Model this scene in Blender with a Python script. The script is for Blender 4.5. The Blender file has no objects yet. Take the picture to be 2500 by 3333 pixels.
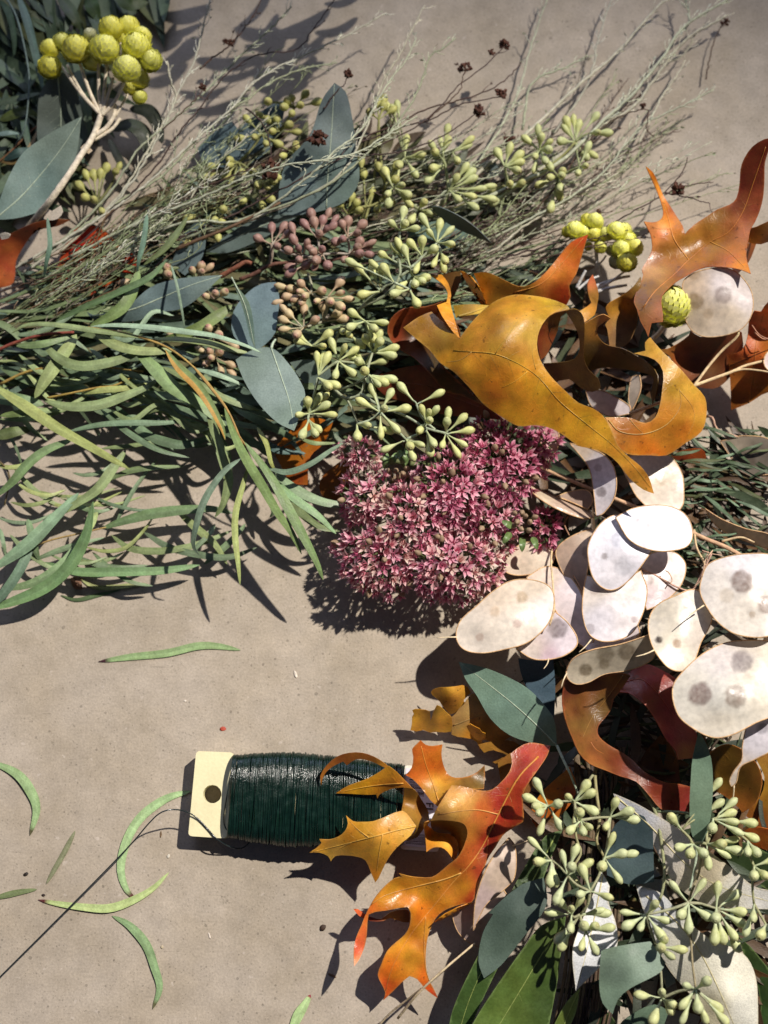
import bpy, bmesh, math, random
import numpy as np
from mathutils import Vector, Matrix, Quaternion, noise
from mathutils.geometry import delaunay_2d_cdt

random.seed(11)
SC = bpy.context.scene
COL = SC.collection

# ---------------------------------------------------------------- camera
TILT = math.radians(13.0)
CAM_D = 0.60
cam = bpy.data.cameras.new('camera')
cam.sensor_fit = 'VERTICAL'; cam.sensor_height = 36.0; cam.sensor_width = 27.0; cam.lens = 52.0
cam.clip_start = 0.01; cam.clip_end = 20.0
cam.dof.use_dof = True; cam.dof.focus_distance = 0.555; cam.dof.aperture_fstop = 8.0
cam_o = bpy.data.objects.new('camera', cam); COL.objects.link(cam_o)
CAM_P = Vector((0, -CAM_D * math.sin(TILT), CAM_D * math.cos(TILT)))
cam_o.location = CAM_P; cam_o.rotation_euler = (TILT, 0, 0)
SC.camera = cam_o

# ---------------------------------------------------------------- light
SC.view_settings.view_transform = 'Standard'; SC.view_settings.look = 'None'
SC.view_settings.gamma = 1.0; SC.view_settings.exposure = 0.0
SC.view_settings.use_curve_mapping = False
w = bpy.data.worlds.new('World'); SC.world = w; w.use_nodes = True
bg = w.node_tree.nodes['Background']
bg.inputs[0].default_value = (0.50, 0.60, 1.0, 1); bg.inputs[1].default_value = 0.062

def lamp(name, kind, loc, aim, energy, color, **kw):
    l = bpy.data.lights.new(name, kind); l.energy = energy; l.color = color
    for k, v in kw.items(): setattr(l, k, v)
    o = bpy.data.objects.new(name, l); COL.objects.link(o)
    o.location = loc
    o.rotation_euler = (Vector(aim) - Vector(loc)).to_track_quat('-Z', 'Y').to_euler()
    return o
# warm lamp above and to the right: the crisp shadows
lamp('key_lamp', 'SPOT', (1.02, 0.84, 1.72), (-0.055, -0.135, 0.0), 290.0, (1.0, 0.93, 0.85),
     spot_size=math.radians(22.8), spot_blend=1.0, shadow_soft_size=0.018)
# cool soft daylight from a window beyond the top of the table
lamp('window_light', 'AREA', (-0.25, 1.25, 0.75), (0.0, 0.0, 0.0), 5.6, (0.66, 0.72, 1.0),
     shape='RECTANGLE', size=0.8, size_y=0.6)

SC.cycles.use_denoising = True
SC.cycles.max_bounces = 6; SC.cycles.diffuse_bounces = 3; SC.cycles.glossy_bounces = 2
SC.cycles.transmission_bounces = 4; SC.cycles.transparent_max_bounces = 4

# ---------------------------------------------------------------- where things stand
# u, v run across and down the table as the camera frames it; z is millimetres above the table
KPX = 36.0 / 52.0 / 3333.0
CT, ST = math.cos(TILT), math.sin(TILT)
U = 0.000124           # metres per unit near the table
def P(u, v, z=0.0):
    a, b = (u - 1250.0) * KPX, -(v - 1666.5) * KPX
    d = Vector((a, b * CT + ST, b * ST - CT))
    t = (z * 0.001 - CAM_P.z) / d.z
    return CAM_P + d * t
S2 = 1250 / 1659.0
FR = {'R1': (0, 0, S2), 'R2': (1250, 0, S2), 'R3': (0, 840, S2), 'R4': (1250, 840, S2), 'R5': (0, 1660, S2),
      'R6': (1250, 1660, S2), 'R7': (0, 2493, S2), 'R8': (1250, 2493, S2), 'A': (1000, 2400, 800 / 1659),
      'B': (1250, 1100, 1100 / 1659), 'C': (580, 2400, 870 / 1659), 'D': (800, 640, 800 / 1659),
      'E': (900, 1000, 700 / 1659), 'F': (1040, 1300, 800 / 1659), 'G': (1250, 330, 800 / 1659),
      'H': (600, 250, 700 / 1659), 'I': (1650, 2450, 850 / 1659), 'J': (1850, 650, 650 / 1659), 'K': (1800, 2000, 700 / 1659), 'S': (0, 0, 1.0)}
def T(f, x, y):
    a = FR[f]; return a[0] + x * a[2], a[1] + y * a[2]
def PF(f, x, y, z=0.0):
    return P(*T(f, x, y), z)

# ---------------------------------------------------------------- colours and materials
def lin(c):
    return tuple(((v / 255.0) / 12.92 if v <= 10.3 else (((v / 255.0) + 0.055) / 1.055) ** 2.4) for v in c)
MATS = {}
def nd(nt, t, **kw):
    n = nt.nodes.new(t)
    for k, v in kw.items(): setattr(n, k, v)
    return n
def leaf_mat(name, net=0.0, rough=0.5, trans=0.25, var=0.25, scale=220.0, bump=0.25, bscale=900.0, spec=0.5, fine=0.12, coat=0.0, wrinkle=None):
    m = bpy.data.materials.new(name); m.use_nodes = True; nt = m.node_tree; L = nt.links
    b = nt.nodes['Principled BSDF']; out = nt.nodes['Material Output']
    at = nd(nt, 'ShaderNodeAttribute', attribute_name='Col')
    tc = nd(nt, 'ShaderNodeTexCoord')
    n1 = nd(nt, 'ShaderNodeTexNoise'); n1.inputs['Scale'].default_value = scale; n1.inputs['Detail'].default_value = 5
    n2 = nd(nt, 'ShaderNodeTexNoise'); n2.inputs['Scale'].default_value = bscale; n2.inputs['Detail'].default_value = 3
    L.new(tc.outputs['Object'], n1.inputs['Vector']); L.new(tc.outputs['Object'], n2.inputs['Vector'])
    oi = nd(nt, 'ShaderNodeObjectInfo')
    mr = nd(nt, 'ShaderNodeMapRange'); mr.inputs[1].default_value = 0.3; mr.inputs[2].default_value = 0.7
    mr.inputs[3].default_value = 1 - var; mr.inputs[4].default_value = 1 + var
    L.new(n1.outputs['Fac'], mr.inputs[0])
    mr2 = nd(nt, 'ShaderNodeMapRange'); mr2.inputs[1].default_value = 0.3; mr2.inputs[2].default_value = 0.7
    mr2.inputs[3].default_value = 1 - fine; mr2.inputs[4].default_value = 1 + fine
    L.new(n2.outputs['Fac'], mr2.inputs[0])
    mr3 = nd(nt, 'ShaderNodeMapRange'); mr3.inputs[3].default_value = 0.88; mr3.inputs[4].default_value = 1.12
    L.new(oi.outputs['Random'], mr3.inputs[0])
    mu = nd(nt, 'ShaderNodeMath', operation='MULTIPLY'); L.new(mr.outputs[0], mu.inputs[0]); L.new(mr2.outputs[0], mu.inputs[1])
    mu2 = nd(nt, 'ShaderNodeMath', operation='MULTIPLY'); L.new(mu.outputs[0], mu2.inputs[0]); L.new(mr3.outputs[0], mu2.inputs[1])
    hs = nd(nt, 'ShaderNodeHueSaturation'); L.new(at.outputs['Color'], hs.inputs['Color']); L.new(mu2.outputs[0], hs.inputs['Value'])
    mh = nd(nt, 'ShaderNodeMapRange'); mh.inputs[1].default_value = 0.25; mh.inputs[2].default_value = 0.75
    mh.inputs[3].default_value = 0.5 - var * 0.06; mh.inputs[4].default_value = 0.5 + var * 0.06
    L.new(n1.outputs['Color'], mh.inputs[0]); L.new(mh.outputs[0], hs.inputs['Hue'])
    L.new(hs.outputs[0], b.inputs['Base Color'])
    netsrc = None
    if net:      # a net of small veins and scattered age spots
        acc = None
        wn = nd(nt, 'ShaderNodeTexNoise'); wn.inputs['Scale'].default_value = 160; L.new(tc.outputs['Object'], wn.inputs['Vector'])
        wm = nd(nt, 'ShaderNodeVectorMath', operation='MULTIPLY_ADD'); wm.inputs[1].default_value = (.004, .004, .004)
        L.new(wn.outputs['Color'], wm.inputs[0]); L.new(tc.outputs['Object'], wm.inputs[2])
        for sc_, wd_ in ((210, .035), (560, .06)):
            vo_ = nd(nt, 'ShaderNodeTexVoronoi', feature='DISTANCE_TO_EDGE'); vo_.inputs['Scale'].default_value = sc_; L.new(wm.outputs[0], vo_.inputs['Vector'])
            r_ = nd(nt, 'ShaderNodeMapRange'); r_.inputs[1].default_value = 0; r_.inputs[2].default_value = wd_; r_.inputs[3].default_value = 1; r_.inputs[4].default_value = 0
            L.new(vo_.outputs['Distance'], r_.inputs[0])
            if acc is None: acc = r_.outputs[0]
            else:
                m_ = nd(nt, 'ShaderNodeMath', operation='MAXIMUM'); L.new(acc, m_.inputs[0])
                h_ = nd(nt, 'ShaderNodeMath', operation='MULTIPLY'); h_.inputs[1].default_value = .55; L.new(r_.outputs[0], h_.inputs[0]); L.new(h_.outputs[0], m_.inputs[1]); acc = m_.outputs[0]
        netsrc = acc
        mx1 = nd(nt, 'ShaderNodeMix', data_type='RGBA', blend_type='MULTIPLY'); mx1.inputs[7].default_value = (1.35, 1.28, 1.15, 1)
        k1 = nd(nt, 'ShaderNodeMath', operation='MULTIPLY'); k1.inputs[1].default_value = net; L.new(acc, k1.inputs[0]); L.new(k1.outputs[0], mx1.inputs[0])
        L.new(hs.outputs[0], mx1.inputs[6])
        sn = nd(nt, 'ShaderNodeTexNoise'); sn.inputs['Scale'].default_value = 420; sn.inputs['Detail'].default_value = 3; L.new(tc.outputs['Object'], sn.inputs['Vector'])
        sr = nd(nt, 'ShaderNodeMapRange'); sr.inputs[1].default_value = .66; sr.inputs[2].default_value = .72; sr.inputs[3].default_value = 0; sr.inputs[4].default_value = .6; L.new(sn.outputs['Fac'], sr.inputs[0])
        mx2 = nd(nt, 'ShaderNodeMix', data_type='RGBA'); mx2.inputs[7].default_value = (*lin((92, 56, 26)), 1); L.new(sr.outputs[0], mx2.inputs[0]); L.new(mx1.outputs[2], mx2.inputs[6])
        hs = type('o', (), {'outputs': [mx2.outputs[2]]})
        for lk in [l_ for l_ in b.inputs['Base Color'].links]: L.remove(lk)
        L.new(mx2.outputs[2], b.inputs['Base Color'])
    b.inputs['Roughness'].default_value = rough; b.inputs['Specular IOR Level'].default_value = spec
    rr = nd(nt, 'ShaderNodeMapRange'); rr.inputs[1].default_value = 0.3; rr.inputs[2].default_value = 0.7
    rr.inputs[3].default_value = max(0.05, rough - 0.1); rr.inputs[4].default_value = min(1, rough + 0.12)
    L.new(n1.outputs['Fac'], rr.inputs[0]); L.new(rr.outputs[0], b.inputs['Roughness'])
    if coat: b.inputs['Coat Weight'].default_value = coat; b.inputs['Coat Roughness'].default_value = 0.3
    bp = nd(nt, 'ShaderNodeBump'); bp.inputs['Strength'].default_value = bump; bp.inputs['Distance'].default_value = 0.0006
    if netsrc is not None:
        ad = nd(nt, 'ShaderNodeMath', operation='MULTIPLY_ADD'); ad.inputs[1].default_value = 1.2
        L.new(netsrc, ad.inputs[0]); L.new(n1.outputs['Fac'], ad.inputs[2]); L.new(ad.outputs[0], bp.inputs['Height'])
    elif wrinkle:
        vo = nd(nt, 'ShaderNodeTexNoise'); vo.inputs['Scale'].default_value = wrinkle; vo.inputs['Detail'].default_value = 4
        L.new(tc.outputs['Object'], vo.inputs['Vector'])
        ad = nd(nt, 'ShaderNodeMath', operation='MULTIPLY_ADD'); ad.inputs[1].default_value = 2.0
        L.new(vo.outputs['Fac'], ad.inputs[0]); L.new(n2.outputs['Fac'], ad.inputs[2]); L.new(ad.outputs[0], bp.inputs['Height'])
    else:
        L.new(n2.outputs['Fac'], bp.inputs['Height'])
    L.new(bp.outputs[0], b.inputs['Normal'])
    if trans:
        tr = nd(nt, 'ShaderNodeBsdfTranslucent'); L.new(hs.outputs[0], tr.inputs['Color'])
        mx = nd(nt, 'ShaderNodeMixShader'); mx.inputs[0].default_value = trans
        L.new(b.outputs[0], mx.inputs[1]); L.new(tr.outputs[0], mx.inputs[2]); L.new(mx.outputs[0], out.inputs['Surface'])
    MATS[name] = m; return m
leaf_mat('oak_leaf', net=0.3, rough=0.36, trans=0.22, var=0.3, scale=120, bump=0.13, bscale=1500, spec=0.5, wrinkle=110, fine=0.08)
leaf_mat('eucalyptus_leaf', rough=0.55, trans=0.12, var=0.12, scale=160, bump=0.15, bscale=1400, spec=0.4)
leaf_mat('willow_leaf', rough=0.5, trans=0.12, var=0.18, scale=260, bump=0.2, bscale=1300, spec=0.4)
leaf_mat('laurel_leaf', rough=0.4, trans=0.08, var=0.22, scale=160, bump=0.2, bscale=900, spec=0.5)
leaf_mat('pale_leaf', rough=0.5, trans=0.15, var=0.08, scale=200, bump=0.35, bscale=1600, spec=0.4)
leaf_mat('pod_skin', rough=0.33, trans=0.22, var=0.02, scale=260, bump=0.12, bscale=500, spec=0.5, wrinkle=130)
leaf_mat('stem_bark', rough=0.7, trans=0.0, var=0.25, scale=500, bump=0.4, bscale=1500, spec=0.3)
leaf_mat('petal', rough=0.55, trans=0.25, var=0.25, scale=500, bump=0.1, bscale=2000, spec=0.3)
leaf_mat('strawflower_bract', rough=0.45, trans=0.06, var=0.05, scale=400, bump=0.1, bscale=2000, spec=0.5)
leaf_mat('painted_paddle', rough=0.5, trans=0.0, var=0.05, scale=90, bump=0.12, bscale=900, spec=0.4, fine=0.04)
leaf_mat('wire_coat', rough=0.2, trans=0.0, var=0.3, scale=300, bump=0.15, bscale=1500, spec=0.75)
leaf_mat('paper_label', rough=0.55, trans=0.0, var=0.04, scale=200, bump=0.05)
leaf_mat('print_ink', rough=0.6, trans=0.0, var=0.05)
leaf_mat('debris', rough=0.7, trans=0.0, var=0.25)

def capsule_mat(name, ped, bulb, tip, alt):
    m = bpy.data.materials.new(name); m.use_nodes = True; nt = m.node_tree; L = nt.links
    b = nt.nodes['Principled BSDF']
    tc = nd(nt, 'ShaderNodeTexCoord'); sp = nd(nt, 'ShaderNodeSeparateXYZ'); L.new(tc.outputs['Object'], sp.inputs[0])
    cr = nd(nt, 'ShaderNodeValToRGB'); e = cr.color_ramp.elements
    e[0].position = 0.25; e[0].color = (*lin(ped), 1); e[1].position = 0.55; e[1].color = (*lin(bulb), 1)
    x = e.new(0.9); x.color = (*lin(bulb), 1); x = e.new(1.0); x.color = (*lin(tip), 1)
    L.new(sp.outputs['Z'], cr.inputs[0])
    oi = nd(nt, 'ShaderNodeObjectInfo')
    mx = nd(nt, 'ShaderNodeMix', data_type='RGBA'); mx.inputs[7].default_value = (*lin(alt), 1)
    mf = nd(nt, 'ShaderNodeMath', operation='MULTIPLY'); mf.inputs[1].default_value = 0.6
    L.new(oi.outputs['Random'], mf.inputs[0]); L.new(mf.outputs[0], mx.inputs[0]); L.new(cr.outputs[0], mx.inputs[6])
    ns = nd(nt, 'ShaderNodeTexNoise'); ns.inputs['Scale'].default_value = 5.0; ns.inputs['Detail'].default_value = 5
    ng = nd(nt, 'ShaderNodeNewGeometry')
    vm = nd(nt, 'ShaderNodeVectorMath', operation='SCALE'); vm.inputs['Scale'].default_value = 90.0
    L.new(ng.outputs['Position'], vm.inputs[0]); L.new(vm.outputs[0], ns.inputs['Vector'])
    mr = nd(nt, 'ShaderNodeMapRange'); mr.inputs[1].default_value = 0.3; mr.inputs[2].default_value = 0.7
    mr.inputs[3].default_value = 0.78; mr.inputs[4].default_value = 1.15; L.new(ns.outputs['Fac'], mr.inputs[0])
    hs = nd(nt, 'ShaderNodeHueSaturation'); L.new(mx.outputs[2], hs.inputs['Color']); L.new(mr.outputs[0], hs.inputs['Value'])
    L.new(hs.outputs[0], b.inputs['Base Color']); b.inputs['Roughness'].default_value = 0.5
    b.inputs['Specular IOR Level'].default_value = 0.35
    bp = nd(nt, 'ShaderNodeBump'); bp.inputs['Strength'].default_value = 0.2; bp.inputs['Distance'].default_value = 0.0005
    L.new(ns.outputs['Fac'], bp.inputs['Height']); L.new(bp.outputs[0], b.inputs['Normal'])
    MATS[name] = m
capsule_mat('capsule_green', (188, 196, 142), (208, 210, 138), (178, 168, 104), (190, 202, 154))
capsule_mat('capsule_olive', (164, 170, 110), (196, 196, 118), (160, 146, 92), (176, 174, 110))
capsule_mat('capsule_rosy', (176, 160, 138), (158, 120, 114), (100, 72, 72), (176, 146, 124))
capsule_mat('capsule_blush', (176, 172, 138), (204, 186, 142), (164, 112, 104), (190, 150, 130))
capsule_mat('capsule_grey', (188, 198, 158), (206, 210, 148), (182, 176, 114), (192, 204, 166))

def table_mat():
    m = bpy.data.materials.new('table_board'); m.use_nodes = True; nt = m.node_tree; L = nt.links
    b = nt.nodes['Principled BSDF']; tc = nd(nt, 'ShaderNodeTexCoord')
    def nz(s, d=4, r=0.5, vec=None):
        n = nd(nt, 'ShaderNodeTexNoise'); n.inputs['Scale'].default_value = s; n.inputs['Detail'].default_value = d
        n.inputs['Roughness'].default_value = r; L.new(vec or tc.outputs['Object'], n.inputs['Vector']); return n
    def ramp(src, p0, c0, p1, c1):
        r = nd(nt, 'ShaderNodeMapRange'); r.inputs[1].default_value = p0; r.inputs[2].default_value = p1
        r.inputs[3].default_value = c0; r.inputs[4].default_value = c1; L.new(src, r.inputs[0]); return r.outputs[0]
    def mul(a, b_):
        n = nd(nt, 'ShaderNodeMath', operation='MULTIPLY'); L.new(a, n.inputs[0]); L.new(b_, n.inputs[1]); return n.outputs[0]
    big = ramp(nz(14, 4).outputs['Fac'], 0.3, 0.90, 0.7, 1.08)
    mid = ramp(nz(120, 5, 0.6).outputs['Fac'], 0.3, 0.88, 0.7, 1.1)
    fine = ramp(nz(1100, 3, 0.6).outputs['Fac'], 0.3, 0.86, 0.7, 1.12)
    sp1 = ramp(nz(520, 4, 0.65).outputs['Fac'], 0.27, 0.66, 0.36, 1.0)      # little dark pits
    sp2 = ramp(nz(230, 6, 0.7).outputs['Fac'], 0.26, 0.66, 0.33, 1.0)
    # fine scratches and fibres, stretched noise in two directions
    outs = []
    for ang, s in ((0.5, 1.0), (-0.9, 1.3), (1.45, 0.8)):
        mp = nd(nt, 'ShaderNodeMapping'); mp.inputs['Rotation'].default_value = (0, 0, ang); mp.inputs['Scale'].default_value = (60 * s, 900 * s, 1)
        L.new(tc.outputs['Object'], mp.inputs['Vector'])
        outs.append(ramp(nz(1.0, 2, 0.5, mp.outputs[0]).outputs['Fac'], 0.215, 0.74, 0.265, 1.0))
    pits = []
    for s_, r0, keep, dk in ((420, .15, .70, .68), (150, .07, .8, .66), (900, .22, .5, .8)):
        vo = nd(nt, 'ShaderNodeTexVoronoi'); vo.inputs['Scale'].default_value = s_; L.new(tc.outputs['Object'], vo.inputs['Vector'])
        sx = nd(nt, 'ShaderNodeSeparateColor'); L.new(vo.outputs['Color'], sx.inputs[0])
        rr_ = nd(nt, 'ShaderNodeMath', operation='MULTIPLY'); rr_.inputs[1].default_value = r0 * 1.6; L.new(sx.outputs[1], rr_.inputs[0])
        lt_ = nd(nt, 'ShaderNodeMath', operation='LESS_THAN'); L.new(vo.outputs['Distance'], lt_.inputs[0]); L.new(rr_.outputs[0], lt_.inputs[1])
        gt_ = nd(nt, 'ShaderNodeMath', operation='GREATER_THAN'); gt_.inputs[1].default_value = keep; L.new(sx.outputs[0], gt_.inputs[0])
        pits.append(ramp(mul(lt_.outputs[0], gt_.outputs[0]), 0, 1.0, 1, dk))
    v = mul(mul(mul(big, mid), mul(fine, sp1)), mul(sp2, mul(outs[0], mul(outs[1], outs[2]))))
    v = mul(v, mul(pits[0], mul(pits[1], pits[2])))
    base = nd(nt, 'ShaderNodeMix', data_type='RGBA')
    base.inputs[6].default_value = (*lin((174, 161, 142)), 1); base.inputs[7].default_value = (*lin((184, 172, 156)), 1)
    L.new(ramp(nz(35, 5, 0.6).outputs['Fac'], 0.35, 0.0, 0.65, 1.0), base.inputs[0])
    lt = ramp(nz(330, 2, 0.4).outputs['Fac'], 0.70, 0.0, 0.74, 0.55)       # pale flecks
    wh = nd(nt, 'ShaderNodeMix', data_type='RGBA'); wh.inputs[7].default_value = (*lin((206, 194, 180)), 1)
    L.new(lt, wh.inputs[0]); L.new(base.outputs[2], wh.inputs[6])
    hs = nd(nt, 'ShaderNodeHueSaturation'); L.new(wh.outputs[2], hs.inputs['Color']); L.new(v, hs.inputs['Value'])
    L.new(hs.outputs[0], b.inputs['Base Color'])
    b.inputs['Roughness'].default_value = 0.62; b.inputs['Specular IOR Level'].default_value = 0.3
    bp = nd(nt, 'ShaderNodeBump'); bp.inputs['Strength'].default_value = 0.35; bp.inputs['Distance'].default_value = 0.0004
    L.new(v, bp.inputs['Height']); L.new(bp.outputs[0], b.inputs['Normal'])
    MATS['table_board'] = m
table_mat()

# ---------------------------------------------------------------- objects
def origin(o):
    v = Vector((0, 0, 0))
    while o is not None:
        v = v + o.location; o = o.parent
    return v
def tag(o, label=None, cat=None, group=None, kind=None):
    if label: o['label'] = label
    if cat: o['category'] = cat
    if group: o['group'] = group
    if kind: o['kind'] = kind
    return o
def thing(name, loc, label, cat, group=None):
    o = bpy.data.objects.new(name, None); o.empty_display_size = 0.01; COL.objects.link(o)
    o.location = loc; return tag(o, label, cat, group)
def raw_mesh(name, verts, faces, mat, cols=None, smooth=True):
    me = bpy.data.meshes.new(name); me.from_pydata([tuple(v) for v in verts], [], faces)
    if smooth: me.shade_smooth()
    a = me.color_attributes.new('Col', 'FLOAT_COLOR', 'POINT')
    if cols is None: cols = [(0.5, 0.5, 0.5)] * len(verts)
    if isinstance(cols, tuple): cols = [cols] * len(verts)
    a.data.foreach_set('color', [x for c in cols for x in (c[0], c[1], c[2], 1.0)])
    me.materials.append(MATS[mat]); me.update(); return me
def obj(name, verts, faces, mat, parent=None, cols=None, thick=0.0, smooth=True, base=None):
    """one mesh object from world-space vertices"""
    if parent is not None: o0 = origin(parent)
    else:
        o0 = Vector(base) if base is not None else sum((Vector(v) for v in verts), Vector()) / len(verts)
    me = raw_mesh(name, [Vector(v) - o0 for v in verts], faces, mat, cols, smooth)
    o = bpy.data.objects.new(name, me); COL.objects.link(o)
    if parent is not None: o.parent = parent
    else: o.location = o0
    if thick:      # keep the thin edge crisp
        cnt = {}
        for p_ in me.polygons:
            for k_ in p_.edge_keys: cnt[k_] = cnt.get(k_, 0) + 1
        at = me.attributes.new('sharp_edge', 'BOOLEAN', 'EDGE')
        at.data.foreach_set('value', [cnt.get(tuple(sorted(e_.vertices)), 0) == 1 for e_ in me.edges])
        md = o.modifiers.new('thickness', 'SOLIDIFY'); md.thickness = thick; md.offset = 0.0
    return o
def inst(name, me, parent, mat4):
    o = bpy.data.objects.new(name, me); COL.objects.link(o)
    o.parent = parent
    m = mat4.copy(); m.translation = m.translation - origin(parent)
    o.matrix_local = m
    return o

# ---------------------------------------------------------------- shapes
def cr_path(pts, n):
    """n points along a Catmull-Rom curve through pts (Vectors)"""
    pts = [Vector(p) for p in pts]
    if len(pts) == 2: return [pts[0].lerp(pts[1], i / (n - 1)) for i in range(n)]
    seg = [(pts[i + 1] - pts[i]).length for i in range(len(pts) - 1)]; tot = sum(seg)
    out = []; 
    for i in range(n):
        d = tot * i / (n - 1); k = 0
        while k < len(seg) - 1 and d > seg[k]: d -= seg[k]; k += 1
        t = min(1.0, d / max(seg[k], 1e-9))
        p1, p2 = pts[k], pts[k + 1]
        p0 = pts[k - 1] if k > 0 else p1 * 2 - p2
        p3 = pts[k + 2] if k + 2 < len(pts) else p2 * 2 - p1
        out.append(0.5 * ((2 * p1) + (p2 - p0) * t + (2 * p0 - 5 * p1 + 4 * p2 - p3) * t * t + (3 * p1 - p0 - 3 * p2 + p3) * t ** 3))
    return out
def tube_geo(path, r0, r1=None, sides=6, V=None, F=None, lump=0.0):
    V = [] if V is None else V; F = [] if F is None else F
    r1 = r0 if r1 is None else r1; b0 = len(V); n = len(path)
    prev = None
    for i, p in enumerate(path):
        t = (path[min(i + 1, n - 1)] - path[max(i - 1, 0)])
        t = t.normalized() if t.length > 1e-9 else Vector((1, 0, 0))
        if prev is None: a = t.orthogonal().normalized()
        else:
            a = prev - t * prev.dot(t); a = a.normalized() if a.length > 1e-6 else t.orthogonal().normalized()
        prev = a; b = t.cross(a); r = r0 + (r1 - r0) * i / max(1, n - 1)
        if lump: r *= 1 + lump * (random.random() - 0.5)
        for k in range(sides):
            an = 2 * math.pi * k / sides
            V.append(p + (a * math.cos(an) + b * math.sin(an)) * r)
    for i in range(n - 1):
        for k in range(sides):
            k2 = (k + 1) % sides
            F.append((b0 + i * sides + k, b0 + i * sides + k2, b0 + (i + 1) * sides + k2, b0 + (i + 1) * sides + k))
    F.append(tuple(b0 + k for k in reversed(range(sides)))); F.append(tuple(b0 + (n - 1) * sides + k for k in range(sides)))
    return V, F
def fpath(f, pts, n=None, z=None):
    w_ = [PF(f, p[0], p[1], p[2] if len(p) > 2 else z) for p in pts]
    return cr_path(w_, n or max(4, 4 * len(pts)))
def tube(name, parent, path, r0, r1, col, mat='stem_bark', sides=6, lump=0.0, **kw):
    V, F = tube_geo(path, r0 * 0.001, None if r1 is None else r1 * 0.001, sides, lump=lump)
    return obj(name, V, F, mat, parent, lin(col), **kw)

def ribbon(name, parent, path, width, col, mat='willow_leaf', col2=None, fold=0.12, roll=0.0, twist=0.0, peak=0.4, nseg=22,
           thick=0.00025, tipcol=None, basecol=None, pw=0.8, curl=0.0, base=None, rib=0.82, edge=None):
    """a leaf blade along a world path: width in metres, sides folded about the midrib"""
    path = cr_path(path, nseg + 1); V = []; F = []; C = []
    c1 = lin(col); c2 = lin(col2) if col2 else c1
    offs = (-1.0, -0.62, -0.07, 0.07, 0.62, 1.0)
    ph = random.random() * 6.28
    for i, p in enumerate(path):
        t = i / nseg
        tg = (path[min(i + 1, nseg)] - path[max(i - 1, 0)]).normalized()
        s = tg.cross(Vector((0, 0, 1)))
        s = s.normalized() if s.length > 1e-4 else Vector((1, 0, 0))
        q = Quaternion(tg, roll + twist * (t - 0.5)); s = q @ s; nrm = s.cross(tg).normalized()
        if t < peak: wd = math.sin(0.5 * math.pi * t / peak) ** pw
        else: wd = math.cos(0.5 * math.pi * (t - peak) / (1 - peak)) ** pw
        wd = max(wd, 0.035) * width * 0.5 * (1 + 0.05 * math.sin(9 * t + ph))
        for o_ in offs:
            lift = abs(o_) * fold - curl * o_ * o_ + (0.07 * math.sin(13 * t + ph + (0 if o_ > 0 else 2)) if abs(o_) == 1 else 0)
            V.append(p + s * (o_ * wd) + nrm * (wd * lift))
            c = c1 if o_ < 0 else c2
            if abs(o_) < 0.1: c = tuple(min(1, x * (2 - rib) + 0.02) for x in c)
            if edge and abs(o_) == 1: c = lin(edge)
            k = 0.94 + 0.12 * noise.noise(Vector((t * 7, o_ * 2, ph)))
            c = tuple(x * k for x in c)
            if tipcol and t > 0.93: c = lin(tipcol)
            if basecol and t < 0.06: c = lin(basecol)
            C.append(c)
    m = len(offs)
    for i in range(nseg):
        for k in range(m - 1):
            F.append((i * m + k, i * m + k + 1, (i + 1) * m + k + 1, (i + 1) * m + k))
    return obj(name, V, F, mat, parent, C, thick=thick, base=base)
def rib_f(name, parent, f, pts, wpx, col, z=None, **kw):
    w_ = [PF(f, p[0], p[1], p[2] if len(p) > 2 else z) for p in pts]
    return ribbon(name, parent, w_, wpx * FR[f][2] * U, col, **kw)

def smooth_outline(pts, per=26.0, corner=58):
    n = len(pts); P2 = [Vector((p[0], p[1])) for p in pts]; cor = []
    for i in range(n):
        a = P2[i] - P2[i - 1]; b = P2[(i + 1) % n] - P2[i]
        ang = abs(math.degrees(a.angle(b))) if a.length > 0 and b.length > 0 else 0
        cor.append(ang > corner)
    out = []
    for i in range(n):
        p1, p2 = P2[i], P2[(i + 1) % n]; L = (p2 - p1).length
        def tan(j):
            d = P2[(j + 1) % n] - P2[j - 1]
            return d.normalized() if d.length > 1e-6 else Vector((1, 0))
        t1 = (p2 - p1) if cor[i] else tan(i) * L
        t2 = (p2 - p1) if cor[(i + 1) % n] else tan((i + 1) % n) * L
        k = max(2, int(L / per))
        for j in range(k):
            s = j / k; s2 = s * s; s3 = s2 * s
            out.append((2 * s3 - 3 * s2 + 1) * p1 + (s3 - 2 * s2 + s) * t1 + (-2 * s3 + 3 * s2) * p2 + (s3 - s2) * t2)
    return out
class TPS:
    """a smooth height sheet through a few known heights"""
    def __init__(s, pts):
        s.p = np.array([(p[0] / 1000.0, p[1] / 1000.0) for p in pts], float); s.z = np.array([p[2] for p in pts], float)
        s.n = len(pts); s.lo, s.hi = s.z.min() - 4, s.z.max() + 4
        if s.n >= 3:
            d = np.linalg.norm(s.p[:, None] - s.p[None], axis=2); K = s.phi(d) + np.eye(s.n) * 1e-4
            Q = np.c_[np.ones(s.n), s.p]; A = np.zeros((s.n + 3, s.n + 3))
            A[:s.n, :s.n] = K; A[:s.n, s.n:] = Q; A[s.n:, :s.n] = Q.T; A[s.n:, s.n:] += np.eye(3) * 1e-9
            s.w = np.linalg.lstsq(A, np.r_[s.z, 0, 0, 0], rcond=None)[0]
    @staticmethod
    def phi(d):
        return np.where(d > 1e-9, d * d * np.log(np.maximum(d, 1e-9)), 0.0)
    def __call__(s, x, y):
        if s.n < 3: return float(s.z.mean())
        q = np.array((x / 1000.0, y / 1000.0)); d = np.linalg.norm(s.p - q, axis=1)
        v = float(s.phi(d) @ s.w[:s.n] + s.w[s.n] + q @ s.w[s.n + 1:])
        return max(0.4, min(s.hi, max(s.lo, v)))
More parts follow.
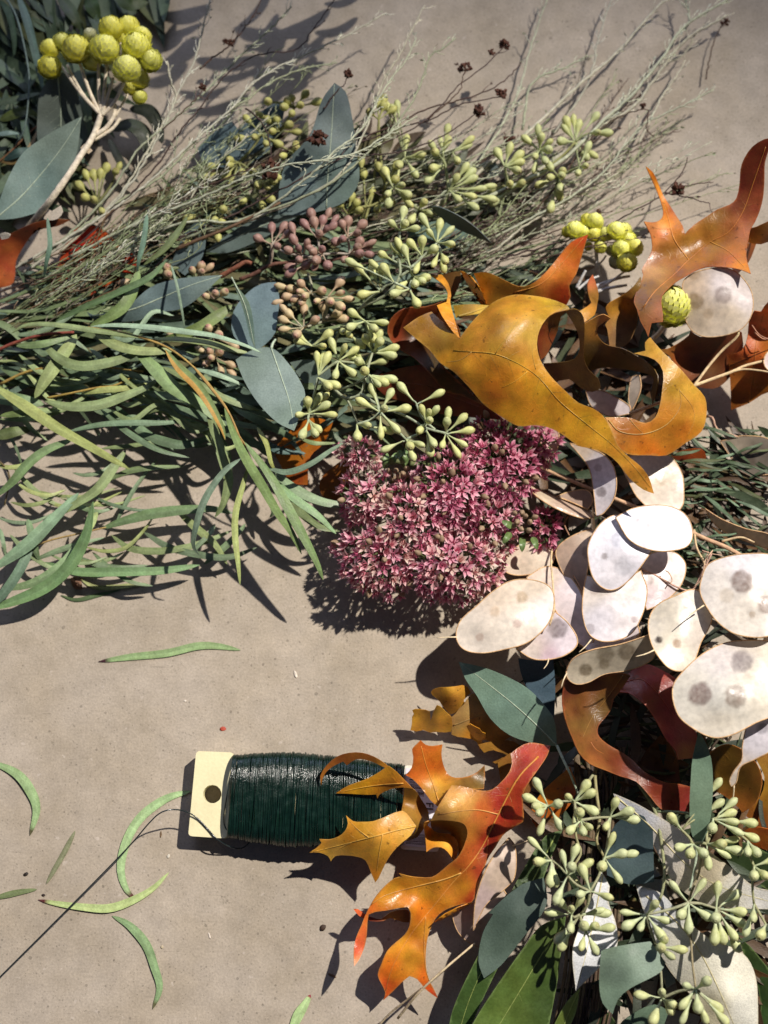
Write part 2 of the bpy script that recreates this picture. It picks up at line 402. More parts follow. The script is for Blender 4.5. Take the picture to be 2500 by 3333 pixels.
def inside(p, poly):
    x, y = p; c = False; j = len(poly) - 1
    for i in range(len(poly)):
        a, b = poly[i], poly[j]
        if (a[1] > y) != (b[1] > y) and x < (b[0] - a[0]) * (y - a[1]) / (b[1] - a[1]) + a[0]: c = not c
        j = i
    return c
SHEETS = {}
def patch(name, parent, f, outline, heights, colors, mat='oak_leaf', step=13.0, thick=0.0003, wave=0.35, spots=(), corner=58, base=None,
          rimcol=None, holes=(), cup=0.0, ragged=0.0):
    """a leaf blade or pod valve: outline in table units, a smooth height sheet, colour blended between given spots"""
    ol = [T(f, *p) for p in outline]; ol = smooth_outline(ol, per=step * 1.4, corner=corner)
    if ragged:
        ol = [p + Vector((noise.noise(Vector((p.x * .06, p.y * .06, 3.1))), noise.noise(Vector((p.x * .06, p.y * .06, 7.7))))) * ragged for p in ol]
    if isinstance(heights, (int, float)): heights = [(0, 0, heights), (1, 1, heights)]
    hs = [(*T(f, h[0], h[1]), h[2]) for h in heights]; tps = TPS(hs)
    sc = FR[f][2]
    gain = 1.16 if mat == 'oak_leaf' else 1.0      # dry oak is a bright pigment
    lg = lambda c: tuple(min(.93, v * gain) for v in lin(c))
    cs = [(*T(f, c[0], c[1]), lg(c[2])) for c in colors] if isinstance(colors, list) else [(0, 0, lg(colors))]
    us = [p.x for p in ol]; vs = [p.y for p in ol]
    loop = list(range(len(ol))); pts = list(ol); n_ = len(ol); ring = []
    for i in range(n_):
        d_ = ol[(i + 1) % n_] - ol[i - 1]
        if d_.length < 1e-6: continue
        nn_ = Vector((-d_.y, d_.x)).normalized()
        for s_ in (1, -1):
            q_ = ol[i] + nn_ * (s_ * 4.5)
            if inside((q_.x, q_.y), ol) and min((q_ - e_).length for e_ in ol) > 3.2: ring.append(q_); break
    pts += ring
    y = min(vs); row = 0
    while y < max(vs):
        x = min(us) + (row % 2) * step * 0.5
        while x < max(us):
            q = (x + random.uniform(-.2, .2) * step, y + random.uniform(-.2, .2) * step)
            if inside(q, ol) and min((q[0] - e.x) ** 2 + (q[1] - e.y) ** 2 for e in ol) > (step * .62) ** 2: pts.append(Vector(q))
            x += step
        y += step * 0.87; row += 1
    rv, re, rf, ov, oe, of = delaunay_2d_cdt(pts, [], [loop], 1, 1e-4)
    cx = sum(us) / len(us); cy = sum(vs) / len(vs); rx = max(1, (max(us) - min(us)) / 2); ry = max(1, (max(vs) - min(vs)) / 2)
    ph = Vector((random.random() * 50, random.random() * 50, 0))
    sp = [(*T(f, s[0], s[1]), s[2] * sc, lin(s[3]), s[4] if len(s) > 4 else 0.8) for s in spots]
    def zz(x, y):
        z = tps(x, y) + wave * 1.6 * noise.noise(Vector((x * .012, y * .012, 0)) + ph)
        if cup: z += cup * (((x - cx) / rx) ** 2 + ((y - cy) / ry) ** 2)
        return max(0.3, z)
    V = []; C = []
    nb = len(ol)
    for i, p in enumerate(rv):
        V.append(P(p.x, p.y, zz(p.x, p.y)))
        ws = 0; c = Vector((0, 0, 0))
        for (a, b, cc) in cs:
            w_ = 1.0 / (((p.x - a) ** 2 + (p.y - b) ** 2) / 400.0 + 0.5) ** 1.6; ws += w_; c += Vector(cc) * w_
        c = c / ws
        for (a, b, r, cc, st) in sp:
            wob = 1 + .16 * noise.noise(Vector((p.x * .05, p.y * .05, a)))
            d = math.hypot(p.x - a, p.y - b) / (r * wob)
            if d < 1.5:
                k = st * max(0, min(1, (1.22 - d) / 0.34)); k *= 0.86 + .3 * noise.noise(Vector((p.x * .11, p.y * .11, b)))
                c = c.lerp(Vector(cc), max(0, min(1, k)))
        if rimcol and i < nb: c = c.lerp(Vector(lin(rimcol)), 0.6)
        C.append(tuple(c))
    F = []
    for q in rf:
        a, b, c_ = (V[k] for k in q[:3])
        F.append(tuple(q) if (b - a).cross(c_ - a).z >= 0 else tuple(reversed(q)))
    o = obj(name, V, F, mat, parent, C, thick=thick, base=base)
    SHEETS[o.name] = (zz, ol); return o
def vein(parent, f, pts, r, col, mat='oak_leaf', lift=0.18, name='vein', taper=0.35):
    zz, _ = SHEETS[parent.name]
    uv = cr_path([Vector((*T(f, *p), 0)) for p in pts], 4 * len(pts) + 3)
    path = [P(p.x, p.y, zz(p.x, p.y) + lift) for p in uv]
    V, F = tube_geo(path, r * 0.001, r * taper * 0.001, 5)
    return obj(name, V, F, mat, parent, lin(col))
# ---------------------------------------------------------------- the table top
bm = bmesh.new()
bmesh.ops.create_cube(bm, size=1.0, matrix=Matrix.Translation((0.0, 0.1, -0.015)) @ Matrix.Diagonal((1.3, 1.3, 0.03, 1)))
bmesh.ops.bevel(bm, geom=bm.edges[:], offset=0.004, segments=2, affect='EDGES')
me = bpy.data.meshes.new('table_top'); bm.to_mesh(me); bm.free(); me.materials.append(MATS['table_board'])
tbl = bpy.data.objects.new('table_top', me); COL.objects.link(tbl)
tag(tbl, kind='structure')

# ---------------------------------------------------------------- spool of florist wire
def build_spool():
    base = PF('C', 800, 400, 0)
    sp = thing('wire_spool', base, 'paddle of dark green florist wire with a cream end, half under an orange oak leaf', 'wire spool')
    # the cream board runs the whole length inside the winding
    def board(x):   # local frame: from left edge to right edge, C frame points
        t = (x - 90) / (1610 - 90.0)
        return t
    zt, zb = 8.6, 3.8
    outl = [(112, 84), (346, 94), (300, 628), (62, 612)]
    outr = [(1405, 172), (1640, 186), (1617, 712), (1380, 694)]
    cream = lin((240, 231, 186))
    def slab(name, quad, hole=None, colr=cream, rnd=26):
        # rounded outline
        pts = []
        for i in range(4):
            p0, p1, p2 = Vector(quad[i - 1]), Vector(quad[i]), Vector(quad[(i + 1) % 4])
            a = p1 + (p0 - p1).normalized() * rnd; b = p1 + (p2 - p1).normalized() * rnd
            for k in range(6):
                t = k / 5.0; pts.append((1 - t) ** 2 * a + 2 * t * (1 - t) * p1 + t * t * b)
        n = len(pts); allp = [Vector(T('C', p.x, p.y)) for p in pts]; faces = [list(range(n))]
        if hole:
            hx, hy, hr = hole; h = [Vector(T('C', hx + hr * math.cos(a), hy + hr * math.sin(a))) for a in [2 * math.pi * k / 32 for k in range(32)]]
            edges = [(n + k, n + (k + 1) % 32) for k in range(32)]
        else: h = []; edges = []
        rv, re, rf, *_ = delaunay_2d_cdt(allp + h, edges, faces, 1, 1e-4)
        if hole:
            hc = Vector(T('C', hx, hy)); hrr = hr * FR['C'][2] * 0.985
            rf = [q for q in rf if ((rv[q[0]] + rv[q[1]] + rv[q[2]]) / 3 - hc).length > hrr]
        bm = bmesh.new()
        # same plan position top and bottom (a straight-sided board)
        top = [P(p.x, p.y, zt) for p in rv]
        tv = [bm.verts.new(p) for p in top]; bv = [bm.verts.new(p - Vector((0, 0, (zt - zb) * .001))) for p in top]
        for q in rf:
            up = (top[q[1]] - top[q[0]]).cross(top[q[2]] - top[q[0]]).z > 0
            q = list(q) if up else list(reversed(q))
            bm.faces.new([tv[k] for k in q]); bm.faces.new([bv[k] for k in reversed(q)])
        bm.edges.ensure_lookup_table()
        for e in [e for e in bm.edges if len(e.link_faces) == 1 and e.verts[0] in set(tv)]:
            f_ = e.link_faces[0]; a, b = e.verts
            i, j = tv.index(a), tv.index(b)
            # orientation opposite to the face's loop
            for l in f_.loops:
                if l.edge == e:
                    s, t_ = (i, j) if l.vert == a else (j, i)
            bm.faces.new((tv[t_], tv[s], bv[s], bv[t_]))
        rim = [e for e in bm.edges if len(e.link_faces) == 2 and e.calc_face_angle(0) > 1.0]
        bmesh.ops.bevel(bm, geom=rim, offset=0.0004, segments=2, affect='EDGES')
        V = [v.co.copy() for v in bm.verts]; F = [tuple(v.index for v in f_.verts) for f_ in bm.faces]
        bm.verts.index_update(); V = [v.co.copy() for v in bm.verts]; F = [tuple(v.index for v in f_.verts) for f_ in bm.faces]
        bm.free()
        return obj(name, V, F, 'painted_paddle', sp, colr, smooth=False)
    e1 = slab('paddle_end', outl, (212, 352, 57)); tag(e1, 'cream painted paddle end with a round hole')
    e2 = slab('paddle_end', outr, None, lin((236, 232, 214))); tag(e2, 'pale paddle end carrying a printed label')
    core = slab('paddle_core', [(330, 210), (1420, 270), (1400, 600), (310, 520)], None)
    # printed paper label on the far end
    lq = [(1412, 190), (1632, 204), (1606, 690), (1392, 672)]
    lv = [PF('C', *q, zt + 0.12) for q in lq]
    lab = obj('paper_label', lv, [(3, 2, 1, 0)], 'paper_label', sp, lin((232, 230, 236)), thick=0.0001, smooth=False)
    V = []; F = []; random.seed(5)
    def bar(x0, y0, x1, y1):   # across, in label fractions s (left-right) t (top-bottom)
        b = len(V)
        for s, t in ((x0, y0), (x1, y0), (x1, y1), (x0, y1)):
            pa = lv[0].lerp(lv[1], s); pb = lv[3].lerp(lv[2], s); V.append(pa.lerp(pb, t) + Vector((0, 0, .00008)))
        F.append((b + 3, b + 2, b + 1, b))
    t = 0.06
    while t < 0.36:
        h = random.choice((0.006, 0.010, 0.016)); bar(0.12, t, 0.55, t + h); t += h + random.choice((0.006, 0.009, 0.014))
    t = 0.84
    while t < 0.97:
        h = random.choice((0.006, 0.010)); bar(0.1, t, 0.75, t + h); t += h + random.choice((0.008, 0.012))
    obj('barcode', V, F, 'print_ink', lab, lin((30, 28, 34)), smooth=False)
    # two lines of small print running down the label
    for k, (txt, s, t0) in enumerate((('FI', 0.62, 0.42), ('de', 0.40, 0.46))):
        cu = bpy.data.curves.new('label_text', 'FONT'); cu.body = txt; cu.size = 0.0042; cu.extrude = 0.00003
        co = bpy.data.objects.new('tmp', cu); COL.objects.link(co)
        bpy.context.view_layer.update()
        tm = bpy.data.meshes.new_from_object(co.evaluated_get(bpy.context.evaluated_depsgraph_get()))
        bpy.data.objects.remove(co)
        pa = lv[0].lerp(lv[1], s); pb = lv[3].lerp(lv[2], s); o_ = pa.lerp(pb, t0) + Vector((0, 0, .0002))
        dx = (pb - pa).normalized(); dy = (lv[1] - lv[0]).normalized()
        V = [o_ + dx * v.co.x + dy * v.co.y + Vector((0, 0, v.co.z)) for v in tm.vertices]
        obj('label_print', V, [tuple(p.vertices) for p in tm.polygons], 'print_ink', lab, lin((30, 28, 34)), smooth=False)
    # the winding: many wire turns lying side by side, each a flattened loop round the board
    random.seed(8)
    V = []; F = []; C = []
    n = 236; sides = 5; seg = 40
    dxw = (PF('C', 1380, 400, 8) - PF('C', 330, 365, 8)); ax = dxw.normalized()
    lat = Vector((-ax.y, ax.x, 0)).normalized(); upv = Vector((0, 0, 1))
    def half(t):      # half width in C px, barrel with worn shoulders
        return 236 + 32 * math.sin(min(1, t * 2.6) * math.pi / 2) - 70 * max(0, t - 0.35) ** 1.3
    for layer in range(2):
        for i in range(n if layer == 0 else 24):
            t = (i + random.uniform(-.25, .25)) / (n - 1) if layer == 0 else random.random()
            t = min(1, max(0, t))
            c = PF('C', 332 + t * 1060, 366 + t * 52, 8.2)
            a = half(t) * FR['C'][2] * U + random.uniform(-.00025, .0003) + layer * 0.0003
            bz = 0.0062 + 0.0012 * math.sin(t * math.pi) + random.uniform(-.0002, .00025) + layer * 0.0003
            r = 0.00027
            tilt = random.uniform(-.0004, .0004) * (1 + 2 * layer); tl2 = random.uniform(-.0003, .0003)
            b0 = len(V)
            g = random.uniform(.7, 1.2); cc = tuple(x * g for x in lin((14, 38, 31)))
            for k in range(seg):
                an = 2 * math.pi * k / seg; ca, sa = math.cos(an), math.sin(an)
                ca2 = math.copysign(abs(ca) ** 0.8, ca); sa2 = math.copysign(abs(sa) ** 0.8, sa)
                ctr = c + lat * (a * ca2) + upv * (bz * sa2) + ax * (tilt * ca + tl2 * math.sin(2 * an + i))
                rad = (lat * (ca2 / a) + upv * (sa2 / bz)).normalized()
                for s in range(sides):
                    th = 2 * math.pi * s / sides
                    V.append(ctr + rad * (r * math.cos(th)) + ax * (r * math.sin(th))); C.append(cc)
            for k in range(seg):
                for s in range(sides):
                    k2, s2 = (k + 1) % seg, (s + 1) % sides
                    F.append((b0 + k * sides + s, b0 + k2 * sides + s, b0 + k2 * sides + s2, b0 + k * sides + s2))
    wnd = obj('wire_winding', V, F, 'wire_coat', sp, C); tag(wnd, 'dark green coated wire wound in close turns', kind='stuff')
    # loose end of the wire trailing across the table, and the turn that crosses the cream end
    tube('loose_wire', sp, fpath('R7', [(-60, 975, 3), (0, 912, 4), (200, 712, 6), (400, 510, 9), (560, 345, 12), (640, 252, 14), (690, 205, 15), (740, 189, 14), (800, 196, 11),
         (850, 224, 9.4), (900, 275, 9.2), (940, 318, 9), (1000, 352, 5), (1050, 355, 3), (1095, 312, 2)], 90), .28, .28, (34, 44, 46), 'wire_coat', 5)
    tube('loose_wire', sp, fpath('C', [(352, 150, 7), (338, 200, 9), (322, 262, 9.4), (300, 380, 9.6), (285, 470, 9.5), (284, 530, 9.2), (308, 585, 8), (330, 600, 5)], 40), .26, .26, (40, 54, 52), 'wire_coat', 5)
    return sp
build_spool()

# ---------------------------------------------------------------- fallen willow leaves and crumbs on the table
FALL = [
 ('R5', [(1040, 605), (940, 588), (850, 588), (720, 618), (560, 635), (425, 655)], 40, (146, 172, 118), 'long pale green narrow leaf lying alone above the wire spool', 3.0, (70, 34, 44)),
 ('R5', [(635, 318), (560, 326), (460, 336), (400, 330), (340, 290)], 26, (140, 146, 96), 'short green leaf with browned edges below the hanging leaves', 2.0, (80, 52, 36)),
 ('R5', [(262, 368), (330, 388), (430, 366), (520, 345)], 20, (84, 104, 66), 'small dull green leaf lying in the shade of the hanging leaves', 1.0, None),
 ('R7', [(-40, -20), (70, 32), (130, 105), (158, 190), (130, 300)], 46, (146, 172, 120), 'curved green leaf at the left edge level with the spool', 3.5, (96, 92, 60)),
 ('R7', [(828, 108), (720, 140), (610, 220), (545, 330), (522, 450), (550, 540), (590, 575)], 46, (148, 174, 122), 'long curved green leaf reaching under the cream spool end', 1.5, (96, 50, 50)),
 ('R7', [(730, 460), (660, 530), (570, 582), (470, 615), (360, 610), (250, 595), (165, 578)], 38, (170, 186, 122), 'yellow green bowed leaf crossed by the loose wire', 2.5, (96, 44, 44)),
 ('R7', [(485, 648), (560, 690), (630, 770), (668, 870), (690, 960), (660, 1050)], 42, (140, 168, 118), 'curved green leaf below the loose wire near the bottom', 3.0, (110, 108, 74)),
 ('R7', [(325, 280), (280, 370), (240, 440), (200, 510)], 27, (128, 130, 98), 'small dried grey green leaf left of the loose wire', 1.0, None),
 ('R7', [(-40, 575), (70, 548), (160, 533)], 28, (104, 116, 76), 'dull green leaf stub entering at the left edge', 1.5, None),
 ('R7', [(1250, 1160), (1290, 1075), (1318, 1030), (1342, 988)], 46, (156, 180, 124), 'green leaf with a red tip at the bottom edge', 3.0, (150, 60, 66)),
]
for f, pts, wd, c, lab, zm, tip in FALL:
    c = tuple(min(255, int(v * 1.14 + 8)) for v in c)
    n = len(pts); pp = [(x, y, 0.35 + zm * math.sin(math.pi * i / (n - 1)) * 0.16) for i, (x, y) in enumerate(pts)]
    o = rib_f('fallen_leaf', None, f, pp, wd * .86, c, col2=tuple(int(v * .93) for v in c), fold=.0, pw=.5, rib=.93, thick=.00015, peak=.45, tipcol=tip, roll=random.uniform(-.15, .15), edge=tuple(int(v * .95) for v in c))
    tag(o, lab, 'leaf', 'narrow leaves fallen on the table')
def crumb(f, x, y, r, col, lab, name='seed', flat=.35, ang=0.0, asp=1.5):
    bm = bmesh.new(); bmesh.ops.create_icosphere(bm, subdivisions=2, radius=1)
    c = PF(f, x, y, 0); V = []
    for v in bm.verts:
        k = 1 + .28 * noise.noise(v.co * 1.7 + Vector((x, y, 0)))
        q = Vector((v.co.x * r * asp * k, v.co.y * r * k, (v.co.z * flat + flat * .9) * r * k))
        q = Matrix.Rotation(ang, 3, 'Z') @ q; V.append(c + q * .001)
    bm.verts.index_update(); F = [tuple(v.index for v in q.verts) for q in bm.faces]; bm.free()
    tag(obj(name, V, F, 'debris', None, lin(col), base=c), lab, 'crumb', 'crumbs scattered on the table')
crumb('R7', 1395, 698, 1.1, (60, 40, 26), 'brown seed lying left of the orange oak lobe', ang=.9, asp=1.2)
crumb('R7', 112, 468, .7, (36, 26, 18), 'small black seed near the left edge above the dull leaf stub', ang=.5)
crumb('R7', 588, 697, .4, (40, 36, 22), 'tiny dark speck on the curved leaf below the wire')
crumb('R7', 188, 558, .5, (44, 30, 24), 'tiny dark speck at the red end of the bowed leaf')
crumb('R5', 963, 945, .9, (188, 76, 58), 'small red petal fleck above the cream spool end', 'petal_fleck', flat=.2)
crumb('R5', 1277, 710, .6, (226, 214, 198), 'white splinter right of the lone pale leaf', 'splinter', ang=1.9, asp=2.6)
crumb('R5', 800, 825, .4, (224, 214, 200), 'tiny white crumb below the lone pale leaf', 'splinter')
crumb('R7', 728, 390, .55, (230, 222, 204), 'white crumb below the cream spool end', 'splinter', ang=1.2)
crumb('R7', 700, 782, .6, (206, 190, 160), 'pale round crumb right of the curved leaf near the bottom', 'crumb', asp=1)
crumb('R7', 905, 733, .4, (214, 202, 188), 'pale splinter on the bare table near the bottom', 'splinter', ang=1.9, asp=3)
crumb('R7', 1435, 905, .45, (112, 84, 60), 'thin brown fibre by the shadow of the oak leaf', 'fibre', ang=-.4, asp=4)
crumb('R7', 695, 295, .4, (110, 86, 60), 'small brown fibre left of the spool', 'fibre', ang=1.5, asp=3)
pf = patch('curled_petal', None, 'R5', [(305, 295), (330, 288), (350, 305), (356, 340), (330, 344), (312, 325)], [(305, 295, 1), (330, 315, 4), (356, 340, 1)], (176, 138, 112), 'petal', step=7)
tag(pf, 'curled tan petal beside the browned short leaf', 'petal')
# ---------------------------------------------------------------- oak leaves
GOLD = (206, 152, 46); OLIVE = (158, 122, 44); ORANGE = (214, 122, 34); RED = (158, 52, 30); RUST = (136, 66, 30); AMBER = (198, 132, 40)
DKRED = (112, 44, 28); BROWN = (104, 72, 34); PALE = (222, 184, 110)
OAKS = 'dried autumn oak leaves'
def fine_veins(p, paths, f, n, reach, col, r=.11):
    zz, ol = SHEETS[p.name]; V = []; F = []
    for mid in paths:
        uv = cr_path([Vector((*T(f, *q), 0)) for q in mid], n + 2)
        for k in range(1, n):
            d = (uv[k + 1] - uv[k - 1]).normalized(); nn = Vector((-d.y, d.x, 0))
            for s in (-1, 1):
                pth = []; w0 = random.uniform(.5, .9); bd = random.uniform(-.03, .03)
                for j in range(int(reach * random.uniform(.6, 1.2) / 9)):
                    q = uv[k] + (nn * s + d * (w0 + bd * j)) * (j * 7)
                    if not inside((q.x, q.y), ol): break
                    pth.append(P(q.x, q.y, zz(q.x, q.y) + .1))
                if len(pth) > 2: tube_geo(pth, r * .001, r * .0005, 4, V, F)
    if V: obj('side_veins', V, F, 'oak_leaf', p, lin(col))
def oak(loc, label):
    return thing('oak_leaf', loc, label, 'oak leaf', OAKS)

# -- the orange and red leaf lying over the wire spool
t = oak(PF('A', 1000, 900, 0), 'orange oak leaf with a red stalk side and curled lobes lying over the wire spool')
m1 = patch('blade', t, 'A',
 [(1500, 36), (1420, 72), (1372, 112), (1382, 175), (1360, 240), (1310, 300), (1250, 350), (1190, 361), (1110, 346), (1040, 330), (975, 325), (925, 400), (870, 490), (833, 562),
  (900, 558), (980, 563), (1040, 575), (1070, 600), (1081, 645), (1070, 695), (1045, 760), (1010, 815), (950, 862), (890, 915), (840, 944), (760, 945), (690, 937), (618, 917), (640, 940),
  (590, 952), (540, 990), (490, 1040), (450, 1092), (412, 1160), (392, 1200), (365, 1270), (330, 1350), (314, 1430), (316, 1545), (350, 1500), (385, 1420), (402, 1340), (407, 1250), (415, 1196),
  (460, 1178), (540, 1168), (620, 1152), (678, 1146), (697, 1185), (690, 1270), (660, 1330), (600, 1382), (540, 1440), (500, 1530), (475, 1602), (500, 1662), (526, 1722), (514, 1774),
  (580, 1712), (640, 1652), (690, 1612), (742, 1632), (790, 1690), (838, 1730), (882, 1759), (850, 1690), (815, 1620), (801, 1530), (801, 1450), (816, 1340), (850, 1252), (892, 1192),
  (960, 1152), (1040, 1127), (1112, 1112), (1137, 1060), (1160, 980), (1190, 890), (1230, 800), (1270, 742), (1320, 662), (1372, 622), (1440, 582), (1462, 560), (1456, 470), (1462, 372), (1500, 300),
  (1570, 202), (1622, 122), (1642, 58)],
 [(1560, 90, 22), (1420, 300, 25), (1300, 330, 24), (1100, 350, 28), (975, 330, 29), (835, 562, 27), (950, 480, 33), (1060, 600, 27), (1200, 720, 20), (1400, 520, 25), (1455, 560, 28), (1050, 800, 23),
  (1000, 1000, 17), (1110, 1100, 19), (840, 940, 21), (620, 920, 23), (640, 1030, 17), (450, 1090, 21), (400, 1200, 19), (330, 1400, 17), (316, 1545, 21), (680, 1150, 20), (800, 1200, 14), (700, 1350, 14),
  (560, 1450, 17), (480, 1600, 14), (514, 1774, 9), (690, 1612, 13), (640, 1500, 13), (800, 1500, 14), (882, 1759, 12)],
 [(1600, 80, (168, 62, 34)), (1450, 250, (150, 50, 28)), (1300, 420, (160, 54, 28)), (1330, 560, (158, 48, 28)), (1230, 700, (154, 50, 28)), (1180, 900, (150, 50, 28)), (1120, 1070, (160, 50, 26)),
  (1180, 480, (176, 92, 38)), (1080, 450, (204, 152, 76)), (950, 480, (214, 166, 86)), (1050, 640, (186, 118, 44)), (1050, 800, (180, 92, 36)), (1000, 980, (172, 104, 34)), (850, 1000, (182, 122, 36)),
  (640, 1010, (206, 146, 42)), (500, 1080, (206, 142, 40)), (430, 1150, (216, 112, 40)), (350, 1380, (214, 104, 54)), (318, 1520, (226, 116, 64)), (740, 1150, (206, 118, 30)), (760, 1330, (190, 126, 32)),
  (620, 1450, (208, 142, 42)), (560, 1560, (216, 122, 32)), (510, 1690, (214, 96, 36)), (700, 1500, (200, 138, 38)), (820, 1640, (214, 104, 30)), (870, 1745, (196, 62, 30)), (1060, 1010, (196, 128, 36))], rimcol=(196, 140, 70), step=11)
vein(m1, 'A', [(1560, 130), (1420, 280), (1280, 540), (1180, 740), (1080, 880), (1000, 960), (860, 1130), (700, 1330), (580, 1540), (528, 1710)], .42, (220, 150, 70))
vein(m1, 'A', [(1040, 915), (920, 960), (760, 1000), (640, 1032), (520, 1070), (430, 1130)], .36, (226, 170, 84))
vein(m1, 'A', [(1290, 520), (1150, 490), (1010, 500), (900, 520)], .28, (224, 170, 96))
vein(m1, 'A', [(800, 1210), (790, 1400), (800, 1560), (840, 1690)], .25, (226, 160, 70))
vein(m1, 'A', [(1220, 690), (1210, 800), (1185, 920)], .25, (200, 110, 60))
vein(m1, 'A', [(1400, 300), (1470, 220), (1560, 130)], .25, (200, 110, 60))
fine_veins(m1, [[(1420, 280), (1280, 540), (1180, 740), (1080, 880), (1000, 960), (860, 1130), (700, 1330), (580, 1540)], [(1040, 915), (920, 960), (760, 1000), (640, 1032), (520, 1070)]], 'A', 12, 110, (206, 138, 62))
i1 = patch('curled_lobe', t, 'A', [(833, 562), (900, 552), (985, 555), (1050, 568), (1086, 630), (1078, 700), (1020, 815), (1022, 720), (990, 668), (930, 650), (870, 645), (838, 612)],
 [(835, 562, 26), (1040, 572, 25), (1080, 640, 22), (1020, 800, 14), (930, 640, 12), (840, 610, 15)], [(900, 600, (122, 84, 36)), (1040, 640, (130, 88, 34))])  # inside of the curl, its shade put into darker browns
i2 = patch('curled_lobe', t, 'A', [(833, 562), (795, 572), (786, 598), (796, 660), (804, 776), (850, 745), (905, 744), (945, 772), (988, 832), (1010, 800), (1022, 730), (1000, 682), (955, 650), (885, 646), (838, 615), (810, 590)],
 [(833, 562, 26), (788, 598, 24), (804, 776, 22), (905, 744, 20), (988, 832, 16), (1020, 740, 13), (890, 650, 14), (838, 615, 16)], [(800, 600, (196, 122, 40)), (830, 720, (206, 136, 42)), (940, 690, (216, 160, 66)), (990, 800, (206, 140, 46))], rimcol=(206, 150, 70))
up = patch('lobe', t, 'A', [(663, 254), (705, 205), (716, 130), (708, 80), (738, 46), (766, 18), (800, 50), (850, 58), (912, 48), (905, 110), (916, 180), (950, 250), (1000, 275), (1080, 265), (1150, 232), (1197, 188),
 (1200, 250), (1192, 350), (1110, 352), (1040, 340), (985, 335), (930, 400), (880, 466), (830, 422), (770, 342), (712, 282)],
 [(663, 254, 22), (766, 18, 27), (905, 60, 25), (860, 200, 22), (940, 260, 16), (880, 460, 24), (770, 320, 23), (1090, 300, 15), (1195, 200, 13), (1000, 330, 27)],
 [(760, 80, (186, 92, 30)), (700, 250, (206, 110, 36)), (820, 180, (200, 104, 30)), (860, 360, (208, 150, 62)), (920, 330, (206, 146, 54)), (1080, 300, (120, 88, 40)), (1180, 250, (112, 86, 42))], rimcol=(206, 130, 60))
vein(up, 'A', [(890, 440), (850, 320), (800, 180), (770, 60)], .3, (214, 150, 66))
arc = patch('lobe', t, 'A', [(96, 324), (89, 260), (130, 190), (200, 130), (280, 105), (370, 104), (450, 130), (510, 165), (548, 196), (530, 206), (460, 172), (400, 152), (330, 147), (268, 188), (244, 162), (180, 192), (130, 232), (103, 282)],
 [(96, 324, 17), (130, 200, 20), (280, 120, 25), (400, 130, 26), (540, 200, 25)], [(110, 260, (190, 116, 46)), (260, 130, (150, 92, 36)), (420, 130, (136, 84, 32)), (540, 190, (196, 130, 46))])
pl = patch('lobe', t, 'A', [(193, 376), (280, 325), (380, 290), (460, 250), (520, 210), (550, 192), (600, 230), (660, 290), (714, 346), (640, 336), (560, 350), (490, 384), (475, 412), (466, 384), (400, 386), (300, 380)],
 [(193, 376, 17), (380, 330, 20), (475, 410, 17), (550, 200, 26), (620, 300, 26), (712, 346, 24)], [(230, 360, (214, 146, 34)), (420, 330, (218, 152, 34)), (560, 250, (210, 146, 40)), (690, 340, (206, 136, 44))], rimcol=(222, 160, 60))
vein(pl, 'A', [(650, 310), (500, 320), (360, 340), (220, 370)], .28, (228, 176, 74))
st = patch('lobe', t, 'A', [(714, 346), (655, 338), (648, 430), (636, 495), (690, 536), (735, 602), (720, 645), (655, 695), (742, 672), (802, 582), (822, 540), (802, 470), (772, 420), (742, 372)],
 [(714, 346, 24), (655, 345, 24), (660, 440, 17), (640, 495, 21), (735, 602, 21), (700, 660, 17), (810, 540, 12), (770, 430, 17)], [(690, 430, (148, 108, 44)), (760, 520, (150, 108, 40)), (720, 640, (120, 88, 36))])  # strip lies in shade, which is put into its olive browns
s2 = patch('lobe', t, 'A', [(14, 777), (60, 750), (96, 712), (82, 686), (150, 690), (210, 670), (256, 630), (275, 580), (262, 526), (310, 565), (370, 570), (450, 565), (540, 530), (640, 495), (690, 535), (736, 600), (700, 660), (640, 710),
 (580, 770), (540, 830), (510, 890), (482, 950), (460, 978), (430, 910), (395, 830), (340, 805), (260, 795), (190, 800), (160, 836), (140, 800), (80, 776)],
 [(14, 777, 17), (85, 690, 20), (160, 835, 13), (262, 530, 22), (300, 690, 21), (460, 690, 24), (640, 500, 22), (735, 600, 21), (560, 780, 21), (460, 978, 13), (360, 800, 17)],
 [(60, 765, (222, 162, 48)), (270, 560, (214, 150, 44)), (300, 690, (216, 152, 44)), (200, 770, (208, 160, 70)), (480, 640, (212, 156, 58)), (640, 560, (216, 166, 74)), (690, 600, (206, 150, 54)), (500, 850, (214, 158, 48)), (460, 960, (226, 150, 40))], rimcol=(222, 170, 80))
vein(s2, 'A', [(730, 600), (600, 628), (480, 662), (330, 700), (180, 738), (40, 772)], .36, (230, 182, 84))
vein(s2, 'A', [(510, 655), (490, 760), (470, 900)], .26, (230, 182, 84)); vein(s2, 'A', [(420, 680), (340, 620), (280, 560)], .22, (226, 176, 84))
vein(s2, 'A', [(300, 708), (220, 750), (165, 810)], .22, (226, 176, 84))
fine_veins(s2, [[(730, 600), (600, 628), (480, 662), (330, 700), (180, 738)]], 'A', 9, 90, (222, 172, 78))
under = patch('lobe', t, 'A', [(393, 1196), (345, 1160), (312, 1158), (350, 1205), (430, 1240), (510, 1240), (560, 1220), (640, 1245), (690, 1250), (690, 1180), (660, 1160), (560, 1180), (500, 1225), (440, 1215)],
 [(312, 1158, 16), (430, 1225, 14), (560, 1210, 12), (690, 1200, 13)], [(330, 1165, (214, 110, 54)), (450, 1225, (120, 58, 34)), (600, 1210, (176, 120, 50)), (680, 1210, (110, 78, 30))])
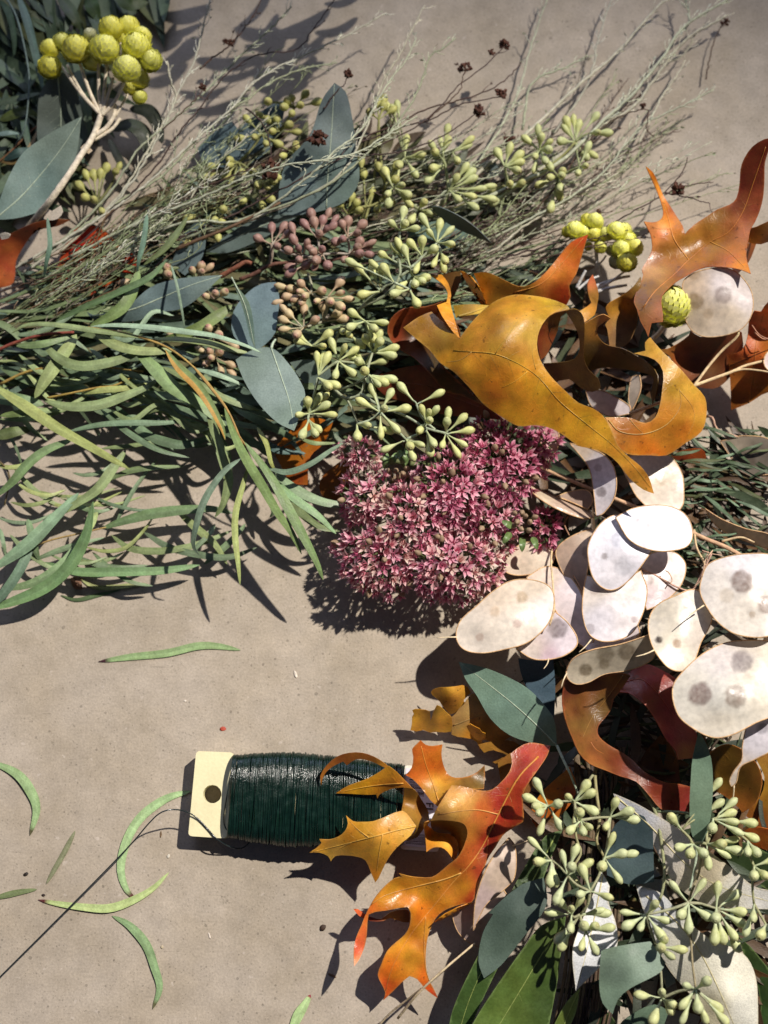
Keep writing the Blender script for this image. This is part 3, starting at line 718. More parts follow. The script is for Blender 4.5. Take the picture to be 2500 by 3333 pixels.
u2 = patch('lobe', t, 'A', [(860, 1246), (930, 1190), (1010, 1150), (1112, 1113), (1060, 1150), (980, 1192), (910, 1228)], [(860, 1246, 14), (1000, 1180, 11), (1112, 1113, 16)], (206, 138, 40))

# -- the large olive gold leaf in the upper right
t = oak(PF('R4', 700, 500, 0), 'largest olive gold oak leaf, looped over on itself above the pink flower head')
b1 = patch('blade', t, 'R4',
 [(84, 301), (150, 255), (205, 232), (240, 264), (290, 300), (325, 350), (370, 290), (430, 225), (490, 182), (560, 160), (640, 163), (720, 178), (790, 205), (803, 221), (740, 236), (700, 265), (672, 310), (660, 370), (675, 440), (720, 510),
  (780, 570), (840, 625), (900, 648), (945, 680), (980, 740), (1010, 810), (1060, 860), (1110, 900), (1145, 950), (1166, 1017), (1120, 1000), (1060, 950), (1010, 885), (960, 845), (880, 820), (840, 812), (790, 775), (720, 735), (650, 722),
  (580, 725), (500, 680), (430, 630), (370, 560), (300, 490), (243, 453), (200, 400), (140, 350)],
 [(84, 301, 36), (205, 235, 37), (240, 440, 40), (325, 350, 45), (430, 240, 45), (560, 170, 43), (700, 180, 44), (790, 210, 50), (500, 240, 51), (620, 230, 53), (680, 320, 52), (500, 350, 57), (350, 480, 48), (670, 420, 50), (550, 560, 48), (440, 630, 40), (780, 580, 47), (650, 715, 38),
  (900, 655, 46), (850, 810, 41), (1000, 800, 48), (960, 840, 46), (1110, 905, 50), (1166, 1017, 46)],
 [(130, 310, (150, 108, 38)), (240, 370, (142, 106, 40)), (280, 450, (214, 152, 44)), (420, 260, (190, 136, 42)), (560, 190, (190, 138, 40)), (740, 200, (190, 150, 44)), (500, 350, (170, 122, 44)), (620, 320, (186, 146, 62)),
  (380, 480, (212, 146, 44)), (470, 580, (228, 148, 38)), (600, 560, (206, 144, 38)), (560, 680, (206, 146, 38)), (700, 600, (204, 146, 40)), (800, 700, (206, 148, 38)), (900, 720, (198, 142, 38)), (960, 800, (206, 148, 44)), (1080, 920, (216, 154, 54)), (1150, 1000, (222, 154, 66))], rimcol=(206, 160, 80), step=12)
vein(b1, 'R4', [(300, 400), (380, 405), (500, 420), (650, 500), (760, 620), (880, 720), (980, 800), (1080, 900), (1150, 990)], .24, (196, 156, 62))
vein(b1, 'R4', [(480, 415), (540, 330), (600, 250), (700, 210), (780, 205)], .2, (196, 156, 66)); vein(b1, 'R4', [(620, 490), (570, 530), (510, 560)], .22, (210, 164, 60))
vein(b1, 'R4', [(655, 480), (640, 400), (655, 330)], .2, (206, 166, 76)); vein(b1, 'R4', [(380, 405), (330, 440), (270, 450)], .22, (214, 172, 90))
fine_veins(b1, [[(300, 400), (380, 405), (500, 420), (650, 500), (760, 620), (880, 720), (980, 800), (1080, 900)]], 'R4', 11, 170, (190, 146, 56))
b2 = patch('curled_lobe', t, 'R4', [(803, 221), (760, 228), (715, 255), (680, 310), (664, 370), (676, 440), (690, 450), (760, 450), (822, 438), (846, 392), (862, 420), (880, 480), (925, 520), (936, 562), (900, 578), (860, 600), (930, 650), (850, 632), (790, 575), (800, 522), (742, 532), (700, 500),
  (690, 452), (740, 440), (790, 425), (832, 390), (830, 320), (800, 265), (840, 250), (862, 262), (866, 330), (860, 420), (868, 300), (862, 250), (835, 225)][:1] + [(835, 222), (862, 255), (866, 330), (862, 420), (882, 480), (925, 520), (937, 562), (900, 578), (850, 560), (800, 522), (742, 532), (700, 500), (688, 455), (760, 450), (822, 436), (845, 390), (836, 320), (806, 262), (785, 232)],
 [(803, 221, 54), (862, 258, 50), (866, 340, 42), (840, 400, 36), (760, 450, 30), (700, 480, 26), (925, 525, 28), (900, 570, 24)], [(830, 250, (150, 112, 44)), (850, 350, (120, 84, 34)), (760, 490, (96, 70, 34)), (900, 540, (100, 72, 36))])
b3 = patch('curled_lobe', t, 'R4', [(803, 222), (740, 236), (700, 265), (672, 310), (662, 370), (676, 440), (700, 420), (720, 380), (750, 310), (765, 250)],
 [(803, 222, 53), (672, 310, 48), (676, 440, 42), (740, 330, 38)], [(690, 330, (128, 62, 26)), (760, 250, (150, 104, 40)), (700, 420, (110, 58, 26))])
b4 = patch('lobe', t, 'R4', [(1080, 412), (1130, 400), (1128, 365), (1150, 342), (1190, 390), (1230, 430), (1290, 490), (1340, 550), (1385, 600), (1392, 680), (1370, 750), (1300, 800), (1220, 852), (1150, 852), (1050, 846), (1010, 812), (985, 750), (955, 688),
 (1060, 690), (1130, 712), (1170, 690), (1190, 640), (1202, 560), (1205, 490), (1170, 440)],
 [(1080, 412, 42), (1150, 345, 44), (1200, 480, 46), (1290, 500, 44), (1390, 650, 36), (1220, 850, 34), (1050, 840, 42), (955, 690, 46), (1130, 710, 44), (1190, 640, 45), (1280, 700, 41)],
 [(1110, 400, (200, 156, 62)), (1200, 430, (192, 144, 44)), (1290, 560, (188, 142, 46)), (1370, 650, (192, 140, 50)), (1200, 760, (176, 110, 34)), (1050, 770, (176, 110, 36)), (1150, 840, (200, 112, 30)), (1300, 780, (206, 132, 38))], rimcol=(196, 150, 80))
vein(b4, 'R4', [(970, 700), (1020, 750), (1120, 760), (1220, 720), (1280, 640), (1275, 560)], .3, (206, 160, 84)); vein(b4, 'R4', [(1060, 695), (1090, 730), (1120, 758)], .22, (206, 160, 84))
vein(b4, 'R4', [(1275, 570), (1330, 640), (1340, 700), (1310, 770)], .2, (204, 158, 80))
b5 = patch('lobe', t, 'J', [(210, 985), (290, 950), (352, 985), (300, 1015), (243, 1060), (240, 1110), (280, 1180), (340, 1212), (450, 1235), (560, 1290), (680, 1370), (745, 1462), (735, 1600), (700, 1700), (690, 1600), (712, 1500), (690, 1460), (600, 1432), (450, 1402), (300, 1392), (180, 1422), (130, 1330), (113, 1200), (110, 1060), (150, 1020)],
 [(110, 1060, 44), (352, 985, 46), (240, 1110, 38), (130, 1330, 28), (340, 1212, 36), (300, 1390, 24), (560, 1290, 40), (600, 1430, 30), (740, 1460, 44), (720, 1650, 40)],
 [(300, 980, (190, 134, 70)), (200, 1040, (176, 124, 48)), (200, 1250, (104, 76, 30)), (450, 1320, (96, 72, 32)), (650, 1400, (110, 82, 36)), (720, 1560, (92, 66, 30))])  # inner wall of the loop, shadow put into its dark browns

# -- leaf with the long red tip at the right edge
t = oak(PF('J', 1000, 500, 0), 'amber oak leaf with a long dark red tip rising at the right edge')
c1 = patch('blade', t, 'J',
 [(641, -278), (700, -230), (745, -140), (785, -40), (850, 60), (900, 140), (950, 220), (967, 285), (1040, 212), (1150, 140), (1240, 80), (1340, 42), (1395, -10), (1421, -120), (1440, -293), (1526, -438), (1632, -505), (1684, -509), (1670, -428), (1634, -313),
  (1628, -140), (1616, -10), (1590, 90), (1552, 180), (1512, 250), (1496, 330), (1480, 420), (1482, 490), (1517, 617), (1440, 586), (1370, 570), (1270, 560), (1150, 560), (1060, 590), (980, 635), (900, 680), (830, 740), (780, 800), (774, 870), (786, 950), (786, 1016),
  (740, 1020), (692, 1026), (676, 1080), (666, 1142), (640, 1080), (600, 1010), (570, 910), (545, 850), (560, 780), (600, 690), (622, 625), (610, 580), (650, 510), (690, 430), (696, 380), (682, 290), (652, 232), (628, 182), (700, 190), (760, 170), (786, 130), (780, 60), (740, -60), (690, -170)],
 [(641, -278, 44), (780, 0, 36), (800, 200, 40), (628, 182, 46), (950, 260, 42), (690, 400, 40), (1150, 160, 42), (1400, 0, 44), (1450, -300, 50), (1680, -500, 60), (1600, 0, 48), (1500, 330, 46), (1517, 617, 50), (1200, 560, 44), (1100, 330, 38), (850, 560, 40), (780, 800, 46), (786, 1000, 50), (666, 1142, 46), (560, 800, 42), (620, 600, 40)],
 [(660, -240, (226, 136, 26)), (780, 0, (220, 136, 36)), (850, 150, (220, 134, 42)), (720, 230, (222, 156, 86)), (740, 300, (226, 142, 80)), (900, 260, (212, 138, 54)), (800, 430, (172, 110, 40)), (1000, 330, (158, 108, 38)), (1200, 180, (154, 106, 40)), (1200, 420, (166, 106, 38)),
  (1350, 250, (152, 92, 38)), (1420, 30, (122, 62, 34)), (1480, -150, (110, 44, 26)), (1560, -350, (120, 44, 28)), (1640, -470, (140, 54, 34)), (1590, 0, (156, 72, 46)), (1460, 300, (186, 116, 70)), (1450, 520, (216, 132, 32)), (1500, 600, (220, 136, 30)), (950, 600, (160, 104, 36)), (700, 600, (178, 132, 84)), (700, 750, (142, 98, 46)), (620, 900, (132, 90, 44)), (740, 960, (176, 112, 74))], rimcol=(196, 112, 60), step=12)
vein(c1, 'J', [(620, 900), (720, 760), (880, 620), (1000, 500), (1180, 350), (1330, 270), (1450, 100), (1540, -150), (1640, -440)], .3, (196, 126, 60))
vein(c1, 'J', [(1000, 500), (880, 330), (830, 150), (770, -20), (670, -230)], .3, (228, 160, 80)); vein(c1, 'J', [(1180, 350), (1330, 430), (1460, 560)], .24, (214, 150, 70)); vein(c1, 'J', [(860, 240), (740, 240), (650, 200)], .2, (230, 170, 100))
fine_veins(c1, [[(720, 760), (880, 620), (1000, 500), (1180, 350), (1330, 270), (1450, 100), (1540, -150)]], 'J', 11, 130, (186, 122, 56))
c2 = patch('curled_lobe', t, 'J', [(310, 897), (350, 850), (440, 800), (540, 720), (602, 640), (604, 690), (566, 780), (550, 850), (578, 950), (565, 1050), (500, 1190), (420, 1226), (340, 1212), (322, 1080), (304, 1040), (342, 990), (322, 940)],
 [(310, 897, 40), (600, 650, 43), (550, 850, 40), (420, 900, 34), (340, 1210, 32), (500, 1180, 30), (570, 980, 34)], [(350, 900, (160, 112, 40)), (470, 840, (176, 120, 40)), (540, 760, (128, 92, 38)), (430, 1100, (136, 108, 72)), (540, 1000, (116, 84, 40)), (330, 1050, (150, 112, 60))])
c3 = patch('lobe', t, 'J', [(158, 702), (176, 660), (202, 622), (236, 720), (250, 790), (240, 860), (215, 960), (132, 1022), (112, 1060), (84, 932), (160, 885), (190, 858), (166, 790)],
 [(202, 622, 36), (236, 760, 32), (200, 930, 38), (100, 1000, 40)], [(200, 680, (200, 120, 74)), (230, 800, (150, 104, 44)), (150, 960, (196, 142, 48))])
c4 = patch('lobe', t, 'J', [(1496, 240), (1560, 225), (1659, 180), (1760, 150), (1780, 360), (1659, 350), (1600, 370), (1490, 355)], [(1496, 240, 40), (1760, 200, 46), (1600, 340, 38)], [(1560, 290, (196, 124, 42)), (1700, 330, (206, 150, 96))])
c5 = patch('lobe', t, 'J', [(1490, 362), (1560, 360), (1520, 470), (1480, 540), (1400, 620), (1360, 570), (1470, 480)], [(1490, 362, 36), (1500, 480, 28), (1400, 600, 26)], [(1500, 400, (170, 96, 36)), (1440, 560, (96, 50, 44))])

# -- leaf behind the loop, with the pointed orange lobe
t = oak(PF('R4', 560, 100, 0), 'gold oak leaf behind the looped leaf, its orange lobe pointing up')
d1 = patch('blade', t, 'R4', [(388, 66), (440, 60), (510, 90), (580, 122), (630, 116), (690, 70), (750, 0), (810, -70), (882, -102), (852, 0), (830, 70), (800, 120), (806, 165), (785, 208), (720, 185), (640, 175), (560, 172), (490, 195), (440, 215), (424, 150)],
 [(390, 70, 36), (510, 90, 40), (630, 118, 40), (750, 5, 42), (882, -102, 46), (810, 120, 42), (720, 180, 36), (560, 170, 34), (440, 200, 30)],
 [(410, 90, (206, 142, 42)), (520, 130, (176, 126, 44)), (600, 150, (172, 128, 48)), (700, 100, (206, 130, 54)), (790, 0, (214, 118, 38)), (870, -80, (206, 84, 34)), (760, 150, (164, 66, 22)), (800, 180, (150, 50, 20)), (740, 60, (214, 126, 44))], rimcol=(196, 130, 60))
vein(d1, 'R4', [(560, 150), (680, 110), (770, 20), (860, -85)], .28, (220, 150, 70))
d2 = patch('lobe', t, 'R4', [(330, 54), (372, 75), (395, 100), (425, 150), (443, 206), (420, 207), (395, 165), (366, 120)], [(330, 54, 34), (400, 130, 36), (440, 200, 30)], (214, 146, 40))
d3 = patch('lobe', t, 'R4', [(204, 78), (250, 72), (278, 110), (290, 160), (285, 190), (306, 270), (327, 348), (298, 320), (250, 250), (228, 205), (270, 190), (275, 150), (250, 110)], [(204, 78, 32), (280, 120, 36), (285, 200, 40), (327, 345, 43), (230, 210, 42)],
 [(230, 85, (206, 140, 44)), (285, 150, (180, 122, 40)), (260, 220, (222, 152, 44)), (310, 310, (196, 128, 36))])
d4 = patch('lobe', t, 'R4', [(250, 74), (285, 62), (330, 56), (332, 95), (305, 160), (290, 180), (282, 120)], [(250, 74, 30), (330, 60, 32), (295, 170, 28)], (112, 78, 40))
d5 = patch('lobe', t, 'R4', [(300, 205), (380, 200), (455, 205), (430, 235), (350, 250), (310, 258)], [(300, 205, 30), (455, 210, 36), (320, 255, 32)], [(330, 220, (150, 116, 34)), (430, 215, (206, 170, 70))])
vein(d5, 'R4', [(320, 252), (380, 235), (452, 210)], .5, (206, 176, 96))

# -- russet leaves under the left side of the loop
t = oak(PF('R4', 200, 400, 0), 'dark oak leaf with a rust red rolled edge left of the looped leaf')
e1 = patch('blade', t, 'R4', [(14, 322), (30, 262), (90, 217), (180, 210), (272, 180), (300, 260), (330, 340), (250, 460), (330, 540), (440, 642), (330, 592), (265, 576), (200, 502), (130, 432), (52, 382)],
 [(14, 322, 30), (90, 217, 36), (272, 180, 36), (130, 320, 22), (250, 400, 26), (200, 500, 28), (330, 590, 28), (440, 640, 32)],
 [(30, 320, (132, 62, 30)), (60, 240, (160, 74, 38)), (180, 212, (150, 66, 34)), (265, 185, (130, 70, 30)), (120, 310, (52, 40, 22)), (220, 330, (66, 52, 26)), (230, 450, (72, 58, 28)), (330, 560, (84, 66, 34)), (110, 420, (120, 74, 40))], rimcol=(176, 106, 66))
t = oak(PF('R4', 200, 560, 0), 'flat rust brown oak leaf low between the seed capsules and the looped leaf')
e2 = patch('blade', t, 'R4', [(-60, 520), (0, 498), (100, 470), (200, 468), (300, 560), (430, 630), (520, 700), (400, 690), (250, 674), (100, 625), (0, 590)], [(-60, 520, 16), (100, 480, 20), (250, 540, 22), (430, 630, 24), (250, 670, 18)],
 [(0, 540, (104, 52, 30)), (200, 540, (122, 56, 30)), (400, 640, (116, 50, 30))])
vein(e2, 'R4', [(0, 545), (150, 545), (300, 600), (430, 650)], .3, (150, 80, 46))
t = oak(PF('R3', 1300, 800, 0), 'orange scrap of oak leaf glimpsed below the grey green eucalyptus leaf')
patch('blade', t, 'R3', [(1180, 830), (1260, 740), (1350, 690), (1440, 710), (1400, 800), (1340, 860), (1330, 980), (1260, 970), (1210, 890)], [(1180, 830, 9), (1350, 700, 14), (1330, 970, 8)], [(1260, 840, (170, 100, 30)), (1400, 720, (190, 108, 30)), (1290, 950, (150, 80, 26))])
t = oak(PF('R3', 1450, 930, 0), 'brown oak leaf scrap in the gap left of the pink flower head')
patch('blade', t, 'R3', [(1380, 970), (1440, 900), (1500, 860), (1520, 960), (1470, 1060), (1400, 1050)], [(1380, 970, 7), (1500, 870, 12), (1420, 1040, 6)], [(1430, 950, (140, 82, 30)), (1480, 1000, (104, 62, 28))])

# -- right edge
t = oak(PF('J', 1150, 1300, 0), 'brown oak leaf in shade under the pod at the right edge')
f1 = patch('blade', t, 'J', [(720, 1235), (790, 1245), (860, 1225), (1000, 1130), (1015, 1085), (1100, 1142), (1380, 1090), (1440, 1100), (1450, 1240), (1380, 1420), (1240, 1560), (1100, 1560), (960, 1500), (900, 1400), (830, 1290)],
 [(720, 1235, 34), (1010, 1095, 36), (900, 1250, 24), (1100, 1350, 18), (1440, 1120, 26), (1300, 1480, 14), (960, 1490, 20)], [(800, 1260, (150, 100, 44)), (900, 1310, (142, 74, 34)), (1050, 1250, (92, 48, 30)), (1300, 1180, (104, 54, 30)), (1150, 1450, (96, 56, 30)), (1380, 1200, (122, 62, 32))])  # shade under the pod put into the dark browns
t = oak(PF('J', 1550, 1300, 0), 'bright rust orange oak leaf with creases at the right edge')
f2 = patch('blade', t, 'J', [(1325, 1290), (1440, 1252), (1490, 1130), (1500, 1000), (1545, 922), (1600, 930), (1659, 850), (1830, 800), (1830, 1640), (1660, 1600), (1500, 1690), (1353, 1748), (1345, 1500)],
 [(1325, 1290, 20), (1440, 1250, 25), (1545, 925, 34), (1659, 860, 40), (1590, 1100, 26), (1800, 1200, 30), (1353, 1740, 10), (1600, 1450, 22), (1480, 1500, 17)],
 [(1380, 1300, (188, 100, 50)), (1540, 980, (186, 94, 44)), (1640, 900, (214, 116, 40)), (1600, 1000, (206, 130, 84)), (1480, 1250, (172, 90, 40)), (1600, 1300, (190, 104, 40)), (1450, 1500, (180, 112, 44)), (1600, 1500, (176, 104, 36)), (1400, 1680, (140, 84, 34))], rimcol=(200, 120, 60))
vein(f2, 'J', [(1345, 1380), (1480, 1320), (1650, 1250), (1780, 1200)], .35, (116, 60, 30)); vein(f2, 'J', [(1500, 1690), (1540, 1450), (1560, 1200), (1620, 950)], .3, (200, 124, 60))
t = oak(PF('R4', 1330, 860, 0), 'small rust red oak leaf tip lying under the fine green foliage')
patch('blade', t, 'R4', [(1240, 850), (1290, 830), (1370, 825), (1392, 855), (1385, 885), (1320, 880), (1260, 870)], [(1240, 850, 12), (1370, 830, 15), (1320, 880, 11)], [(1270, 850, (120, 56, 28)), (1370, 850, (172, 80, 36))])

# -- the ring shaped brown leaf and its red half, centre right
t = oak(PF('K', 500, 900, 0), 'brown oak leaf curled into an open ring below the white pods')
g1 = patch('blade', t, 'K', [(92, 500), (230, 500), (400, 470), (520, 450), (600, 470), (560, 530), (520, 592), (470, 650), (450, 730), (400, 800), (350, 860), (344, 920), (380, 970), (450, 1020), (540, 1070), (620, 1130), (700, 1210), (780, 1260), (870, 1295), (970, 1305), (1085, 1336),
 (1085, 1545), (950, 1532), (830, 1500), (760, 1420), (640, 1290), (520, 1250), (400, 1202), (280, 1152), (200, 1070), (150, 960), (110, 860), (80, 750), (70, 640)],
 [(92, 500, 34), (300, 500, 24), (560, 480, 30), (80, 750, 35), (200, 720, 26), (400, 760, 22), (350, 900, 23), (180, 1000, 33), (450, 1030, 22), (400, 1190, 30), (620, 1140, 24), (800, 1400, 26), (1080, 1400, 24), (870, 1295, 27)],
 [(130, 560, (90, 44, 26)), (300, 520, (110, 58, 30)), (480, 500, (128, 86, 40)), (150, 720, (112, 70, 32)), (400, 720, (116, 86, 42)), (250, 850, (116, 84, 38)), (180, 980, (128, 80, 36)), (350, 1040, (118, 74, 34)), (300, 1130, (140, 84, 36)), (500, 1130, (120, 62, 32)), (620, 1220, (112, 54, 30)), (800, 1370, (128, 52, 32)), (1000, 1430, (122, 46, 30))], rimcol=(176, 100, 56))  # browns darkened, putting the shade of the pods into the colour
vein(g1, 'K', [(290, 985), (330, 1040), (390, 1075)], .3, (190, 120, 56)); vein(g1, 'K', [(540, 470), (420, 640), (300, 800), (230, 950)], .25, (160, 118, 60))
g2 = patch('lobe', t, 'K', [(515, 600), (560, 482), (700, 385), (850, 435), (955, 500), (930, 610), (962, 762), (1002, 830), (1090, 880), (1110, 950), (1095, 1105), (962, 1120), (948, 1060), (870, 960), (800, 830), (722, 712), (640, 642), (580, 606)],
 [(515, 600, 27), (700, 390, 22), (950, 510, 24), (720, 700, 31), (960, 770, 25), (948, 1060, 29), (1100, 1000, 22)], [(600, 540, (140, 64, 36)), (720, 480, (130, 46, 32)), (800, 650, (120, 46, 36)), (900, 600, (120, 42, 32)), (900, 930, (150, 60, 50)), (1000, 900, (124, 46, 44)), (1020, 1080, (146, 88, 36))], rimcol=(176, 90, 70))
vein(g2, 'K', [(560, 520), (680, 500), (800, 600), (900, 740), (950, 800)], .3, (168, 84, 56))
t = oak(PF('K', 1450, 1300, 0), 'olive brown oak leaf with a thin orange rim at the lower right')
h1 = patch('blade', t, 'K', [(1180, 1080), (1350, 1000), (1540, 1110), (1612, 1250), (1600, 1370), (1560, 1460), (1460, 1530), (1440, 1500), (1380, 1440), (1290, 1380), (1200, 1330)], [(1180, 1080, 16), (1540, 1110, 24), (1612, 1250, 27), (1450, 1530, 20), (1300, 1250, 12)],
 [(1280, 1150, (112, 82, 30)), (1450, 1250, (120, 88, 34)), (1570, 1300, (150, 100, 40)), (1500, 1500, (176, 110, 44))], rimcol=(206, 130, 60))
t = oak(PF('K', 1620, 1350, 0), 'gold oak leaf at the right edge behind the olive seed capsules')
patch('blade', t, 'K', [(1500, 900), (1800, 850), (1800, 1750), (1560, 1640), (1440, 1560), (1600, 1400), (1630, 1250), (1560, 1100)], [(1500, 900, 10), (1800, 1000, 16), (1700, 1650, 9), (1600, 1300, 13)], [(1650, 1200, (150, 110, 40)), (1650, 1400, (170, 122, 40)), (1600, 1580, (140, 80, 34)), (1600, 950, (110, 60, 30))])
t = oak(PF('K', 800, 1100, 0), 'crumpled dark brown oak leaf inside the ring of the curled leaf')
patch('blade', t, 'K', [(660, 1160), (720, 1050), (830, 930), (900, 1000), (960, 1120), (980, 1300), (850, 1280), (740, 1230)], [(660, 1160, 8), (830, 930, 13), (980, 1300, 10), (800, 1150, 6)], [(760, 1100, (96, 60, 28)), (900, 1100, (124, 78, 32)), (900, 1250, (92, 50, 26))])
t = oak(PF('I', 330, 300, 0), 'orange oak leaf piece behind the seed capsules right of the red stalk')
patch('blade', t, 'I', [(200, 280), (250, 220), (330, 150), (400, 90), (440, 200), (420, 300), (340, 400), (260, 470), (190, 480), (150, 400)], [(200, 280, 10), (400, 100, 14), (340, 400, 9), (190, 480, 7)], [(300, 260, (214, 132, 36)), (360, 180, (176, 112, 36)), (220, 430, (200, 110, 36)), (400, 250, (190, 90, 50))])
t = oak(PF('I', 60, 200, 0), 'brown gold oak leaf scrap under the red stalk of the orange leaf')
patch('blade', t, 'I', [(-60, 60), (60, -20), (180, -40), (200, 60), (140, 260), (60, 330), (-20, 300)], [(-60, 60, 8), (180, -40, 11), (60, 320, 6)], [(0, 100, (150, 108, 44)), (120, 100, (110, 64, 32))])
t = oak(PF('I', 1600, 540, 0), 'orange oak leaf corner at the right edge beside the olive seed capsules')
patch('blade', t, 'I', [(1500, 500), (1580, 470), (1720, 500), (1720, 640), (1600, 600), (1530, 560)], [(1500, 500, 12), (1720, 560, 15), (1600, 600, 10)], [(1560, 510, (190, 104, 44)), (1650, 560, (206, 112, 40))])

# -- the torn yellow leaf above the orange one
t = oak(PF('R6', 320, 880, 0), 'torn yellow brown oak leaf with ragged holes above the orange oak leaf')
y1 = patch('blade', t, 'R6', [(211, 800), (213, 776), (250, 766), (366, 760), (372, 788), (348, 815), (352, 835), (312, 872), (282, 880), (262, 850), (240, 830)], [(211, 790, 9), (290, 790, 15), (366, 765, 12), (290, 870, 7)], [(240, 790, (226, 170, 60)), (330, 800, (212, 154, 58)), (280, 850, (170, 120, 50))], ragged=8)
y2 = patch('blade', t, 'R6', [(114, 955), (120, 900), (128, 862), (150, 856), (200, 868), (196, 920), (178, 948), (226, 846), (262, 862), (290, 895), (292, 960), (230, 962), (170, 950)], [(114, 955, 7), (130, 860, 13), (226, 850, 14), (292, 940, 7), (190, 950, 6)], [(140, 900, (222, 164, 56)), (180, 900, (170, 122, 46)), (250, 900, (222, 166, 62)), (200, 880, (130, 90, 40))], ragged=8)
y3 = patch('blade', t, 'R6', [(290, 895), (330, 860), (372, 800), (395, 790), (430, 840), (470, 910), (545, 975), (505, 1005), (450, 1000), (430, 970), (415, 1040), (405, 1000), (340, 985), (292, 975)], [(290, 900, 9), (395, 790, 13), (540, 975, 9), (340, 980, 4), (420, 900, 9)], [(330, 910, (176, 140, 84)), (400, 860, (180, 146, 92)), (450, 950, (166, 120, 56)), (380, 970, (196, 136, 44))], ragged=10)
vein(y3, 'R6', [(300, 930), (380, 900), (440, 880)], .3, (190, 156, 96))
y4 = patch('blade', t, 'R6', [(355, 932), (375, 925), (410, 945), (440, 965), (438, 990), (400, 992), (378, 965)], [(355, 932, 13), (410, 950, 12), (438, 990, 8)], (214, 148, 44), ragged=5)
y5 = patch('blade', t, 'R6', [(405, 1012), (470, 1000), (560, 1000), (600, 1040), (560, 1090), (520, 1110), (470, 1085), (540, 1060), (470, 1040), (432, 1045)], [(405, 1012, 9), (560, 1000, 10), (520, 1110, 6)], [(450, 1020, (160, 114, 46)), (560, 1060, (130, 96, 40))], ragged=6)

# -- red leaves at the left edge
t = oak(PF('R1', 120, 1020, 0), 'rust brown oak leaf at the left edge under the strawflower stem')
patch('blade', t, 'R1', [(-60, 1060), (60, 1002), (150, 962), (230, 946), (303, 950), (250, 976), (160, 996), (112, 1050), (70, 1130), (60, 1220), (20, 1240), (-60, 1250)], [(-60, 1060, 18), (150, 965, 26), (303, 950, 22), (100, 1060, 17), (20, 1230, 12)], [(0, 1080, (150, 70, 36)), (150, 980, (124, 60, 34)), (270, 955, (104, 52, 32)), (40, 1180, (176, 90, 44))], rimcol=(150, 84, 50))
t = oak(PF('R3', 380, 60, 0), 'orange red oak leaf showing between the wispy stems at the left')
patch('blade', t, 'R3', [(290, -70), (350, -140), (430, -130), (520, -60), (600, 0), (570, 90), (480, 130), (400, 200), (300, 190), (180, 190), (240, 60)], [(290, -70, 10), (430, -130, 14), (570, 60, 10), (240, 170, 7)], [(350, -90, (196, 58, 36)), (420, 0, (190, 84, 40)), (540, 40, (186, 76, 36)), (280, 120, (150, 62, 34))])
# ---------------------------------------------------------------- honesty (silver pods on branching stems)
CREAM = (236, 222, 198); WARM = (232, 206, 170); LAV = (226, 220, 230); PINK = (226, 196, 184); SEED = (140, 116, 104); TANR = (206, 168, 124)
def pod(branch, f, outline, heights, col, spots=(), tip=None, label=None, cup=0.0, corner=75, rim=TANR, step=6.0):
    heights = [(h[0], h[1], h[2] * ZS) for h in heights] if isinstance(heights, list) else heights * ZS
    if tip: tip = [(q[0], q[1], q[2] * ZS) for q in tip]
    g_ = lambda v, m_: min(252, int((v * .62 + m_ * .38) * 1.05 + 4))
    lift_ = lambda c_: tuple(g_(v, sum(c_) / 3 + o_) for v, o_ in zip(c_, (2, -1, 2)))
    col = [(k[0], k[1], lift_(k[2])) for k in col]
    sp = [(s[0], s[1], s[2], s[3] if len(s) > 3 else SEED, s[4] if len(s) > 4 else .75) for s in spots]
    p = patch('seed_pod', branch, f, outline, heights, col, 'pod_skin', step=step, spots=sp, corner=corner, wave=.5, cup=cup, thick=.00022)
    if label: p['label'] = label
    zz, ol = SHEETS[p.name]
    path = [P(q.x, q.y, zz(q.x, q.y)) for q in ol]; path.append(path[0])
    V, F = tube_geo(path, .00026, None, 5); obj('rim', V, F, 'stem_bark', p, lin(rim))
    if tip:
        V, F = tube_geo(fpath(f, tip, 8), .00032, .00016, 5); obj('tip', V, F, 'stem_bark', p, lin((226, 206, 170)))
    return p
STRAW = (214, 188, 146)
ZS = 1.0
# branch at the right edge with the pod beside the yellow strawflower
b = thing('honesty_branch', PF('R4', 1340, 550, 0), 'straw coloured honesty stem with one round pod beside the yellow strawflower', 'honesty stem', 'dried honesty stems')
pod(b, 'R4', [(1300, 92), (1395, 48), (1500, 50), (1568, 110), (1594, 180), (1580, 262), (1527, 316), (1400, 341), (1330, 312), (1294, 240), (1290, 160)],
    [(1300, 92, 40), (1500, 50, 44), (1594, 180, 42), (1400, 340, 36), (1294, 240, 36), (1440, 190, 42)], [(1330, 120, (222, 190, 150)), (1480, 110, (226, 212, 206)), (1350, 250, (226, 200, 158)), (1500, 250, (230, 208, 170)), (1560, 180, (228, 212, 204))],
    [(1345, 190, 34, (150, 120, 80), .7), (1465, 160, 36, (150, 132, 126), .8), (1340, 70, 26, (164, 134, 96), .5), (1400, 240, 22, (180, 150, 110), .4)])
tube('stem', b, fpath('R4', [(1530, 312, 38), (1525, 340, 37), (1460, 400, 34), (1400, 470, 34), (1340, 552, 38)], 18), .55, .6, STRAW)
tube('stem', b, fpath('R4', [(1720, 410, 26), (1659, 438, 28), (1560, 465, 31), (1500, 492, 33), (1340, 552, 38), (1200, 620, 30), (1060, 672, 26)], 26), .5, .85, STRAW)
tube('stem', b, fpath('R4', [(1500, 492, 33), (1560, 480, 32), (1659, 492, 31), (1720, 510, 31)], 14), .45, .35, STRAW)
pod(b, 'R4', [(1640, 440), (1665, 400), (1720, 390), (1760, 450), (1700, 490), (1655, 480)], 30, [(1690, 440, PINK)])
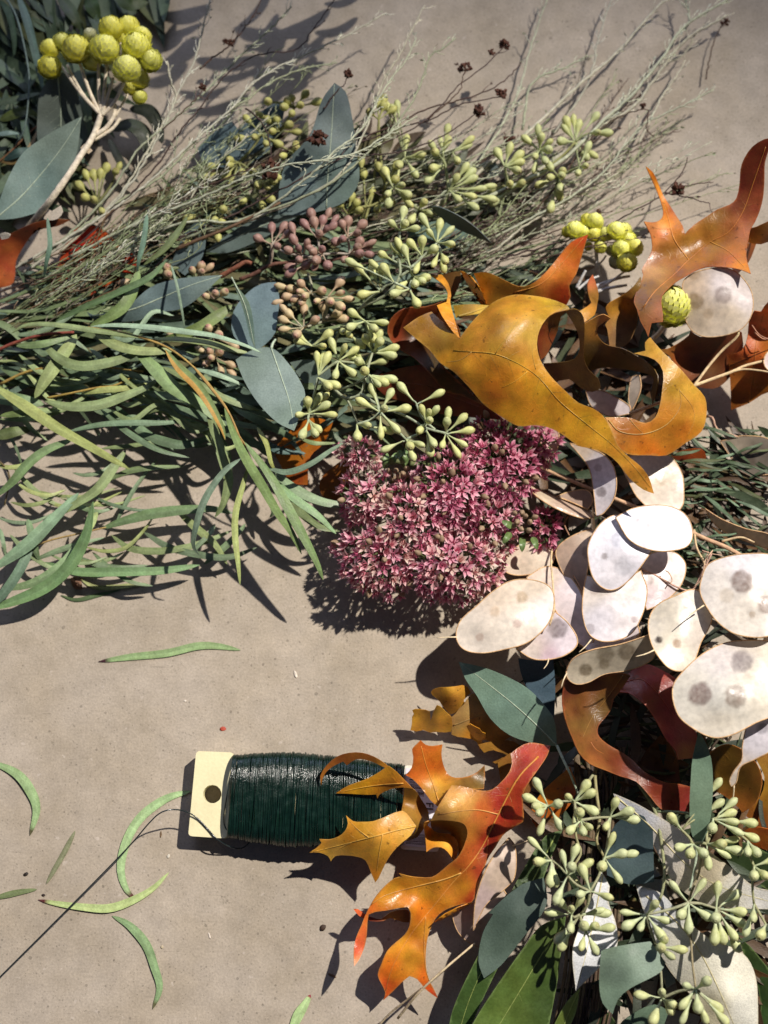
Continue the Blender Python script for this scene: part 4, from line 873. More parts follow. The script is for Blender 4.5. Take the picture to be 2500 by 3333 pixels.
# curly threads
for pts in ([(1590, 290, 30), (1620, 330, 33), (1659, 350, 34)], [(1600, 320, 31), (1640, 350, 32), (1680, 340, 33)]):
    tube('stem', b, fpath('R4', pts, 10), .22, .2, (214, 160, 130))

ZS = .7
# main pod branch: everything between the pink flower head and the right edge
m = thing('honesty_branch', PF('R6', 1150, 200, 0), 'large honesty branch crowded with overlapping silver white pods at right centre', 'honesty stem', 'dried honesty stems')
tube('stem', m, fpath('R4', [(q[0], q[1], q[2] * ZS) for q in [(690, 912, 12), (780, 950, 16), (900, 1000, 22), (1100, 1080, 26), (1250, 1130, 28), (1350, 1195, 30), (1480, 1250, 30), (1560, 1295, 28), (1720, 1370, 24)]], 40), .85, 1.0, (206, 168, 134))
tube('stem', m, fpath('R6', [(q[0], q[1], q[2] * ZS) for q in [(1340, 85, 30), (1350, 160, 32), (1380, 220, 36), (1390, 250, 40)]], 14), .5, .4, STRAW)
tube('stem', m, fpath('R6', [(q[0], q[1], q[2] * ZS) for q in [(1460, 135, 30), (1540, 118, 31), (1600, 140, 31)]], 12), .55, .4, STRAW)
tube('stem', m, fpath('R6', [(q[0], q[1], q[2] * ZS) for q in [(1110, 255, 34), (1180, 285, 32), (1260, 330, 34), (1330, 345, 36), (1380, 260, 40), (1415, 190, 44)]], 26), .42, .35, (206, 168, 150))
for pts in ([(1375, 175, 40), (1420, 190, 42), (1460, 195, 44)], [(1400, 180, 40), (1385, 230, 42), (1370, 300, 40), (1335, 335, 38)], [(1410, 260, 40), (1395, 220, 42), (1420, 175, 43), (1400, 200, 45)], [(1215, 262, 36), (1230, 270, 37), (1245, 300, 36), (1235, 320, 36)]):
    tube('stem', m, fpath('R6', [(q[0], q[1], q[2] * ZS) for q in pts], 12), .24, .2, (214, 178, 150))
tube('stem', m, fpath('R6', [(q[0], q[1], q[2] * ZS) for q in [(725, 170, 24), (722, 230, 30), (730, 330, 36), (735, 430, 40), (715, 500, 41)]], 22), .4, .32, STRAW)
tube('stem', m, fpath('R6', [(q[0], q[1], q[2] * ZS) for q in [(770, 215, 26), (810, 270, 30), (850, 340, 32), (858, 375, 32)]], 14), .35, .28, (190, 150, 118))
tube('stem', m, fpath('R6', [(q[0], q[1], q[2] * ZS) for q in [(800, 20, 24), (780, 60, 26), (800, 110, 28)]], 8), .35, .3, (176, 136, 104))
# back pods first, lavender and brown shade tints put into their colours
pod(m, 'R4', [(1008, 862), (1100, 850), (1222, 850), (1282, 920), (1295, 1000), (1282, 1080), (1200, 1110), (1100, 1040), (1050, 950)], [(1008, 862, 28), (1222, 850, 26), (1295, 1000, 28), (1150, 1080, 34), (1100, 950, 30)], [(1080, 900, (216, 190, 154)), (1220, 920, (226, 206, 170)), (1240, 1040, (226, 208, 180))], [(1190, 960, 26, (196, 172, 140), .5)])
pod(m, 'R6', [(500, 245), (540, 190), (610, 140), (700, 158), (744, 200), (700, 258), (600, 282), (540, 275)], [(500, 245, 20), (610, 140, 18), (744, 200, 24), (600, 280, 22)], [(560, 230, (216, 190, 156)), (700, 200, (236, 214, 178))])
pod(m, 'R6', [(745, 172), (800, 120), (880, 88), (930, 88), (905, 150), (885, 220), (872, 300), (850, 368), (790, 300), (752, 225)], [(745, 172, 26), (930, 88, 30), (850, 368, 28), (820, 220, 32)], [(800, 180, (196, 160, 126)), (880, 130, (206, 176, 140)), (840, 300, (190, 156, 130))], [(880, 185, 26, (120, 100, 90), .6)])
pod(m, 'R6', [(615, 292), (700, 245), (782, 270), (850, 360), (905, 560), (882, 606), (800, 540), (738, 430)], [(615, 292, 28), (782, 270, 28), (882, 606, 30), (740, 430, 33), (850, 380, 34)], [(700, 280, (222, 196, 168)), (790, 380, (222, 204, 200)), (860, 520, (226, 206, 206))])
pod(m, 'R6', [(905, 560), (1000, 480), (1090, 480), (1100, 545), (1000, 590), (880, 607), (840, 540)], [(905, 560, 30), (1090, 480, 30), (880, 607, 32)], [(950, 550, (230, 214, 222)), (1080, 520, (226, 206, 206))])
pod(m, 'R6', [(1108, 330), (1130, 205), (1240, 180), (1295, 218), (1302, 270), (1272, 340), (1200, 402), (1135, 432)], [(1108, 330, 34), (1240, 180, 28), (1302, 270, 30), (1135, 430, 34), (1200, 290, 32)], [(1180, 250, (222, 196, 186)), (1270, 260, (226, 206, 196)), (1170, 390, (206, 180, 184))], [(1140, 305, 24, (120, 96, 88), .6)])
pod(m, 'R6', [(572, 600), (650, 545), (740, 440), (800, 495), (836, 572), (792, 622), (712, 646), (640, 642)], [(572, 600, 33), (740, 440, 34), (836, 572, 38), (700, 640, 36)], [(640, 610, (226, 206, 190)), (750, 520, (222, 208, 214)), (790, 600, (226, 210, 214)), (720, 640, (226, 186, 196))], [(752, 512, 40, (136, 122, 124), .85)], tip=[(712, 640, 36), (705, 665, 37), (690, 686, 38)])
pod(m, 'R4', [(803, 800), (850, 812), (885, 820), (960, 858), (1000, 930), (996, 1030), (950, 1100), (917, 1118), (902, 980), (882, 900)], [(803, 800, 32), (885, 822, 34), (1000, 930, 40), (995, 1030, 40), (917, 1118, 36), (920, 960, 33)], [(850, 830, (216, 190, 156)), (930, 900, (230, 222, 226)), (960, 1000, (230, 224, 230)), (930, 1090, (226, 214, 214))], [(938, 1010, 22, (140, 128, 130), .85), (925, 905, 16, (176, 166, 166), .6)], label='narrow silver pod seen nearly edge on')
pod(m, 'R4', [(628, 978), (680, 1005), (760, 1040), (870, 1082), (905, 1120), (860, 1125), (760, 1090), (680, 1045), (640, 1010)], [(628, 978, 22), (760, 1050, 26), (900, 1120, 28)], [(660, 1000, (226, 198, 152)), (800, 1070, (206, 170, 136))])
pod(m, 'R4', [(745, 1030), (800, 1010), (880, 1005), (900, 1050), (880, 1085), (800, 1050)], 24, [(800, 1030, (176, 136, 104)), (880, 1040, (156, 120, 96))])
pod(m, 'R6', [(875, 282), (1000, 312), (1110, 262), (1136, 350), (1112, 460), (1060, 540), (960, 569), (890, 540), (858, 450), (862, 350)], [(875, 282, 38), (1110, 262, 38), (1136, 350, 40), (960, 569, 45), (858, 450, 42), (1000, 400, 44)], [(900, 350, (230, 214, 196)), (1050, 330, (232, 222, 214)), (950, 480, (232, 226, 232)), (1050, 480, (234, 224, 222))], [(890, 512, 22, (150, 136, 140), .5), (1030, 422, 18, (200, 180, 176), .6), (1080, 472, 13, (150, 120, 124), .6), (910, 345, 20, (196, 172, 160), .5)], tip=[(895, 560, 44), (870, 590, 46), (842, 615, 47)])
pod(m, 'R6', [(312, 548), (330, 480), (400, 415), (470, 352), (550, 306), (650, 304), (722, 340), (733, 420), (702, 500), (620, 572), (520, 602), (420, 618), (342, 600)], [(312, 548, 36), (470, 352, 37), (722, 340, 38), (733, 420, 40), (620, 570, 42), (420, 615, 40), (520, 460, 42)],
    [(360, 530, (232, 216, 190)), (500, 380, (226, 204, 168)), (650, 330, (226, 204, 170)), (560, 500, (234, 220, 196)), (700, 420, (232, 220, 206)), (420, 590, (230, 214, 190))], [(597, 378, 24, (176, 150, 112), .7), (575, 490, 18, (184, 150, 140), .6), (414, 550, 16, (190, 160, 140), .6), (480, 440, 20, (210, 180, 140), .5)], tip=[(314, 549, 37), (270, 550, 38), (228, 552, 38)], label='broad cream pod pointing left over the bare table')
pod(m, 'R6', [(958, 40), (1060, 18), (1140, 70), (1162, 150), (1132, 212), (1050, 310), (980, 346), (915, 310), (885, 230), (886, 140)], [(958, 40, 46), (1140, 70, 46), (1132, 212, 48), (980, 346, 44), (885, 200, 48), (1020, 180, 49)], [(930, 150, (224, 222, 230)), (1040, 80, (220, 222, 236)), (1000, 260, (228, 224, 228)), (1100, 200, (222, 218, 226))], [(1015, 130, 34, (180, 184, 200), .5), (952, 200, 13, (140, 124, 120), .6), (1030, 245, 36, (196, 196, 204), .45)])
pod(m, 'R6', [(1000, 32), (1080, -8), (1200, -20), (1290, 10), (1331, 80), (1316, 150), (1240, 176), (1150, 172), (1062, 130)], [(1000, 32, 49), (1200, -20, 47), (1331, 80, 48), (1240, 175, 52), (1062, 130, 51)], [(1080, 60, (222, 222, 232)), (1200, 40, (228, 224, 222)), (1280, 80, (228, 224, 226)), (1180, 140, (218, 218, 228))], [(1090, 45, 12, (170, 160, 160), .4), (1250, 100, 30, (206, 206, 216), .4), (1322, 75, 20, (150, 146, 156), .6)])
pod(m, 'R6', [(1386, -6), (1460, 40), (1560, 80), (1680, 112), (1720, 170), (1659, 166), (1560, 132), (1470, 92), (1420, 50)], [(1386, -6, 26), (1560, 80, 32), (1720, 150, 34), (1560, 130, 26)], [(1450, 45, (206, 186, 148)), (1560, 100, (200, 180, 148)), (1659, 140, (210, 188, 150))])
# the bright pods at the right
ZS = 1.0
pod(m, 'R6', [(1374, 292), (1400, 236), (1470, 205), (1560, 190), (1680, 196), (1780, 262), (1785, 430), (1680, 538), (1540, 542), (1450, 492), (1390, 412), (1365, 350)], [(1374, 292, 48), (1560, 190, 50), (1780, 300, 52), (1540, 542, 54), (1390, 412, 50), (1560, 380, 54)], [(1420, 300, (230, 222, 206)), (1560, 230, (226, 222, 222)), (1560, 420, (236, 226, 204)), (1700, 350, (236, 226, 206))],
    [(1548, 310, 46, (146, 126, 116), .9), (1650, 410, 36, (150, 128, 116), .85), (1590, 452, 14, (190, 166, 140), .7), (1480, 370, 30, (216, 200, 176), .5)], tip=[(1382, 412, 51), (1340, 440, 53), (1302, 470, 55)], label='large bright white pod at the right edge with dark seeds')
pod(m, 'R6', [(1145, 470), (1182, 410), (1260, 370), (1342, 344), (1392, 390), (1416, 470), (1370, 570), (1322, 680), (1250, 692), (1190, 640), (1150, 560)], [(1145, 470, 44), (1342, 344, 46), (1416, 470, 44), (1322, 680, 48), (1190, 640, 50), (1270, 500, 48)], [(1200, 460, (232, 220, 188)), (1340, 400, (226, 214, 190)), (1250, 600, (236, 224, 190)), (1360, 540, (222, 208, 186))],
    [(1188, 562, 15, (60, 40, 20), 1.0), (1265, 578, 18, (176, 138, 104), .85), (1302, 440, 22, (150, 120, 90), .7)], tip=[(1168, 605, 50), (1130, 622, 52), (1088, 633, 53)])
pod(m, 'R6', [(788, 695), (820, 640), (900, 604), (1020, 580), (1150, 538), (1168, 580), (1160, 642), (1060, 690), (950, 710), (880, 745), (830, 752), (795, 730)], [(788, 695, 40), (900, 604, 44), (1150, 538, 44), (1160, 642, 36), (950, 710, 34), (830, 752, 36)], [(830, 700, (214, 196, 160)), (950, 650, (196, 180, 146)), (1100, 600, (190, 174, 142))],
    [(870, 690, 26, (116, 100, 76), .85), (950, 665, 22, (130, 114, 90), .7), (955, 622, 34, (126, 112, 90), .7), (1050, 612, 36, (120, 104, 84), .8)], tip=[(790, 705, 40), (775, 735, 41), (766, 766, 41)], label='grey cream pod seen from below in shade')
pod(m, 'R6', [(1247, 770), (1290, 700), (1380, 620), (1470, 576), (1560, 564), (1680, 570), (1760, 602), (1792, 700), (1740, 850), (1600, 922), (1500, 972), (1420, 982), (1330, 940), (1268, 880)], [(1247, 770, 50), (1470, 576, 48), (1760, 602, 50), (1740, 850, 54), (1420, 980, 54), (1268, 880, 52), (1480, 780, 57)], [(1300, 780, (238, 228, 204)), (1480, 650, (230, 218, 206)), (1460, 800, (238, 230, 210)), (1620, 750, (236, 222, 190)), (1450, 940, (238, 226, 196))],
    [(1365, 795, 48, (148, 126, 118), .92), (1520, 805, 46, (156, 138, 124), .9), (1545, 655, 44, (150, 138, 136), .85)], label='largest bright pod with three dark seeds at the right edge')
pod(m, 'R6', [(1588, 872), (1640, 840), (1710, 828), (1740, 940), (1700, 1020), (1600, 1078), (1540, 1110), (1520, 1180), (1500, 1195), (1492, 1170), (1510, 1130), (1545, 1080), (1548, 1020), (1562, 950)], [(1588, 872, 46), (1710, 828, 48), (1700, 1020, 44), (1540, 1100, 40), (1500, 1190, 36), (1600, 980, 44)], [(1600, 960, (222, 218, 228)), (1660, 900, (226, 220, 226)), (1520, 1150, (230, 210, 186))], [(1635, 945, 24, (150, 146, 156), .7)], tip=[(1512, 1190, 36), (1508, 1240, 34), (1490, 1290, 32)])
ZS = .8
pod(m, 'R4', [(872, 575), (940, 572), (1000, 600), (1062, 642), (1062, 672), (980, 684), (920, 660), (890, 630)], [(872, 575, 20), (1062, 650, 22), (940, 660, 18)], [(910, 600, (226, 218, 214)), (1020, 650, (222, 206, 206))])
pod(m, 'R4', [(1060, 560), (1075, 512), (1105, 508), (1110, 560), (1090, 620), (1070, 660), (1058, 620)], [(1060, 560, 18), (1105, 510, 22), (1070, 660, 20)], [(1080, 580, (196, 176, 150))])
pod(m, 'R4', [(690, 735), (745, 742), (756, 790), (735, 850), (700, 890), (676, 820)], [(690, 735, 20), (750, 790, 22), (700, 890, 20)], [(720, 800, (206, 160, 146))])
pod(m, 'R4', [(1452, 792), (1560, 768), (1690, 800), (1720, 930), (1560, 932), (1500, 862)], [(1452, 792, 16), (1690, 800, 20), (1560, 930, 12)], [(1520, 810, (176, 156, 126)), (1620, 880, (130, 116, 96))], [(1560, 870, 40, (90, 76, 66), .7)])  # shade put into this pod's grey tones
tube('stem', m, fpath('R4', [(q[0], q[1], q[2] * ZS) for q in [(1395, 685, 16), (1420, 690, 20), (1440, 740, 18), (1520, 770, 18), (1600, 800, 16), (1680, 815, 14)]], 20), .5, .35, (196, 158, 136))
ZS = 1.0
# small branch low beside the orange oak leaf
l = thing('honesty_branch', PF('R8', 440, 600, 0), 'pair of pinkish tan honesty pods beside the orange oak leaf', 'honesty stem', 'dried honesty stems')
pod(l, 'R8', [(300, 625), (345, 600), (400, 590), (515, 532), (540, 590), (470, 680), (412, 784), (352, 752), (312, 702)], [(300, 625, 10), (515, 535, 15), (412, 784, 8), (400, 660, 14)], [(350, 660, (214, 176, 156)), (450, 600, (222, 192, 160)), (400, 740, (200, 166, 148))])
pod(l, 'R8', [(540, 310), (566, 350), (563, 480), (520, 532), (440, 600), (385, 712), (392, 602), (412, 520), (440, 450), (480, 380)], [(540, 310, 20), (566, 400, 20), (520, 532, 18), (385, 712, 15), (440, 450, 23)], [(520, 380, (226, 196, 166)), (500, 480, (222, 190, 156)), (430, 580, (216, 182, 172)), (400, 680, (222, 184, 160))], [(500, 420, 22, (150, 126, 106), .5)], tip=[(556, 345, 20), (590, 335, 22), (622, 322, 23)])
# ---------------------------------------------------------------- seeded eucalyptus
def lathe_mesh(name, prof, mat, sides=9):
    V = []; F = []
    for z, r in prof:
        for k in range(sides):
            a = 2 * math.pi * k / sides; V.append((r * math.cos(a), r * math.sin(a), z))
    for i in range(len(prof) - 1):
        for k in range(sides):
            k2 = (k + 1) % sides; F.append((i * sides + k, i * sides + k2, (i + 1) * sides + k2, (i + 1) * sides + k))
    F.append(tuple(reversed(range(sides)))); F.append(tuple((len(prof) - 1) * sides + k for k in range(sides)))
    return raw_mesh(name, V, F, mat, (.5, .5, .5))
PROF = [(0, .2), (.15, .22), (.30, .30), (.42, .45), (.53, .68), (.63, .88), (.73, 1.0), (.82, .98), (.90, .82), (.95, .58), (.975, .40), (1.0, .32), (.985, .16)]
PROF_R = [(0, .16), (.3, .17), (.45, .25), (.54, .55), (.62, .84), (.72, 1.0), (.81, 1.0), (.89, .84), (.95, .55), (.975, .34), (1.0, .28), (.985, .14)]
CAPS = {k: lathe_mesh('seed_capsule', PROF if k not in ('capsule_rosy', 'capsule_blush', 'capsule_olive') else PROF_R, k) for k in ('capsule_green', 'capsule_olive', 'capsule_rosy', 'capsule_blush', 'capsule_grey')}
def sprig(label, f, base, umbels, z0, mat='capsule_green', stemcol=(150, 160, 128), rb=1.85, zvar=4.0, stem_r=.62, mats=None, name='seeded_eucalyptus_sprig', group='seeded eucalyptus sprigs', zfun=None):
    bw = PF(f, base[0], base[1], base[2])
    t = thing(name, Vector((bw.x, bw.y, 0)), label, 'eucalyptus', group)
    nodes = [bw]; centers = []
    for i, u in enumerate(umbels):
        z = z0 + random.uniform(-zvar, zvar) if zfun is None else zfun(*u[0]) + random.uniform(-2, 2)
        if len(u) > 2: z = u[2]
        centers.append((PF(f, u[0][0], u[0][1], z), z))
    # join the umbel centres to one branching stem, nearest first
    left = list(range(len(centers))); V = []; F = []
    conn = [bw]
    while left:
        best = min(((centers[i][0] - q).length, i, j) for i in left for j, q in enumerate(conn))
        _, i, j = best; a, b = conn[j], centers[i][0]
        mid = (a + b) / 2 + Vector((random.uniform(-1, 1), random.uniform(-1, 1), random.uniform(-1.5, .3))) * .0009
        tube_geo(cr_path([a, mid, b], 7), stem_r * .001, stem_r * .00072, 6, V, F); conn.append(b); left.remove(i)
    peds = []
    for i, u in enumerate(umbels):
        c, z = centers[i]
        for e in u[1]:
            m_ = mats(*T(f, e[0], e[1])) if mats else mat
            d2 = (PF(f, e[0], e[1], z) - c).length * 1000
            want = random.uniform(6.6, 7.8)
            dz = math.sqrt(max(0, want * want - d2 * d2)) if d2 < want else random.uniform(-1.2, 1.8)
            if len(e) > 2: dz = e[2]
            b = PF(f, e[0], e[1], max(3, z + dz)); ax = b - c; dist = ax.length; ax.normalize()
            r = rb * .95 * random.choice((1, 1, .8)) * random.uniform(.86, 1.1)
            L = min(dist / .77, random.uniform(9.0, 10.6) * .001)
            st = b - ax * (.77 * L)
            if (st - c).length > .0007:
                bend = Vector((random.uniform(-1, 1), random.uniform(-1, 1), random.uniform(-1, 1))) * .0004
                tube_geo(cr_path([c, (c + st) / 2 + bend, st + ax * L * .04], 5), .00034, .00036, 5, V, F)
            q = ax.to_track_quat('Z', 'Y') @ Quaternion((0, 0, 1), random.random() * 6.28)
            M = Matrix.Translation(st) @ q.to_matrix().to_4x4() @ Matrix.Diagonal((r * .001, r * .001, L, 1))
            inst('seed_capsule', CAPS[m_], t, M)
    obj('stem', V, F, 'stem_bark', t, lin(stemcol))
    return t
random.seed(21)
D_ROSY = [((180, 325), [(80, 280), (175, 205), (258, 200), (213, 335), (285, 250)]),
 ((385, 400), [(285, 360), (320, 285), (355, 345), (415, 310), (310, 205), (360, 425)]),
 ((490, 290), [(440, 110), (520, 155), (560, 105), (460, 165), (495, 250), (605, 150), (592, 195), (395, 182), (545, 215)]),
 ((690, 275), [(655, 285), (605, 305), (690, 160), (650, 182), (755, 245), (790, 185)]),
 ((700, 390), [(755, 340), (825, 335), (770, 385), (835, 390), (770, 300), (850, 310), (665, 425)]),
 ((520, 390), [(455, 370), (515, 355), (475, 430), (465, 475), (553, 465), (400, 470), (290, 475), (297, 517), (430, 345)])]
s_rosy = sprig('seeded eucalyptus sprig with dusty pink round capsules in the middle of the pile', 'D', (160, 460, 24), D_ROSY, 29, 'capsule_rosy', (170, 160, 146), rb=1.95)
tube('branch', s_rosy, fpath('D', [(-40, 560, 20), (60, 520, 22), (165, 462, 24), (280, 445, 25), (420, 430, 26), (560, 430, 26), (700, 400, 27)], 30), .9, .6, (120, 84, 70))
tube('branch', s_rosy, fpath('D', [(175, 325, 28), (172, 400, 26), (165, 462, 24)], 8), .6, .7, (136, 120, 106))
D_BLUSH = [((440, 650), [(230, 605), (305, 620), (370, 585), (275, 675), (330, 690), (400, 670), (210, 715), (365, 640), (515, 635), (380, 710)]),
 ((550, 680), [(640, 572), (640, 650), (700, 690), (570, 710), (640, 742), (480, 705)]),
 ((390, 885), [(285, 785), (395, 755), (255, 895), (250, 830), (345, 930), (470, 830), (255, 755)]),
 ((520, 845), [(520, 738), (620, 785), (660, 825)])]
sprig('sprig of capsules turning from blush to yellow green beside the notched grey leaf', 'D', (420, 520, 20), D_BLUSH, 28, 'capsule_blush', (158, 156, 132), rb=1.88)
D_TOP = [((910, 640), [(785, 662), (850, 490), (912, 500), (765, 482)]), ((1000, 580), [(932, 480), (858, 450), (705, 440)]), ((1040, 230), [(1065, 95), (982, 178), (1075, 182), (1145, 215)]),
 ((1112, 480), [(1070, 355), (1028, 310), (1002, 342)]), ((1190, 400), [(1112, 312), (1192, 292), (1272, 352), (1150, 492)]), ((1290, 310), [(1240, 240), (1310, 182), (1385, 320), (1195, 145), (1380, 225)]),
 ((1310, 360), [(1345, 430), (1270, 452), (1335, 482)]), ((1130, 540), [(1190, 570), (1142, 590), (1220, 547), (1040, 612)]), ((1105, 625), [(1155, 722), (1000, 655)]), ((990, 430), [(918, 388)])]
s_top = sprig('pale green seeded eucalyptus sprig standing up between the pink capsules and the oak leaf', 'D', (770, 760, 26), D_TOP, 37, 'capsule_green', (160, 170, 142))
tube('branch', s_top, fpath('D', [(760, 770, 26), (800, 735, 28), (900, 690, 31), (980, 630, 34), (1040, 530, 36), (1035, 400, 37), (1040, 240, 38)], 26), .75, .5, (150, 158, 130))
tube('branch', s_top, fpath('D', [(1040, 540, 36), (1110, 490, 37), (1190, 410, 38), (1290, 315, 39)], 14), .6, .45, (160, 168, 140))
D_MID = [((805, 840), [(715, 782), (705, 880), (930, 850), (865, 890), (862, 955)]), ((450, 1010), [(345, 932), (352, 978), (560, 925), (520, 1010)]),
 ((860, 1050), [(810, 955), (902, 930), (1000, 1020), (985, 1070), (905, 975)]), ((810, 1135), [(930, 1110), (740, 1040), (708, 1075), (762, 1110), (800, 1175)]),
 ((625, 1110), [(580, 985), (665, 1020), (605, 1205), (720, 1190), (735, 1035)]), ((490, 1210), [(480, 1078), (550, 1082), (522, 1090)]), ((640, 880), [(655, 910), (700, 935), (780, 1000)])]
s_mid = sprig('yellow green seeded eucalyptus sprig above the grey green eucalyptus leaf', 'D', (600, 1000, 20), D_MID, 33, 'capsule_green', (156, 164, 130))
E_LOW = [((320, 545), [(400, 610), (458, 602)]), ((250, 820), [(335, 690), (375, 690), (380, 755), (430, 830), (172, 830), (240, 720)]), ((250, 870), [(200, 985), (297, 970), (320, 942)]), ((710, 520), [(680, 492), (832, 580), (890, 555), (780, 590)]),
 ((800, 810), [(735, 628), (880, 660), (652, 728), (830, 780), (805, 980), (922, 938), (998, 780)]), ((1080, 750), [(960, 612), (1258, 662)]), ((1155, 890), [(1120, 780), (1175, 810), (1230, 790), (1105, 950), (1180, 872)]),
 ((1000, 1020), [(842, 1095), (1030, 1072), (1110, 1060), (1050, 1150)]), ((1155, 950), [(1185, 1118), (1210, 1050)]), ((1305, 975), [(1325, 810), (1315, 880), (1440, 850), (1488, 950), (1280, 1065), (1395, 1125), (1440, 1055)]), ((620, 900), [(702, 912), (872, 950), (625, 1000)])]
s_low = sprig('pale seeded eucalyptus sprig hanging over the top of the pink flower head', 'E', (460, 640, 26), E_LOW, 38, 'capsule_green', (158, 168, 140))
tube('branch', s_low, fpath('E', [(450, 640, 28), (540, 702, 31), (650, 665, 34), (690, 520, 35), (740, 350, 34)], 20), .7, .5, (160, 166, 136))
tube('branch', s_low, fpath('E', [(650, 665, 34), (780, 750, 36), (1000, 842, 38), (1150, 930, 39), (1305, 972, 40)], 20), .7, .5, (160, 170, 144))
tube('branch', s_low, fpath('E', [(540, 702, 31), (580, 780, 31), (622, 880, 30), (640, 900, 30)], 12), .55, .45, (160, 166, 136))
G_L = [((385, 380), [(320, 290), (345, 340), (430, 180), (432, 265)]), ((460, 345), [(580, 258), (565, 300), (495, 400)]), ((415, 430), [(332, 450), (300, 530), (380, 262)]),
 ((440, 600), [(552, 440), (592, 475), (600, 520), (490, 512), (660, 588), (595, 640), (500, 660), (610, 712), (730, 660), (725, 572)]), ((140, 380), [(152, 255), (100, 430), (210, 490), (75, 520), (250, 360), (60, 50), (90, 20), (20, 30)]),
 ((60, 580), [(120, 565), (25, 625), (160, 630), (170, 690), (30, 690), (5, 470)]), ((230, 730), [(270, 680), (312, 752), (185, 800)])]
s_gl = sprig('olive seeded eucalyptus sprig standing above the small dark narrow leaf', 'G', (400, 760, 14), G_L, 20, 'capsule_green', (146, 152, 110))
tube('branch', s_gl, fpath('G', [(400, 720, 16), (430, 600, 18), (415, 430, 21), (385, 380, 22)], 14), .65, .5, (160, 168, 120))
G_R = [((815, 440), [(765, 342), (850, 310), (915, 360), (920, 410), (900, 465)]), ((1050, 330), [(955, 252), (1060, 235), (1040, 185), (1120, 272), (1110, 325), (1020, 372), (1090, 402), (1015, 455), (1120, 440)]),
 ((1290, 275), [(1220, 182), (1230, 130), (1315, 152), (1280, 115), (1430, 98), (1195, 268), (1360, 370), (1415, 362)]), ((1180, 510), [(1205, 470), (1200, 500), (1120, 512), (1190, 587), (1185, 635), (1125, 722), (1050, 560)]),
 ((1380, 215), [(1440, 210), (1510, 212)]), ((1320, 440), [(1360, 435), (1310, 482), (1380, 300)]), ((860, 590), [(930, 552), (850, 555), (740, 680)])]
s_gr = sprig('olive seeded eucalyptus sprig among the dried stems at upper right', 'G', (700, 640, 14), G_R, 19, 'capsule_green', (146, 152, 110))
tube('branch', s_gr, fpath('G', [(440, 745, 12), (600, 670, 14), (780, 585, 16), (1010, 500, 17), (1180, 390, 18), (1290, 275, 19)], 26), .8, .5, (150, 150, 96))
H_L = [((850, 240), [(830, 162), (770, 232), (830, 282), (895, 218), (935, 132), (1030, 192), (795, 185)]), ((740, 420), [(645, 330), (710, 322), (810, 370), (680, 420), (580, 292), (870, 425)]),
 ((600, 445), [(545, 465), (420, 475), (630, 515), (730, 520), (480, 322)]), ((850, 590), [(860, 520), (862, 552), (760, 610)]), ((420, 660), [(350, 640), (200, 690), (350, 682), (180, 770), (320, 765), (530, 735), (450, 742), (365, 820)]),
 ((600, 755), [(570, 832), (640, 842), (690, 802), (720, 780)]), ((560, 890), [(455, 960), (605, 1000), (670, 945)]), ((250, 1010), [(300, 1022), (235, 1110), (290, 1120), (30, 1090), (260, 1240), (20, 1282)]), ((640, 190), [(645, 190)])]
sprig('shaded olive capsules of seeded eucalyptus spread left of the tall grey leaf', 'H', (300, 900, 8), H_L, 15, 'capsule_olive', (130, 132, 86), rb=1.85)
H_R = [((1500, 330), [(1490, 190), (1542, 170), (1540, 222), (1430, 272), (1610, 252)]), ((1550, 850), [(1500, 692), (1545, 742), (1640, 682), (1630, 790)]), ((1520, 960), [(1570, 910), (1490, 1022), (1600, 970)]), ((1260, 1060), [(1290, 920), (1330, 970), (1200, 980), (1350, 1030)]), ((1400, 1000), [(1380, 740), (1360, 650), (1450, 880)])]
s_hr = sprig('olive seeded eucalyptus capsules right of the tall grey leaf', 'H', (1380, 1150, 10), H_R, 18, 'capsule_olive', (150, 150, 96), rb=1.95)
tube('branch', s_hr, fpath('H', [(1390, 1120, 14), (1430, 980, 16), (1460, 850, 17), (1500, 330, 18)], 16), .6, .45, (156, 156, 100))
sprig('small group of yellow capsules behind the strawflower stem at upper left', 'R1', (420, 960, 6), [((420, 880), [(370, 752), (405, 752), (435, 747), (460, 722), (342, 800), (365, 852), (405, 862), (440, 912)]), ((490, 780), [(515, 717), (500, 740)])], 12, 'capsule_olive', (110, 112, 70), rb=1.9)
sprig('few brown tinged capsules between the blue grey leaves at left centre', 'R3', (800, 110, 12), [((850, 90), [(830, 52), (870, 32), (870, 60), (907, 38)]), ((700, 70), [(720, 40), (725, 70), (535, 106)]), ((930, 180), [(890, 165), (930, 152), (970, 147)])], 20, 'capsule_blush', (110, 92, 76), rb=1.9)
sprig('brown grey capsules beneath the notched eucalyptus leaf at centre', 'R3', (800, 420, 10), [((920, 340), [(900, 302), (945, 332), (742, 332), (1015, 380)]), ((930, 430), [(862, 395), (905, 402), (950, 407), (912, 432), (890, 457), (955, 487), (1000, 462), (1003, 500)])], 18, 'capsule_blush', (100, 88, 74), rb=2.0)
